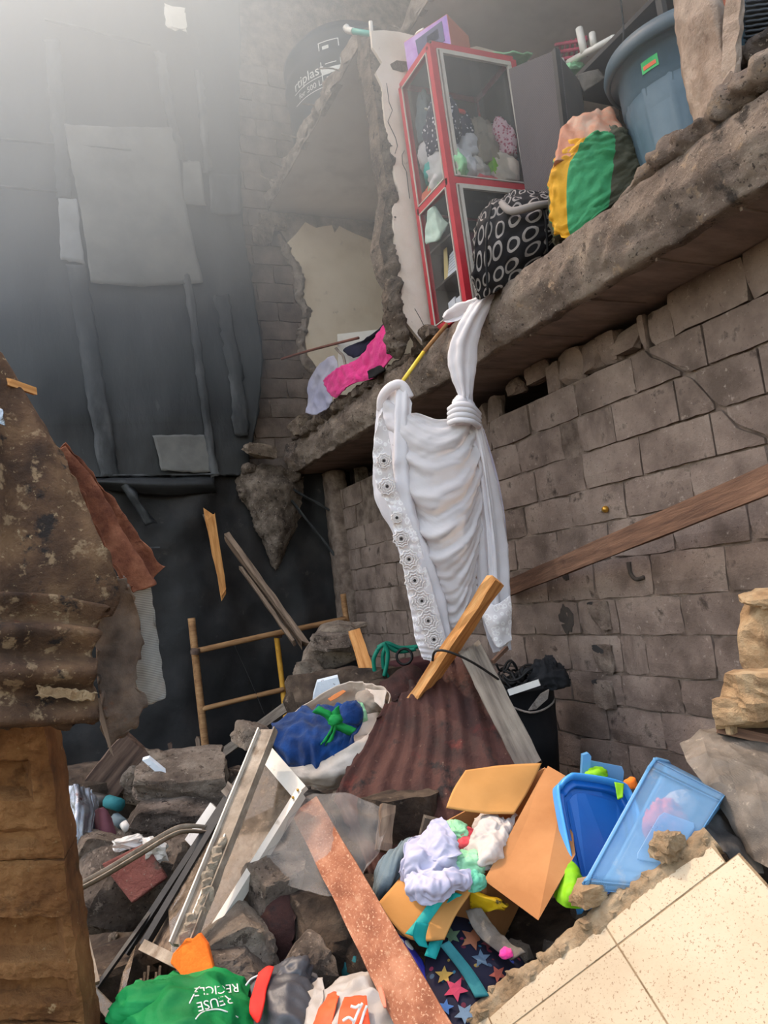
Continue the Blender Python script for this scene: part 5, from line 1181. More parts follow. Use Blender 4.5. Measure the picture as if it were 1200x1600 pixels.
# ---- bucket with scrap
bu = thing('bucket', at(832, 1200, 4.5), 'black bucket heaped with scrap cable beside the block wall', 'bucket')
bb = at(835, 1215, 4.5)
lathe('body', [(0, 0), (.15, 0), (.175, .25), (.19, .52), (.205, .53), (.205, .55), (.185, .55), (.165, .25), (.14, .03), (0, .03)], bb, (0, 0, 1), m_bucket, bu, n=36)
tube('handle', [bb + Vector((-.2, -.02, .5)), bb + Vector((-.1, -.2, .42)), bb + Vector((.1, -.16, .44)), bb + Vector((.2, 0, .5))], .006, m_conc, bu)
rr = random.Random(9)
for q in range(16):
    a0 = rr.uniform(0, 6.28); rad = rr.uniform(.05, .14); c_ = bb + Vector((rr.uniform(-.08, .1), rr.uniform(-.1, .08), .56 + rr.uniform(0, .10)))
    tube('cable', [c_ + Vector((rad * math.cos(a0 + t), rad * .8 * math.sin(a0 + t), .03 * math.sin(3 * t + q))) for t in [i * .5 for i in range(11)]], rr.uniform(.007, .013), m_wire, n=6, res=3, L='black scrap cable coiled on top of the bucket', Cat='cable', G='cables heaped in the bucket')
bar('white_strip', at(795, 1082, 4.35), at(843, 1066, 4.3), .02, .035, m_pvc, L='white plastic strip on the bucket of cables', Cat='strip')
prism('scrap_plate', [at(x, y, 4.35) for x, y in ((826, 1110), (845, 1085), (858, 1078), (856, 1092), (838, 1108))], (.3, .8, .3), .01, m_conc, L='grey metal flake leaning in the cable heap', Cat='scrap')
crumple('black_rag', at(855, 1060, 4.5), (.22, .2, .22), m_black, 21, .3, 2.5, L='black plastic rag on the cable heap by the wall', Cat='rag')

# ================================================================== LEFT: RUSTED ROOFING AND BLOCK STUB
surf('rusted_sheet', pnet([[(-620, 380, 1.9), (-160, 440, 2.0), (-60, 505, 2.1), (2, 562, 2.2)], [(-620, 560, 1.9), (-120, 590, 2.0), (-20, 615, 2.1), (58, 645, 2.2)], [(-620, 720, 1.85), (-100, 725, 1.95), (20, 735, 2.05), (110, 735, 2.15)], [(-620, 840, 1.8), (-100, 845, 1.9), (40, 845, 2.0), (148, 830, 2.1)], [(-620, 930, 1.75), (-100, 935, 1.85), (60, 930, 1.98), (185, 905, 2.1)], [(-620, 985, 1.72), (-100, 990, 1.85), (60, 985, 1.98), (178, 962, 2.1)]]),
     m_rust, nu=70, nv=60, amp=.018, sc=3.2, seed=31, thick=.003, ragged=.012, fn=lambda u, v: .02 * math.sin(2 * math.pi * 3.5 * (v + .25 * u)) * max(0, .9 - u), L='large rusted roofing sheet hanging down at the left edge', Cat='sheet metal')
surf('rusted_sheet', pnet([[(-620, 900, 1.84), (-60, 925, 1.9), (60, 930, 1.98), (165, 950, 2.06)], [(-620, 980, 1.76), (-60, 985, 1.84), (60, 985, 1.92), (152, 990, 2.0)], [(-620, 1060, 1.72), (-60, 1062, 1.8), (60, 1062, 1.88), (150, 1058, 1.96)], [(-620, 1135, 1.72), (-60, 1138, 1.8), (60, 1138, 1.88), (152, 1130, 1.96)]]),
     m_rust, nu=110, nv=50, amp=.008, sc=8, seed=32, thick=.003, ragged=.025, fn=lambda u, v: .026 * math.sin(2 * math.pi * 3.6 * u), L='corrugated rusted sheet lying on the block stub at the left', Cat='sheet metal')
surf('rusted_flap', pnet([[(158, 925, 2.12), (188, 905, 2.13), (202, 918, 2.15)], [(150, 1000, 2.12), (195, 985, 2.2), (222, 985, 2.24)], [(150, 1060, 2.14), (190, 1060, 2.18), (212, 1060, 2.22)], [(158, 1110, 2.14), (190, 1110, 2.18), (226, 1098, 2.22)], [(168, 1165, 2.16), (192, 1150, 2.18), (205, 1140, 2.2)]]),
     M('grey_rusted_sheet', [(74, 62, 54), (104, 88, 76), (128, 108, 92)], 8, .7, .5, 50, spots=((128, 74, 40), 5, .6, .1), metal=.15), nu=50, nv=24, amp=.02, sc=7, seed=33, thick=.003, ragged=.03, L='grey-brown torn metal flap below the rusted sheets', Cat='sheet metal')
surf('red_rust_strip', pnet([[(88, 700, 2.16), (126, 765, 2.17), (160, 845, 2.18), (186, 895, 2.18), (204, 920, 2.2)], [(94, 705, 2.18), (146, 765, 2.22), (182, 832, 2.24), (214, 882, 2.26), (236, 918, 2.28)], [(96, 692, 2.2), (158, 765, 2.26), (200, 825, 2.3), (228, 860, 2.32), (252, 890, 2.34)]]),
     m_rustlit, nu=40, nv=50, amp=.006, sc=16, seed=34, thick=.003, ragged=.012, fn=lambda u, v: .022 * math.sin(2 * math.pi * 1.6 * u), L='red rusted corrugated strip with sunlit edge sticking out rightwards', Cat='sheet metal')
surf('mesh_scrap', pnet([[(180, 900, 2.2), (205, 903, 2.24), (232, 918, 2.28)], [(190, 960, 2.3), (218, 965, 2.3), (242, 960, 2.32)], [(205, 1030, 2.34), (226, 1035, 2.32), (252, 1030, 2.34)], [(208, 1100, 2.36), (236, 1100, 2.34), (259, 1090, 2.36)]]), m_mesh, nu=40, nv=20, amp=.012, sc=8, seed=35, thick=.003, ragged=.01, L='pale woven mesh scrap hanging behind the rusted flap', Cat='mesh')
bar('splinter', at(10, 596, 2.14), at(56, 612, 2.22), .01, .022, m_wnew, jag=.015, segs=5, seed=4, L='pale wood splinter poking out from the big rusted sheet', Cat='wood')
surf('foil_scrap', pnet([[(-20, 632, 1.98), (2, 640, 1.98)], [(-10, 655, 1.98), (8, 668, 1.98)]]), m_foil, nu=8, nv=8, amp=.01, sc=30, thick=.002, ragged=.01, L='scrap of silver foil on the big rusted sheet', Cat='foil')
bar('wood_sliver', at(150, 1090, 2.12), at(176, 1182, 2.12), .006, .018, m_wold, jag=.03, taper=.3, segs=5, L='thin wood sliver hanging from the torn flap', Cat='wood')
bar('sunlit_rim', at(54, 1080, 1.86), at(150, 1088, 1.94), .004, .02, m_lit, jag=.02, jit=.006, segs=14, L='torn rim along the lower corrugated sheet, painted pale as if sunlit', Cat='sheet metal')  # sunlight on the rough rim painted as a pale strip
# the stub of hollow blocks
stub = thing('block_stub', at(60, 1600, 2.2), 'stub of earth-brown hollow blocks standing at the lower left', 'block wall')
def pocket(u, v, cells):
    h = 0
    for (u0, u1, v0, v1, dp) in cells:
        a = min((u - u0) / .05, (u1 - u) / .05, (v - v0) / .06, (v1 - v) / .06)
        if a > 0: h = max(h, dp * min(1, a))
    return -h
def relief(name, cs, hf, depth, mat, parent, nu, nv, seed):
    """rough face between four corners (top left, top right, bottom right, bottom left) with a body behind it"""
    tl_, tr_, br_, bl_ = cs; n = (tr_ - tl_).cross(bl_ - tl_).normalized()
    if n.dot(fw) < 0: n = -n
    vs_ = []
    for i in range(nu):
        for j in range(nv):
            u, v = i / (nu - 1), j / (nv - 1)
            p = tl_.lerp(tr_, v).lerp(bl_.lerp(br_, v), u)
            e = min(u, 1 - u, v, 1 - v)
            h = .012 * fbm(p, 11, seed) + .007 * nz(p, 38, seed) + .004 * nz(p, 90, seed + 3) - .012 * max(0, 1 - e / .025)
            p = p - n * (h + hf(u, v)) + (br_ - bl_).normalized() * .006 * nz(p, 22, seed + 2) * (1 if v > .97 else 0)
            vs_.append(p)
    fs = grid_faces(nu, nv)
    rim = [j for j in range(nv)] + [i * nv + nv - 1 for i in range(1, nu)] + [(nu - 1) * nv + j for j in range(nv - 2, -1, -1)] + [i * nv for i in range(nu - 2, 0, -1)]
    b0 = len(vs_)
    for r in rim: vs_.append(vs_[r] + n * depth)
    for i in range(len(rim)): fs.append((rim[i], rim[(i + 1) % len(rim)], b0 + (i + 1) % len(rim), b0 + i))
    fs.append(tuple(b0 + i for i in range(len(rim))))
    return mesh(name, vs_, fs, mat, parent, False)
def stub_block(y0, y1, xr0, xr1, cells, sd):
    return relief('hollow_block', [at(xr0 - 660, y0, 2.0), at(xr0, y0, 2.2), at(xr1, y1, 2.2), at(xr1 - 660, y1, 2.0)], lambda u, v: pocket(u, 2 * v - 1 if v > .5 else 2 * v, cells), .18, m_lat, stub, 90, 220, sd)
stub_block(1120, 1345, 66, 98, [(.68, .94, .05, .36, .06), (.78, .92, .50, .92, .03), (.30, .58, .1, .9, .06)], 41)
stub_block(1348, 1600, 98, 131, [(.72, .88, .34, .98, .05), (.34, .62, .3, .95, .06)], 42)
stub_block(1603, 1830, 131, 160, [(.70, .86, .1, .9, .07)], 43)

# ================================================================== RUBBLE IN THE MIDDLE
def rock(px, py, d, size, mat, sd, L, rot=(0, 0, 0), rough=.08, fac=6, cuts=7, name='rubble_block', fine=.015, boxy=.78):
    return chunk(name, at(px, py, d), size, mat, seed=sd, rot=rot, rough=rough, fac=fac, cuts=cuts, fine=fine, boxy=boxy, L=L, Cat='rubble', G=None)
rock(284, 1222, 4.25, (.50, .40, .26), m_dusty, 101, 'large dusty grey rubble block with flat speckled top left of the window frame', (.18, .06, -.2), cuts=9)
rock(272, 1268, 4.1, (.48, .36, .18), m_rubble, 102, 'brown broken block just under the large speckled rubble block', (.1, .03, -.1))
rock(222, 1210, 4.3, (.26, .22, .30), m_dusty, 103, 'dusty lump between the dark beam and the speckled block', (.3, .4, .2), rough=.14)
prism('plaster_flake', [at(x, y, 4.1) for x, y in ((222, 1188), (232, 1185), (260, 1208), (252, 1214))], (.3, .8, .3), .03, m_foam, L='white plaster flake on the dusty lump', Cat='plaster')
pk = thing('pink_block', at(190, 1430, 3.5), 'broken block with pink painted face and white plaster lumps', 'rubble')
chunk('core', at(190, 1372, 3.5), (.40, .34, .34), m_rubble, seed=104, rot=(.2, .5, .2), rough=.07, fac=6, cuts=7, parent=pk)
prism('pink_face', [at(x, y, d) for x, y, d in ((158, 1350, 3.30), (228, 1316, 3.34), (260, 1372, 3.28), (206, 1412, 3.22))], (.3, .9, -.3), .05, m_pinkblk, pk, bev=.008)
chunk('white_lump', at(200, 1316, 3.42), (.12, .08, .05), m_pvc, seed=105, rough=.3, parent=pk); chunk('white_lump', at(242, 1328, 3.36), (.09, .08, .10), m_pvc, seed=106, rough=.35, parent=pk)
rock(150, 1330, 3.6, (.26, .24, .18), m_dusty, 107, 'grey-brown block beside the silver foil roll', (.2, .5, .3))
rock(135, 1420, 3.5, (.22, .2, .2), m_rubble, 108, 'rough dark lump below the pink block at the left', (.1, .2, .3), rough=.13)
rock(272, 1340, 3.6, (.26, .24, .2), m_dusty, 109, 'dusty lump between the pink block and the black strip', (.1, .3, .5), rough=.12)
rock(366, 1475, 2.75, (.27, .26, .20), m_dusty, 110, 'dusty broken block behind the orange plaster piece', (.15, -.1, .2), cuts=8)
rock(352, 1530, 2.6, (.30, .24, .18), m_rubble, 111, 'brown rubble block low behind the green bag', (.1, .2, .1))
rock(428, 1400, 3.0, (.24, .22, .30), m_rubble, 112, 'dark rubble block under the netting', (.2, .1, .3))
rock(478, 1512, 2.65, (.16, .2, .18), m_rubble, 113, 'small grey stone behind the charcoal bag', (.3, .4, .1))
rock(395, 1150, 4.0, (.17, .16, .12), m_dusty, 114, 'stone perched at the head of the window frame', (.3, .3, .4))
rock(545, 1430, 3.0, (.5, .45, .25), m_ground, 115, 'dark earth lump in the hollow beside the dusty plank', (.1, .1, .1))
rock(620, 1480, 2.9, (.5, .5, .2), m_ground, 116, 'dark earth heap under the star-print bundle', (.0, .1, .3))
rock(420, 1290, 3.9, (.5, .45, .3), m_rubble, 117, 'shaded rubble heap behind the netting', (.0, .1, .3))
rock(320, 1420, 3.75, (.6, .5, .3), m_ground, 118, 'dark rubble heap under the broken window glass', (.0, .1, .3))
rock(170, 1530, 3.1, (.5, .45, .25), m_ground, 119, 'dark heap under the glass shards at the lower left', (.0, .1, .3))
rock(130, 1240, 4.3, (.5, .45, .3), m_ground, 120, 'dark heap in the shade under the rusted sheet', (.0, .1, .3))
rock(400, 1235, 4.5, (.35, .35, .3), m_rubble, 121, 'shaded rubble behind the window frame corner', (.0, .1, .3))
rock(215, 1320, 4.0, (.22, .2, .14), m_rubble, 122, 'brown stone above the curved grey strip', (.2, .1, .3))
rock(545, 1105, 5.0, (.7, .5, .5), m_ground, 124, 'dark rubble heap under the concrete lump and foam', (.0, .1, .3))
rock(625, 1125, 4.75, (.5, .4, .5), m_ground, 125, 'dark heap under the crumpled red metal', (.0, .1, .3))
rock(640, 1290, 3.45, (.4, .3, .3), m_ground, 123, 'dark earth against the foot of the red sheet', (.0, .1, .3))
# loose grit, uncountable
rr = random.Random(77); bm = bmesh.new()
for q in range(900):
    x, y = rr.uniform(-.6, 2.9), rr.uniform(2.2, 7.3); s = rr.uniform(.012, .05) * (1.4 if rr.random() < .15 else 1)
    Mx = Matrix.Translation((x, y, ground_z(x, y) + s * .3)) @ Euler((rr.uniform(0, 6), rr.uniform(0, 6), rr.uniform(0, 6))).to_matrix().to_4x4() @ Matrix.Diagonal((s, s * rr.uniform(.6, 1.3), s * rr.uniform(.5, 1), 1))
    bmesh.ops.create_icosphere(bm, subdivisions=1, radius=1.0, matrix=Mx)
for v in bm.verts: v.co += Vector((nz(v.co, 40), nz(v.co, 41, 2), nz(v.co, 42, 3))) * .01
from_bm('loose_grit', bm, m_dusty, K='stuff', L='loose grit and small stones scattered over the earth')
for q, (a, b, d0, d1, w, t, mt, lab) in enumerate((
    ((150, 1240), (218, 1158), 4.2, 4.3, .10, .20, m_wdark, 'thick dark timber beam end above the foil roll'),
    ((292, 1180), (325, 1205), 5.2, 4.5, .05, .10, m_wgrey, 'short grey board end behind the speckled rubble block'),
    ((308, 1150), (316, 1240), 5.9, 5.8, .03, .04, m_wold, 'short upright stick beside the ladder foot'),
    ((265, 1160), (274, 1250), 5.9, 5.8, .03, .04, m_wdark, 'dark stub stick left of the ladder foot'),
    ((358, 1232), (386, 1262), 3.5, 3.3, .03, .04, m_wold, 'wood stub poking through the window frame'))):
    bar('timber', at(*a, d0), at(*b, d1), w, t, mt, segs=8, jag=.03, jit=.004, seed=60 + q, L=lab, Cat='timber')
tube('yellow_pole', [at(214, 1172, 4.5), at(260, 1196, 4.4)], .018, m_yel, L='yellow pole end beside the dark beam', Cat='pole')
# foil roll and bottles
fo = thing('foil_roll', at(120, 1350, 3.6), 'crumpled silver foil packet between the block stub and rubble', 'foil')
surf('film', pnet([[(92, 1232, 3.75), (118, 1225, 3.68), (142, 1235, 3.75)], [(94, 1290, 3.65), (120, 1285, 3.55), (148, 1290, 3.65)], [(98, 1345, 3.6), (118, 1342, 3.5), (140, 1325, 3.58)]]), m_foil, nu=40, nv=40, amp=.02, sc=8, fold=(.02, 3, 'v'), seed=3, parent=fo, thick=.004)
surf('inner_film', pnet([[(112, 1240, 3.8), (140, 1232, 3.8), (156, 1250, 3.8)], [(116, 1300, 3.7), (142, 1300, 3.66), (155, 1310, 3.7)]]), m_foil, nu=20, nv=20, amp=.02, sc=9, seed=4, parent=fo, thick=.004)
surf('maroon_packet', pnet([[(148, 1270, 3.75), (160, 1262, 3.7), (172, 1280, 3.72)], [(152, 1320, 3.7), (164, 1318, 3.62), (178, 1310, 3.68)]]), m_maroon, nu=14, nv=14, amp=.01, sc=9, thick=.03, L='glossy maroon packet beside the silver foil', Cat='packet')
bt = thing('plastic_bottle', at(180, 1262, 4.0), 'blue plastic bottle lying among the rubble', 'bottle')
tube('neck', [at(140, 1245, 4.1), at(168, 1252, 4.0)], .03, m_blkal, bt); tube('base', [at(168, 1252, 4.0), at(188, 1258, 3.95)], .034, m_teald, bt)
bt = thing('bottle_cap', at(196, 1290, 3.9), 'small bottle neck with white ribbed cap in the rubble', 'bottle')
tube('cap', [at(192, 1286, 3.9), at(200, 1298, 3.88)], .022, m_pvc, bt); tube('neck', [at(180, 1278, 3.95), at(192, 1288, 3.9)], .03, m_gcl, bt)
# curved aluminium strip
cs = thing('bent_strip', at(105, 1390, 3.2), 'bent grey aluminium strip crossing the pink block', 'strip')
for dz, w in ((0, 7), (9, 5)):
    surf('flange', [[at(x, y + dz, d - .02 * dz / 9) for (x, y, d) in ((104, 1388, 3.1), (160, 1358, 3.12), (215, 1325, 3.15), (265, 1295, 3.2), (292, 1287, 3.25), (330, 1290, 3.3))], [at(x + 3, y + dz + w, d) for (x, y, d) in ((104, 1388, 3.1), (160, 1358, 3.12), (215, 1325, 3.15), (265, 1295, 3.2), (292, 1287, 3.25), (330, 1290, 3.3))]], m_alumd, nu=3, nv=40, parent=cs, thick=.006)
bar('fallen_jamb', at(108, 1392, 3.0), at(142, 1540, 2.7), .02, .06, m_alumd, up=(1, .4, .2), L='upright aluminium jamb beside the block stub', Cat='frame')
prism('glass_shard', [at(x, y, d) for x, y, d in ((126, 1520, 2.6), (180, 1575, 2.45), (165, 1590, 2.45), (132, 1550, 2.55))], (.3, .9, .2), .006, m_gdirty, L='pale glass shard low beside the block stub', Cat='glass')
prism('glass_shard', [at(x, y, d) for x, y, d in ((212, 1478, 2.8), (205, 1510, 2.7), (190, 1570, 2.6), (176, 1590, 2.55), (192, 1520, 2.7))], (.3, .9, .2), .006, m_gdirty, L='long narrow glass splinter above the green bag', Cat='glass')
for q in range(7):
    prism('glass_shard', [at(218 + 6 * q, 1530 - 10 * (q % 3), 2.6), at(222 + 6 * q, 1530 - 10 * (q % 3), 2.6), at(214 + 6 * q, 1590, 2.5)], (.3, .9, .2), .004, m_gdirty, L='thin glass sliver bristling behind the green bag', Cat='glass', G='glass slivers behind the green bag')

# ---- aluminium windows
w1 = thing('window_sash', at(300, 1480, 2.8), 'white aluminium window sash with muddy glass lying across the rubble', 'window')
cA, cB, cC, cD = at(408, 1168, 3.45), at(470, 1240, 3.2), at(300, 1515, 2.7), at(225, 1478, 2.95)
nrm = (cB - cA).cross(cD - cA).normalized()
if nrm.dot(fw) > 0: nrm = -nrm
bar('frame_bar', cA, cB, .07, .03, m_alum, w1, up=nrm); fb1 = bar('frame_bar', cB, cC, .03, .05, m_alum, w1, up=nrm)
bar('frame_bar', cA + (cD - cA) * .0, cD, .03, .03, m_blkal, w1, up=nrm); bar('frame_bar', cD, cC, .04, .03, m_alumd, w1, up=nrm)
prism('glass_pane', [cA, cB, cB.lerp(cC, .96), cC.lerp(cD, .4), cD.lerp(cA, .18), cD.lerp(cA, .36), cA.lerp(cD, .5)], nrm, -.006, m_gdirty, w1)
lathe('screw', [(0, .0), (.006, 0), (.005, .006), (0, .007)], cB + nrm * .03, nrm, m_brass, fb1, n=10); lathe('screw', [(0, .0), (.006, 0), (.005, .006), (0, .007)], cB.lerp(cC, .05) + nrm * .03, nrm, m_brass, fb1, n=10)
w2 = thing('window_jamb', at(300, 1475, 2.75), 'dusty aluminium window jamb crusted with mortar over the sash', 'window frame')
jA, jB = at(420, 1142, 3.35), at(286, 1478, 2.62)
chn = bar('channel', jA, jB, .085, .02, m_alumd, w2, up=nrm, segs=16, jit=.002)
sd_ = nrm.cross((jB - jA).normalized()).normalized()
for s in (-1, 1): bar('lip', jA + sd_ * .04 * s + nrm * .015, jB + sd_ * .04 * s + nrm * .015, .006, .03, m_alum if s < 0 else m_alumd, w2, up=nrm)
bar('rib', jA.lerp(jB, .55) + nrm * .014, jB + nrm * .014, .006, .01, m_alum, w2, up=nrm)
rr = random.Random(4)
for q in range(12):
    t = .60 + .38 * q / 11
    chunk('mortar_crust', jA.lerp(jB, t) + nrm * .018 + sd_ * rr.uniform(.0, .035), (.04, .03, .05), m_grime, seed=130 + q, rough=.2, parent=chn, cuts=3)
bar('black_strip', at(404, 1172, 3.5), at(196, 1490, 3.0), .03, .02, m_blkal, up=nrm, segs=10, L='long black aluminium strip beside the window sash', Cat='strip')
bar('black_strip', at(300, 1335, 3.3), at(150, 1545, 2.85), .018, .014, m_blkal, up=nrm, segs=10, L='second thin black strip lower in the rubble', Cat='strip')
bar('frame_scrap', at(336, 1260, 3.55), at(296, 1318, 3.5), .06, .02, m_alum, up=nrm, L='short white aluminium offcut under the muddy glass', Cat='strip')
surf('muddy_pane', pnet([[(318, 1300, 3.3), (345, 1300, 3.2)], [(262, 1380, 3.2), (318, 1380, 3.05)], [(238, 1440, 3.1), (290, 1450, 2.9)], [(234, 1490, 2.95), (262, 1500, 2.85)]]), M('muddy_board', [(70, 58, 48), (104, 88, 74), (134, 116, 98)], 12, .8, .4, 40, stretch=(3, 3, 1)), nu=20, nv=14, amp=.004, sc=9, thick=.006, ragged=.02, L='mud-smeared brown pane fragment under the window jamb', Cat='glass')

# ---- dusty plank, second plank, stake, netting
bar('dusty_plank', at(478, 1262, 3.35), at(682, 1640, 1.95), .13, .035, m_wdust, up=Vector((-.45, -.75, .6)), segs=16, jit=.002, jag=.01, seed=70, L='broad reddish dusty plank running down to the bottom edge', Cat='plank')
bar('grey_plank', at(352, 1228, 3.4), at(500, 1398, 3.1), .05, .05, m_wgrey, up=nrm, segs=10, jit=.003, jag=.06, seed=71, L='narrow grey plank crossing under the window sash', Cat='plank')
bar('peg', at(606, 1258, 3.2), at(598, 1330, 3.1), .045, .06, m_wold, up=(1, 0, .2), segs=6, jit=.003, seed=72, L='short brown stake at the right end of the netting', Cat='stake')
surf('netting', pnet([[(440, 1262, 3.22), (480, 1246, 3.25), (560, 1250, 3.25), (612, 1264, 3.2)], [(430, 1310, 3.08), (490, 1300, 3.05), (556, 1290, 3.12), (600, 1300, 3.15)], [(420, 1345, 3.0), (490, 1360, 2.92), (560, 1345, 2.92), (585, 1340, 3.0)], [(400, 1352, 3.0), (460, 1388, 2.9), (530, 1402, 2.8), (576, 1362, 2.86)]]), m_net, nu=44, nv=50, amp=.025, sc=5, rg=True, seed=36, thick=.002, L='torn white fly netting draped over the dusty plank', Cat='netting')
surf('rust_scrap', pnet([[(382, 1372, 3.0), (420, 1368, 2.95), (462, 1378, 2.95)], [(390, 1440, 2.9), (425, 1440, 2.84), (460, 1440, 2.86)], [(408, 1500, 2.85), (432, 1510, 2.8), (455, 1505, 2.8)]]), m_redsheet, nu=20, nv=20, amp=.03, sc=5, thick=.004, ragged=.03, L='dark rusted metal scrap below the netting', Cat='sheet metal')

# ================================================================== BOX OF CLOTHES
bx = thing('cardboard_box', at(740, 1480, 2.8), 'open cardboard box full of clothes tilted on the rubble', 'box')
BL, BR, FR, FL = at(686, 1290, 3.05), at(852, 1200, 3.08), at(757, 1376, 2.66), at(622, 1378, 2.72)
dn = Vector((.02, .10, -.34))
dnv = {}
for nm, a, b in (('side_panel', BL, BR), ('side_panel', BR, FR), ('side_panel', FR, FL), ('side_panel', FL, BL)):
    q = [a, b, b + dn, a + dn]; o = prism(nm, q, (b - a).cross(dn), .006, m_card, bx)
prism('bottom_panel', [BL + dn, BR + dn, FR + dn, FL + dn], (0, 0, 1), .006, m_card, bx)
surf('flap', pnet([[(846, 1193, 3.1), (786, 1196, 3.06), (727, 1204, 3.0)], [(826, 1235, 3.0), (768, 1234, 2.95), (708, 1234, 2.92)], [(803, 1272, 2.88), (750, 1270, 2.86), (697, 1262, 2.86)]]), m_cardl, nu=14, nv=20, amp=.003, sc=9, parent=bx, thick=.006)
prism('flap', [at(x, y, d) for x, y, d in ((857, 1197, 3.06), (885, 1213, 2.98), (899, 1335, 2.66), (841, 1438, 2.42), (757, 1376, 2.62), (790, 1318, 2.76))], (.3, .9, 0), .006, m_card, bx)
flp = surf('flap', pnet([[(622, 1376, 2.72), (680, 1382, 2.68), (738, 1392, 2.62)], [(606, 1394, 2.68), (660, 1425, 2.6), (712, 1430, 2.56)], [(590, 1412, 2.66), (638, 1466, 2.55), (694, 1468, 2.5)]]), m_cardl, nu=12, nv=16, amp=.003, sc=9, parent=bx, thick=.006)
for pts in (((692, 1394), (680, 1412), (660, 1440), (642, 1462)), ((716, 1396), (704, 1420), (690, 1450), (672, 1496))):
    surf('tape', [[at(x - 9, y - 3, 2.535 + .0012 * (1470 - y)) for x, y in pts], [at(x + 9, y + 3, 2.525 + .0012 * (1470 - y)) for x, y in pts]], m_teal, nu=3, nv=20, amp=.004, sc=20, parent=flp, thick=.002, seed=3)
surf('tape', [[at(x, y, 2.5) for x, y in ((650, 1440), (645, 1462), (655, 1478))], [at(x + 20, y + 4, 2.52) for x, y in ((650, 1440), (645, 1462), (650, 1478))]], m_teal, nu=4, nv=10, parent=flp, thick=.002)
def cl(name, px, py, d, s, mat, L, sd, amp=.24, sc=2.4, rot=(0, 0, 0), nu=44, nv=60): return crumple(name, at(px, py, d), s, mat, sd, amp, sc, rot, nu, nv, L=L, Cat='clothing', G='clothes in the cardboard box')
def draped(name, rows, mat, L, sd, nu=60, nv=60, jit=.03, amp=.02, sc=8):
    r_ = random.Random(sd)
    nt = [[at(x + r_.uniform(-4, 4), y + r_.uniform(-4, 4), d + r_.uniform(-jit, jit)) for (x, y, d) in row] for row in rows]
    return surf(name, nt, mat, nu=nu, nv=nv, amp=amp, sc=sc, rg=True, seed=sd, thick=.004, ragged=.006, L=L, Cat='clothing', G='clothes in the cardboard box')
draped('white_shirt', [[(640, 1318, 2.84), (660, 1312, 2.84), (690, 1318, 2.84), (715, 1330, 2.84), (730, 1345, 2.8)], [(632, 1342, 2.74), (655, 1336, 2.7), (680, 1335, 2.7), (708, 1345, 2.7), (728, 1358, 2.74)], [(628, 1360, 2.72), (652, 1356, 2.64), (680, 1358, 2.62), (705, 1362, 2.64), (732, 1368, 2.68)], [(636, 1380, 2.68), (658, 1384, 2.6), (684, 1380, 2.58), (708, 1376, 2.6), (734, 1374, 2.64)], [(644, 1404, 2.64), (668, 1408, 2.58), (690, 1402, 2.56), (712, 1394, 2.6), (735, 1386, 2.62)]], m_lilac, 'crumpled lilac-white shirt spilling over the front of the box', 201, 110, 110, .03, .016, 13)
surf('shirt_collar', pnet([[(650, 1330, 2.76), (672, 1290, 2.8), (690, 1276, 2.82)], [(672, 1345, 2.68), (694, 1315, 2.7), (706, 1300, 2.74)], [(700, 1345, 2.66), (716, 1338, 2.68), (718, 1335, 2.7)]]), m_lilac, nu=50, nv=50, amp=.009, sc=19, rg=True, thick=.003, L='upturned pointed flap of the lilac-white shirt', Cat='clothing')
surf('shirt_sleeve', pnet([[(636, 1368, 2.62), (670, 1368, 2.58), (705, 1362, 2.58), (732, 1362, 2.6)], [(636, 1388, 2.56), (668, 1388, 2.5), (705, 1378, 2.52), (734, 1374, 2.58)], [(645, 1404, 2.56), (672, 1408, 2.52), (705, 1396, 2.54), (732, 1382, 2.6)]]), m_lilac, nu=60, nv=90, amp=.012, sc=19, rg=True, thick=.006, seed=5, L='long lilac-white sleeve hanging over the front flap', Cat='clothing')
draped('cream_shirt', [[(745, 1282, 3.0), (765, 1272, 2.98), (790, 1278, 2.96), (808, 1280, 2.96)], [(738, 1298, 2.88), (760, 1290, 2.84), (784, 1292, 2.84), (805, 1294, 2.88)], [(734, 1318, 2.82), (755, 1312, 2.76), (780, 1315, 2.76), (796, 1318, 2.82)], [(734, 1340, 2.78), (752, 1338, 2.7), (770, 1340, 2.7), (786, 1338, 2.76)], [(738, 1358, 2.76), (752, 1362, 2.7), (766, 1360, 2.7), (774, 1355, 2.74)]], m_creamc, 'cream printed shirt bunched in the middle of the box', 202, 100, 80, .025, .015, 15)
cl('cream_shirt', 762, 1330, 2.86, (.22, .2, .14), m_creamc, 'cream cloth bundle under the printed shirt in the box', 203, .2, 2.0)
cl('white_bundle', 685, 1362, 2.78, (.26, .2, .14), m_lilac, 'lilac-white bundle under the crumpled shirt in the box', 208, .2, 2.0)
cl('striped_cloth', 724, 1310, 2.86, (.10, .12, .08), m_pinkred, 'red striped cloth peeping between the shirts', 204, .1, 1.6)
cl('mint_cloth', 712, 1302, 2.88, (.10, .12, .08), m_mint, 'mint cloth behind the red striped one', 205)
cl('mint_cloth', 732, 1352, 2.72, (.12, .1, .09), m_mint, 'pale green cloth at the front corner of the box', 206)
cl('sea_green_cuff', 744, 1380, 2.6, (.07, .05, .08), m_tgreen, 'sea-green cuff hanging over the box corner', 207, .15)
prism('grey_mesh_pad', [at(x, y, 3.1) for x, y in ((664, 1278), (704, 1288), (700, 1320), (655, 1315))], (.3, .9, .2), .03, m_gsheet, L='grey mesh pad at the left back of the box', Cat='pad')
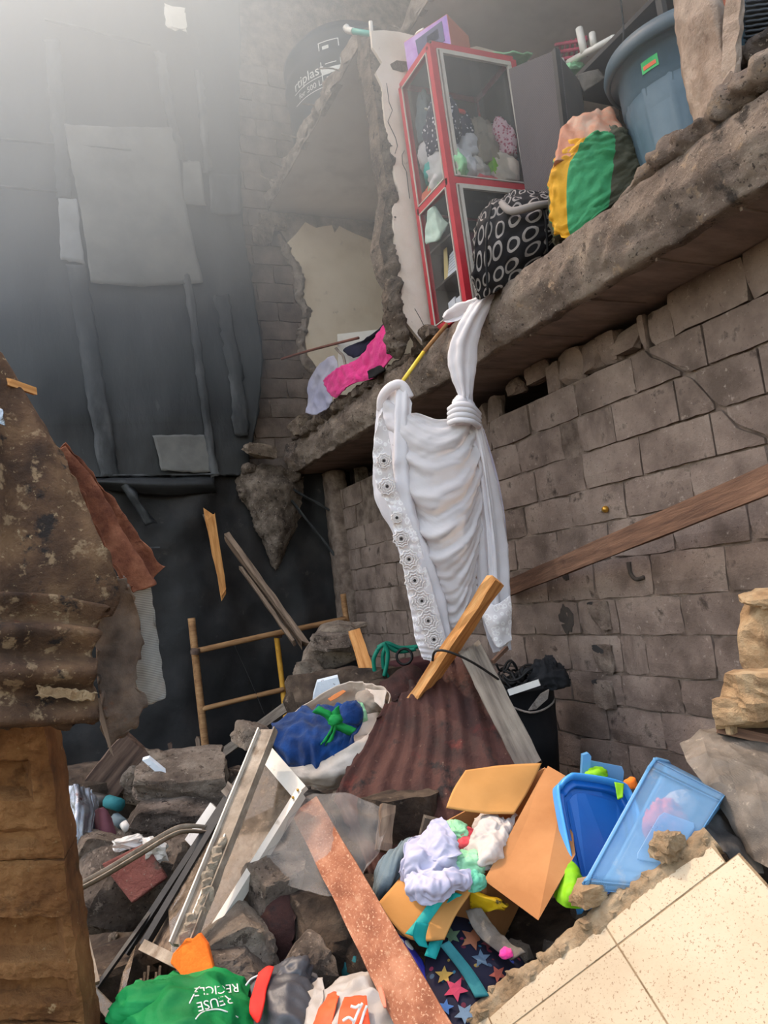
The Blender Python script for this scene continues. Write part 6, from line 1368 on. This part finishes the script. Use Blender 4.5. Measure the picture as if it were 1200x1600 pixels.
surf('grey_bag', pnet([[(625, 1318, 2.95), (632, 1316, 2.95), (640, 1322, 2.95)], [(590, 1345, 2.86), (615, 1340, 2.78), (640, 1345, 2.84)], [(580, 1385, 2.84), (606, 1380, 2.72), (632, 1365, 2.8)], [(588, 1408, 2.84), (600, 1405, 2.76), (618, 1390, 2.8)]]), m_gcl, nu=40, nv=40, amp=.008, sc=12, fold=(.014, 4, 'v'), seed=8, thick=.006, L='gathered blue-grey cloth bag left of the box', Cat='bag')
surf('yellow_pack', pnet([[(735, 1392, 2.66), (775, 1405, 2.62), (795, 1415, 2.6)], [(736, 1420, 2.68), (765, 1422, 2.64), (785, 1420, 2.6)]]), M('yellow_pack', [(214, 176, 20), (190, 150, 20)], 8, .6, .2, 30, spots=((50, 46, 30), 18, .62, .05)), nu=14, nv=18, amp=.01, sc=14, thick=.02, L='yellow packet under the box corner', Cat='packet')
# star-print bundle below
sp_ = thing('star_print_bundle', at(690, 1600, 2.4), 'dark bundle printed with coloured stars under the box', 'bundle')
dsd = surf('shaded_side', pnet([[(690, 1420, 2.75), (740, 1440, 2.7), (800, 1480, 2.62), (830, 1520, 2.55)], [(670, 1480, 2.6), (720, 1490, 2.52), (770, 1520, 2.46), (800, 1550, 2.44)], [(668, 1560, 2.44), (712, 1560, 2.38), (745, 1580, 2.34), (765, 1600, 2.34)], [(680, 1650, 2.3), (710, 1650, 2.26), (740, 1650, 2.24), (760, 1660, 2.24)]]), m_stars, nu=40, nv=50, amp=.02, sc=5, seed=9, parent=sp_, thick=.01)
surf('sunlit_side', pnet([[(612, 1455, 2.62), (632, 1470, 2.6), (660, 1500, 2.56)], [(628, 1500, 2.5), (650, 1515, 2.48), (672, 1550, 2.46)], [(650, 1560, 2.36), (668, 1580, 2.36), (685, 1610, 2.36)], [(668, 1640, 2.2), (682, 1650, 2.2), (695, 1660, 2.2)]]), m_starl, nu=30, nv=16, amp=.008, sc=9, seed=10, parent=sp_, thick=.01)
bvs = BVHTree.FromPolygons([v.co for v in dsd.data.vertices], [tuple(p.vertices) for p in dsd.data.polygons])
for q, (px, py, r_, c_) in enumerate(((738, 1466, 20, (150, 96, 70)), (706, 1462, 15, (92, 112, 84)), (712, 1546, 20, (150, 52, 76)), (752, 1498, 15, (78, 98, 116)), (726, 1584, 17, (92, 112, 132)), (694, 1524, 15, (150, 126, 64)), (778, 1522, 14, (140, 74, 62)), (696, 1574, 13, (60, 96, 150)), (764, 1474, 12, (120, 60, 70)))):
    pts = []
    for i in range(10):
        t = math.pi * i / 5 + q * .7; k_ = r_ if i % 2 == 0 else r_ * .45
        x, y = px + k_ * math.cos(t), py + k_ * math.sin(t)
        o_ = Vector((0, 0, EYE)); d_ = (at(x, y, 1.0) - o_).normalized(); hit = bvs.ray_cast(o_, d_)
        pts.append((hit[0] if hit[0] else at(x, y, 2.45)) - d_ * .016)
    prism('printed_star', pts, fw, .002, M('star_print_%d' % q, [c_, tuple(int(v * 1.15) for v in c_)], 9, .9, .2, 40), dsd)
surf('strap', pnet([[(688, 1478, 2.5), (702, 1470, 2.5)], [(720, 1520, 2.42), (738, 1515, 2.42)], [(742, 1558, 2.34), (764, 1556, 2.34)]]), m_teald, nu=16, nv=4, parent=sp_, thick=.008)
surf('grey_wrap', pnet([[(728, 1425, 2.62), (752, 1420, 2.62)], [(748, 1465, 2.54), (790, 1470, 2.52)], [(800, 1500, 2.46), (824, 1490, 2.44)]]), m_gsheet, nu=20, nv=14, amp=.012, sc=12, rg=True, seed=11, thick=.006, L='pale wrinkled wrap lying on the star-print bundle', Cat='wrap')
crumple('magenta_scrap', at(792, 1490, 2.47), (.05, .04, .03), m_pink, 12, .2, L='magenta scrap on the star-print bundle', Cat='cloth', nu=14, nv=20)
crumple('teal_rag', at(560, 1510, 2.75), (.12, .12, .12), m_teald, 13, .2, L='dark teal rag in the hollow left of the plank', Cat='cloth', nu=20, nv=28)

# ================================================================== BLUE STORAGE BINS
ldn = thing('bin_lid', at(900, 1400, 2.55), 'bright blue rectangular bin lid standing upright right of the box', 'lid')
out = [(873, 1248, 2.78), (877, 1226, 2.82), (890, 1213, 2.84), (905, 1211, 2.85), (965, 1222, 2.88), (985, 1240, 2.88), (1000, 1290, 2.8), (1000, 1395, 2.66), (985, 1412, 2.62), (918, 1416, 2.58), (906, 1406, 2.58)]
op = [Vector(p) for p in cr(np.array([tuple(at(*p)) for p in out], float), 56, True)]; cen = sum(op, Vector()) / len(op)
ln_ = (at(*out[4]) - at(*out[0])).cross(at(*out[-1]) - at(*out[0])).normalized()
if ln_.dot(fw) < 0: ln_ = -ln_
prism('panel', [p + ln_ * .03 for p in op], ln_, .006, m_lid, ldn)
ring = lambda f, h: [cen + (p - cen) * f + ln_ * h for p in op]
surf('rim', [ring(1.03, .035), ring(1.04, 0), ring(1.0, -.012), ring(.94, .0), ring(.93, .028)], m_lidr, nu=12, nv=56, closed=True, parent=ldn)
surf('step', [ring(.93, .02), ring(.84, .012), ring(.80, .014), ring(.78, .028)], m_lid, nu=10, nv=56, closed=True, parent=ldn)
prism('recess', ring(.70, .024), ln_, .008, m_lid, ldn, bev=.002)
bn = thing('storage_bin', at(1010, 1400, 2.4), 'translucent blue storage bin tipped on its side beside the tile slab', 'bin')
def rr_ring(o, a, b, r=.12, n=5):
    """rounded rectangle from corner o with sides a, b"""
    pts = []
    for (cx_, cy_, t0) in ((r, r, math.pi), (1 - r, r, 1.5 * math.pi), (1 - r, 1 - r, 0), (r, 1 - r, .5 * math.pi)):
        for i in range(n + 1):
            t = t0 + .5 * math.pi * i / n
            pts.append(o + a * (cx_ + r * math.cos(t)) + b * (cy_ + r * math.sin(t)))
    return pts
R0, R1 = at(912, 1392, 2.36), at(1024, 1188, 2.62)
B0, B1 = at(1030, 1400, 2.30), at(1130, 1242, 2.52)
bkv = at(1050, 1192, 2.92) - at(1026, 1186, 2.62)
rings = [rr_ring(R0 - (R1 - R0) * .02, (R1 - R0) * 1.04, bkv * 1.05), rr_ring(R0, R1 - R0, bkv), rr_ring(R0.lerp(B0, .5), (R1.lerp(B1, .5) - R0.lerp(B0, .5)), bkv * .96 + Vector((.0, .0, 0))), rr_ring(B0, B1 - B0, bkv * .9)]
rings[0] = [p + (R0 - B0).normalized() * .012 for p in rings[0]]
o = surf('body', rings[1:], m_binc, nu=14, nv=72, closed=True, parent=bn, smooth=True, thick=.004)
prism('base', [p for p in rings[3]], (B0 - R0), .004, m_bin, bn)
surf('rim', [[p + (q - p) * t for p, q in zip(rings[0], rings[1])] for t in (0, .5, 1)], m_bin, nu=4, nv=72, closed=True, parent=bn, thick=.014)
nb_ = (R1 - R0).cross(B0 - R0).normalized()
if nb_.dot(fw) > 0: nb_ = -nb_
def onface(s, t): return R0 + (R1 - R0) * s + ((B0 - R0) * (1 - s) + (B1 - R1) * s) * t + nb_ * .004
prism('moulded_panel', [onface(*p) for p in ((.30, .42), (.62, .42), (.66, .46), (.66, .88), (.62, .92), (.30, .92), (.26, .88), (.26, .46))], nb_, .006, m_binc, bn, bev=.003)
crumple('red_cloth', R0.lerp(B1, .5) + bkv * .5 + (R1 - R0) * .06, (.12, .16, .2), m_orcl, 31, .25, 2.4, nu=30, nv=40, L='orange-red cloth seen through the blue bin', Cat='clothing')
crumple('white_print_cloth', R1.lerp(B1, .5) + bkv * .5 + (R0 - R1) * .24, (.11, .12, .09), m_creamc, 32, .25, 2.4, nu=30, nv=40, L='white printed cloth at the top inside the blue bin', Cat='clothing')
b2_ = thing('blue_tray', at(940, 1225, 2.95), 'pale blue broken tray end behind the blue lid', 'tray')
prism('panel', [at(x, y, 2.98) for x, y in ((920, 1188), (972, 1198), (975, 1206), (973, 1228), (918, 1216))], (.3, .9, .1), .006, m_bin, b2_)
prism('end_wall', [at(x, y, 2.94) for x, y in ((911, 1180), (920, 1177), (924, 1182), (921, 1216), (909, 1214))], (.3, .9, .1), .02, m_bin, b2_)
crumple('lime_bag', at(932, 1212, 2.93), (.09, .08, .06), m_lime, 33, .2, L='lime green cloth tip over the blue lid', Cat='bag', nu=18, nv=24)
surf('lime_strap', pnet([[(960, 1222, 2.84), (975, 1225, 2.84)], [(965, 1250, 2.8), (973, 1245, 2.8)]]), m_lime, nu=8, nv=6, amp=.006, sc=20, thick=.004, L='lime green strap at the right edge of the blue lid', Cat='strap')
surf('lime_bag', pnet([[(893, 1345, 2.62), (903, 1362, 2.6), (910, 1390, 2.58)], [(876, 1385, 2.58), (892, 1392, 2.52), (910, 1400, 2.54)], [(868, 1402, 2.56), (884, 1418, 2.5), (910, 1418, 2.52)]]), m_lime, nu=24, nv=24, amp=.010, sc=14, rg=True, seed=12, thick=.006, L='lime green bag between the box flap and the blue lid', Cat='bag')
crumple('orange_ball', at(985, 1225, 2.9), (.05, .05, .05), m_orange, 34, .05, L='small orange lump behind the blue bin rim', Cat='scrap', nu=14, nv=18)

# ---- block stack, board, plastic sheet at the right
sb = thing('broken_block', at(1190, 1035, 2.95), 'upper sunlit broken sandy block at the right edge', 'block')
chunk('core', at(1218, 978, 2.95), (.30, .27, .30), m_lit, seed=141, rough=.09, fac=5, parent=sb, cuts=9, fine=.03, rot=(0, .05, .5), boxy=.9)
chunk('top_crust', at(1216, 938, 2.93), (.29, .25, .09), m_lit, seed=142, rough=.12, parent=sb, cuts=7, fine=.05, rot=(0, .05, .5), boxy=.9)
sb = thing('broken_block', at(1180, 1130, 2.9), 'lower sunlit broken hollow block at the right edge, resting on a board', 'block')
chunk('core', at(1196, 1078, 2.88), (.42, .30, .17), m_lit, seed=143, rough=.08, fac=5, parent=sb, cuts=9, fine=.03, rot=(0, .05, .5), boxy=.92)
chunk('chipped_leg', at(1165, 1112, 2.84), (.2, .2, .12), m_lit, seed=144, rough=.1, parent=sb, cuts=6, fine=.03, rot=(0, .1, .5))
bar('short_board', at(1122, 1132, 2.9), at(1260, 1162, 2.75), .12, .035, m_wbrown, segs=6, jag=.02, seed=80, L='short brown board under the broken blocks', Cat='board')
chunk('pebble', at(1139, 1134, 2.82), (.04, .04, .06), m_lit, seed=146, L='pale pebble standing on the short board', Cat='stone', cuts=3)
surf('grey_sheeting', pnet([[(1064, 1165, 2.9), (1095, 1142, 2.92), (1122, 1140, 2.9), (1160, 1150, 2.85), (1290, 1170, 2.7)], [(1075, 1192, 2.75), (1105, 1178, 2.72), (1135, 1185, 2.68), (1175, 1200, 2.6), (1290, 1220, 2.5)], [(1105, 1230, 2.62), (1125, 1222, 2.58), (1150, 1235, 2.54), (1190, 1255, 2.45), (1300, 1280, 2.35)], [(1140, 1280, 2.52), (1155, 1285, 2.48), (1170, 1290, 2.44), (1205, 1310, 2.36), (1310, 1340, 2.2)], [(1165, 1330, 2.46), (1172, 1335, 2.42), (1182, 1345, 2.38), (1210, 1360, 2.3), (1320, 1400, 2.1)]]),
     m_gsheet, nu=65, nv=65, amp=.006, sc=9, rg=True, seed=41, thick=.004, linear=True, smooth=False, L='stiff dusty grey plastic sheet folded beside the bins', Cat='plastic sheet')
surf('dark_sheeting', pnet([[(1040, 1290, 2.62), (1080, 1262, 2.66), (1110, 1262, 2.66), (1150, 1290, 2.6)], [(1050, 1325, 2.5), (1090, 1300, 2.5), (1120, 1305, 2.5), (1165, 1330, 2.5)], [(1080, 1345, 2.42), (1105, 1340, 2.4), (1130, 1345, 2.4), (1190, 1370, 2.4)]]), M('dark_grey_plastic', [(52, 50, 48), (74, 70, 66), (100, 94, 88)], 6, .5, .3, 26), nu=30, nv=36, amp=.025, sc=6, rg=True, seed=42, thick=.004, L='crumpled dark plastic below the grey sheet', Cat='plastic sheet')
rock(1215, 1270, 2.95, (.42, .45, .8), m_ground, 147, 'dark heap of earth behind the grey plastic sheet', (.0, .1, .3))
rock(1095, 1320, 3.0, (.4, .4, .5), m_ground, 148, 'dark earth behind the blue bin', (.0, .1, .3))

# ================================================================== TILED FLOOR SLAB
tA, tB_, tC = at(742, 1604, 2.3), at(1112, 1322, 2.3), at(1215, 1610, 1.9)
u_ = (tB_ - tA).normalized(); n_ = u_.cross(tC - tA).normalized()
if n_.z < 0: n_ = -n_
v_ = n_.cross(u_)
if v_.dot(tC - tA) < 0: v_ = -v_
ts = thing('tiled_slab', tA, 'broken slab of cream floor tiles tilted at the lower right', 'slab')
def onplane(px, py):
    r = Vector(RM @ np.array([px - CX, -(py - CY), -F_PX])); o_ = Vector((0, 0, EYE))
    t = (tA - o_).dot(n_) / r.dot(n_); p = o_ + r * t - tA
    return p.dot(u_), p.dot(v_)
T = lambda s, t, h=0: tA + u_ * s + v_ * t + n_ * h
uE, _ = onplane(1112, 1322); uJ, vJ = onplane(1115, 1362); uF, vF = onplane(1156, 1337)
edge0 = -.55; g = .0022
tw = .45
tiles = []
vb = [0.0, vJ, vJ + tw, vJ + 2 * tw, vJ + 3 * tw]
for r_ in range(4):
    uend = uE if r_ == 0 else uF
    us = [uend - tw * k for k in range(0, 7)]
    if r_ == 0: us = [uE] + [uF - tw * k for k in range(1, 7)]
    for a, b in zip(us[1:], us[:-1]):
        v0, v1 = vb[r_], vb[r_ + 1]
        if b < edge0: continue
        hh = random.Random(int(a * 100) + r_).uniform(-.002, .002)
        pts = [T(a + g, v0 + g, hh), T(b - g, v0 + g, hh), T(b - g, v1 - g, hh), T(a + g, v1 - g, hh)]
        if r_ == 0:                                                   # ragged outer row
            pts = [T(a + g, v0 + .01 * nz((a, 0, 0), 9), hh), T((a + b) / 2, v0 - .012, hh), T(b - g, v0 + .012 * nz((b, 1, 0), 9), hh)] + pts[2:]
        prism('tile', pts, -n_, .010, m_tile, ts, bev=.0015)
bed = [T(edge0, -.01, -.002), T(uE + .01, -.01, -.002), T(uE + .0, vJ, -.002), T(uF + .005, vJ, -.002), T(uF + .005, 2.0, -.002), T(edge0, 2.0, -.002)]
prism('mortar_bed', bed, -n_, .07, m_grout, ts)
# rough mortar rim
nt = []
for i in range(26):
    s = edge0 + (uE + .02 - edge0) * i / 25; w = .025 + .025 * fbm((s, 0, 0), 5, 3); h = .012 + .012 * fbm((s, 5, 0), 6, 4)
    nt.append([T(s, .005, -.012), T(s, -.02, .0 + h * .2), T(s, -.03 - w * .4, h * .6), T(s, -.04 - w, -.01), T(s, -.05 - w * .9, -.06), T(s, -.01, -.08)])
surf('mortar_rim', nt, m_grout, nu=220, nv=36, closed=True, caps=True, amp=.010, sc=22, seed=51, parent=ts)
rr = random.Random(8)
for q in range(26):
    s = edge0 + (uE - edge0) * (q + rr.random()) / 26; z_ = rr.uniform(.02, .045)
    chunk('mortar_lump', T(s, -.035 + rr.uniform(-.03, .02), -.005), (z_ * 1.2, z_, z_ * .8), m_grout, seed=160 + q, rough=.2, parent=ts, cuts=4, fine=.05)
chunk('mortar_lump', T(*onplane(920, 1400), .02), (.10, .09, .06), m_lit, seed=190, rough=.12, parent=ts, cuts=6)
chunk('mortar_lump', T(*onplane(1045, 1325), .02), (.09, .08, .08), m_grout, seed=191, rough=.2, parent=ts, cuts=6, fine=.05)

# ================================================================== BAGS AT THE BOTTOM EDGE
gb = thing('green_bag', at(290, 1640, 2.25), 'green shopping bag with white lettering at the bottom left', 'bag')
GN = pnet([[(300, 1526, 2.52), (335, 1522, 2.5), (365, 1530, 2.5), (385, 1550, 2.52)], [(215, 1545, 2.42), (270, 1536, 2.38), (330, 1536, 2.36), (388, 1562, 2.42)], [(180, 1585, 2.3), (255, 1565, 2.22), (320, 1575, 2.22), (396, 1600, 2.3)], [(170, 1640, 2.2), (250, 1640, 2.1), (320, 1640, 2.1), (405, 1650, 2.2)], [(180, 1720, 2.15), (250, 1720, 2.05), (320, 1720, 2.05), (400, 1720, 2.15)]])
gbb = surf('body', GN, m_gbag, nu=60, nv=60, amp=.018, sc=8, rg=True, seed=61, parent=gb, thick=.004)
surf('back', pnet([[(300, 1526, 2.52), (340, 1522, 2.52), (385, 1550, 2.52)], [(215, 1550, 2.6), (300, 1545, 2.7), (396, 1570, 2.6)], [(190, 1640, 2.6), (300, 1640, 2.7), (400, 1650, 2.6)]]), m_gbag, nu=14, nv=20, amp=.01, sc=8, parent=gb, thick=.004)
crumple('shaded_fold', at(240, 1568, 2.30), (.24, .14, .12), m_gbag, 62, .15, 2.2, (0, .2, 0), 30, 40, gb)
bvh = BVHTree.FromPolygons([v.co for v in gbb.data.vertices], [tuple(p.vertices) for p in gbb.data.polygons])
def on_bag(x, y, h=.004):
    o_ = Vector((0, 0, EYE)); d_ = (at(x, y, 1.0) - o_).normalized()
    hit = bvh.ray_cast(o_, d_)
    return (hit[0] - d_ * h) if hit[0] else at(x, y, 2.3)
def bagtxt(c, ang, lift):
    def f(u, v, w):
        x = u * math.cos(ang) - v * math.sin(ang); y = u * math.sin(ang) + v * math.cos(ang)
        return on_bag(c[0] + x, c[1] - y, .004 + w * .02)
    return f
text('lettering', 'RECICLE', bagtxt((338, 1546), math.radians(186), .0), m_print, 19, gbb)
text('lettering', 'REUSE', bagtxt((336, 1566), math.radians(194), .05), m_print, 21, gbb)
for pts in (((306, 1592), (316, 1582), (336, 1577), (352, 1580), (372, 1590)), ((296, 1568), (302, 1556), (306, 1548), (312, 1542))):
    tube('printed_line', [on_bag(x, y) for x, y in pts], .0022, m_print, gbb, n=5)
prism('orange_plaster', [at(x, y, d) for x, y, d in ((265, 1505, 2.5), (270, 1490, 2.52), (284, 1475, 2.55), (290, 1466, 2.56), (300, 1468, 2.56), (311, 1457, 2.57), (324, 1475, 2.55), (332, 1508, 2.5), (338, 1535, 2.46), (300, 1540, 2.45), (286, 1530, 2.46), (278, 1518, 2.48))], (.3, .8, -.3), .04, m_orange, bev=.006, L='bright orange painted plaster piece standing behind the green bag', Cat='plaster')
cb = thing('charcoal_bag', at(440, 1640, 2.2), 'charcoal satin bag with a red strap at the bottom edge', 'bag')
surf('body', pnet([[(408, 1535, 2.45), (430, 1515, 2.46), (455, 1508, 2.46), (488, 1528, 2.44)], [(396, 1555, 2.36), (425, 1545, 2.3), (460, 1548, 2.28), (500, 1560, 2.34)], [(400, 1600, 2.26), (430, 1590, 2.2), (465, 1600, 2.18), (498, 1610, 2.24)], [(405, 1680, 2.18), (435, 1680, 2.12), (465, 1680, 2.12), (495, 1680, 2.18)]]), m_dkbag, nu=50, nv=50, amp=.016, sc=9, rg=True, seed=63, parent=cb, thick=.004)
crumple('fold', at(455, 1530, 2.38), (.13, .1, .08), m_dkbag, 64, .2, 2.4, (0, -.4, 0), 26, 34, cb)
surf('strap', pnet([[(404, 1520, 2.36), (418, 1510, 2.38), (428, 1512, 2.38)], [(396, 1550, 2.28), (406, 1550, 2.26), (416, 1545, 2.26)], [(390, 1575, 2.22), (400, 1582, 2.2), (412, 1570, 2.2)], [(396, 1590, 2.2), (404, 1598, 2.18), (408, 1590, 2.18)]]), m_redst, nu=20, nv=8, parent=cb, thick=.006, amp=.003, sc=20)
tube('cord', [at(384, 1540, 2.35), at(392, 1530, 2.36), at(404, 1524, 2.37)], .003, m_print, cb, n=5)
ob = thing('white_orange_bag', at(560, 1640, 2.15), 'white plastic bag with orange print at the bottom edge', 'bag')
obb = surf('body', pnet([[(512, 1560, 2.34), (545, 1528, 2.4), (585, 1516, 2.4), (625, 1535, 2.36)], [(480, 1580, 2.26), (530, 1560, 2.24), (590, 1552, 2.22), (648, 1570, 2.26)], [(460, 1610, 2.2), (525, 1605, 2.12), (590, 1605, 2.1), (662, 1610, 2.16)], [(450, 1690, 2.1), (520, 1690, 2.02), (590, 1690, 2.0), (665, 1690, 2.06)]]), m_wbag, nu=64, nv=70, amp=.022, sc=9, rg=True, seed=65, parent=ob, thick=.003)
surf('side_fold', pnet([[(490, 1540, 2.36), (508, 1534, 2.34)], [(470, 1580, 2.26), (505, 1570, 2.22)], [(455, 1640, 2.18), (490, 1640, 2.14)]]), m_wbag, nu=24, nv=14, amp=.014, sc=14, rg=True, seed=66, parent=ob, thick=.003)
surf('orange_print', pnet([[(512, 1554, 2.235), (522, 1550, 2.225), (532, 1553, 2.215)], [(498, 1580, 2.16), (512, 1580, 2.14), (524, 1575, 2.14)], [(482, 1620, 2.1), (502, 1620, 2.08), (516, 1615, 2.08)]]), m_oprint, nu=16, nv=10, amp=.006, sc=20, parent=obb, thick=.003)
surf('orange_print', pnet([[(538, 1558, 2.17), (555, 1556, 2.16), (573, 1558, 2.15)], [(530, 1585, 2.10), (550, 1588, 2.085), (576, 1585, 2.085)], [(526, 1620, 2.05), (550, 1620, 2.035), (582, 1620, 2.03)]]), m_oprint, nu=16, nv=12, amp=.006, sc=20, parent=obb, thick=.003)
surf('print_tail', pnet([[(590, 1542, 2.17), (596, 1540, 2.17)], [(594, 1560, 2.13), (602, 1558, 2.13)], [(600, 1575, 2.1), (604, 1574, 2.1)]]), m_carto, nu=8, nv=4, parent=obb, thick=.003)
for q, pts in enumerate((((552, 1600), (560, 1580), (566, 1568)), ((548, 1572), (556, 1574), (562, 1570)), ((536, 1595), (545, 1590), (553, 1596)), ((563, 1602), (568, 1585), (573, 1572)))):
    tube('printed_mark', [at(x, y, 2.055 if y > 1585 else 2.08) for x, y in pts], .004, m_print, obb, n=5)

# ================================================================== LENS GLARE AS AN ADDED SCATTERING VOLUME
hz = newmat('glare_veil'); n, l = NT(hz); n.remove(n['Principled BSDF'])
vsn = n.new('ShaderNodeVolumeScatter'); vsn.inputs['Density'].default_value = .13; vsn.inputs['Anisotropy'].default_value = .4
vsn.inputs['Color'].default_value = (.72, .86, 1, 1)
l.new(vsn.outputs[0], n['Material Output'].inputs['Volume'])
box('glare_veil', (-1.6, .8, 3.45), (2.5, 7.2, 8.8), hz, K='stuff', L='thin scattering veil added above the yard to imitate lens glare')
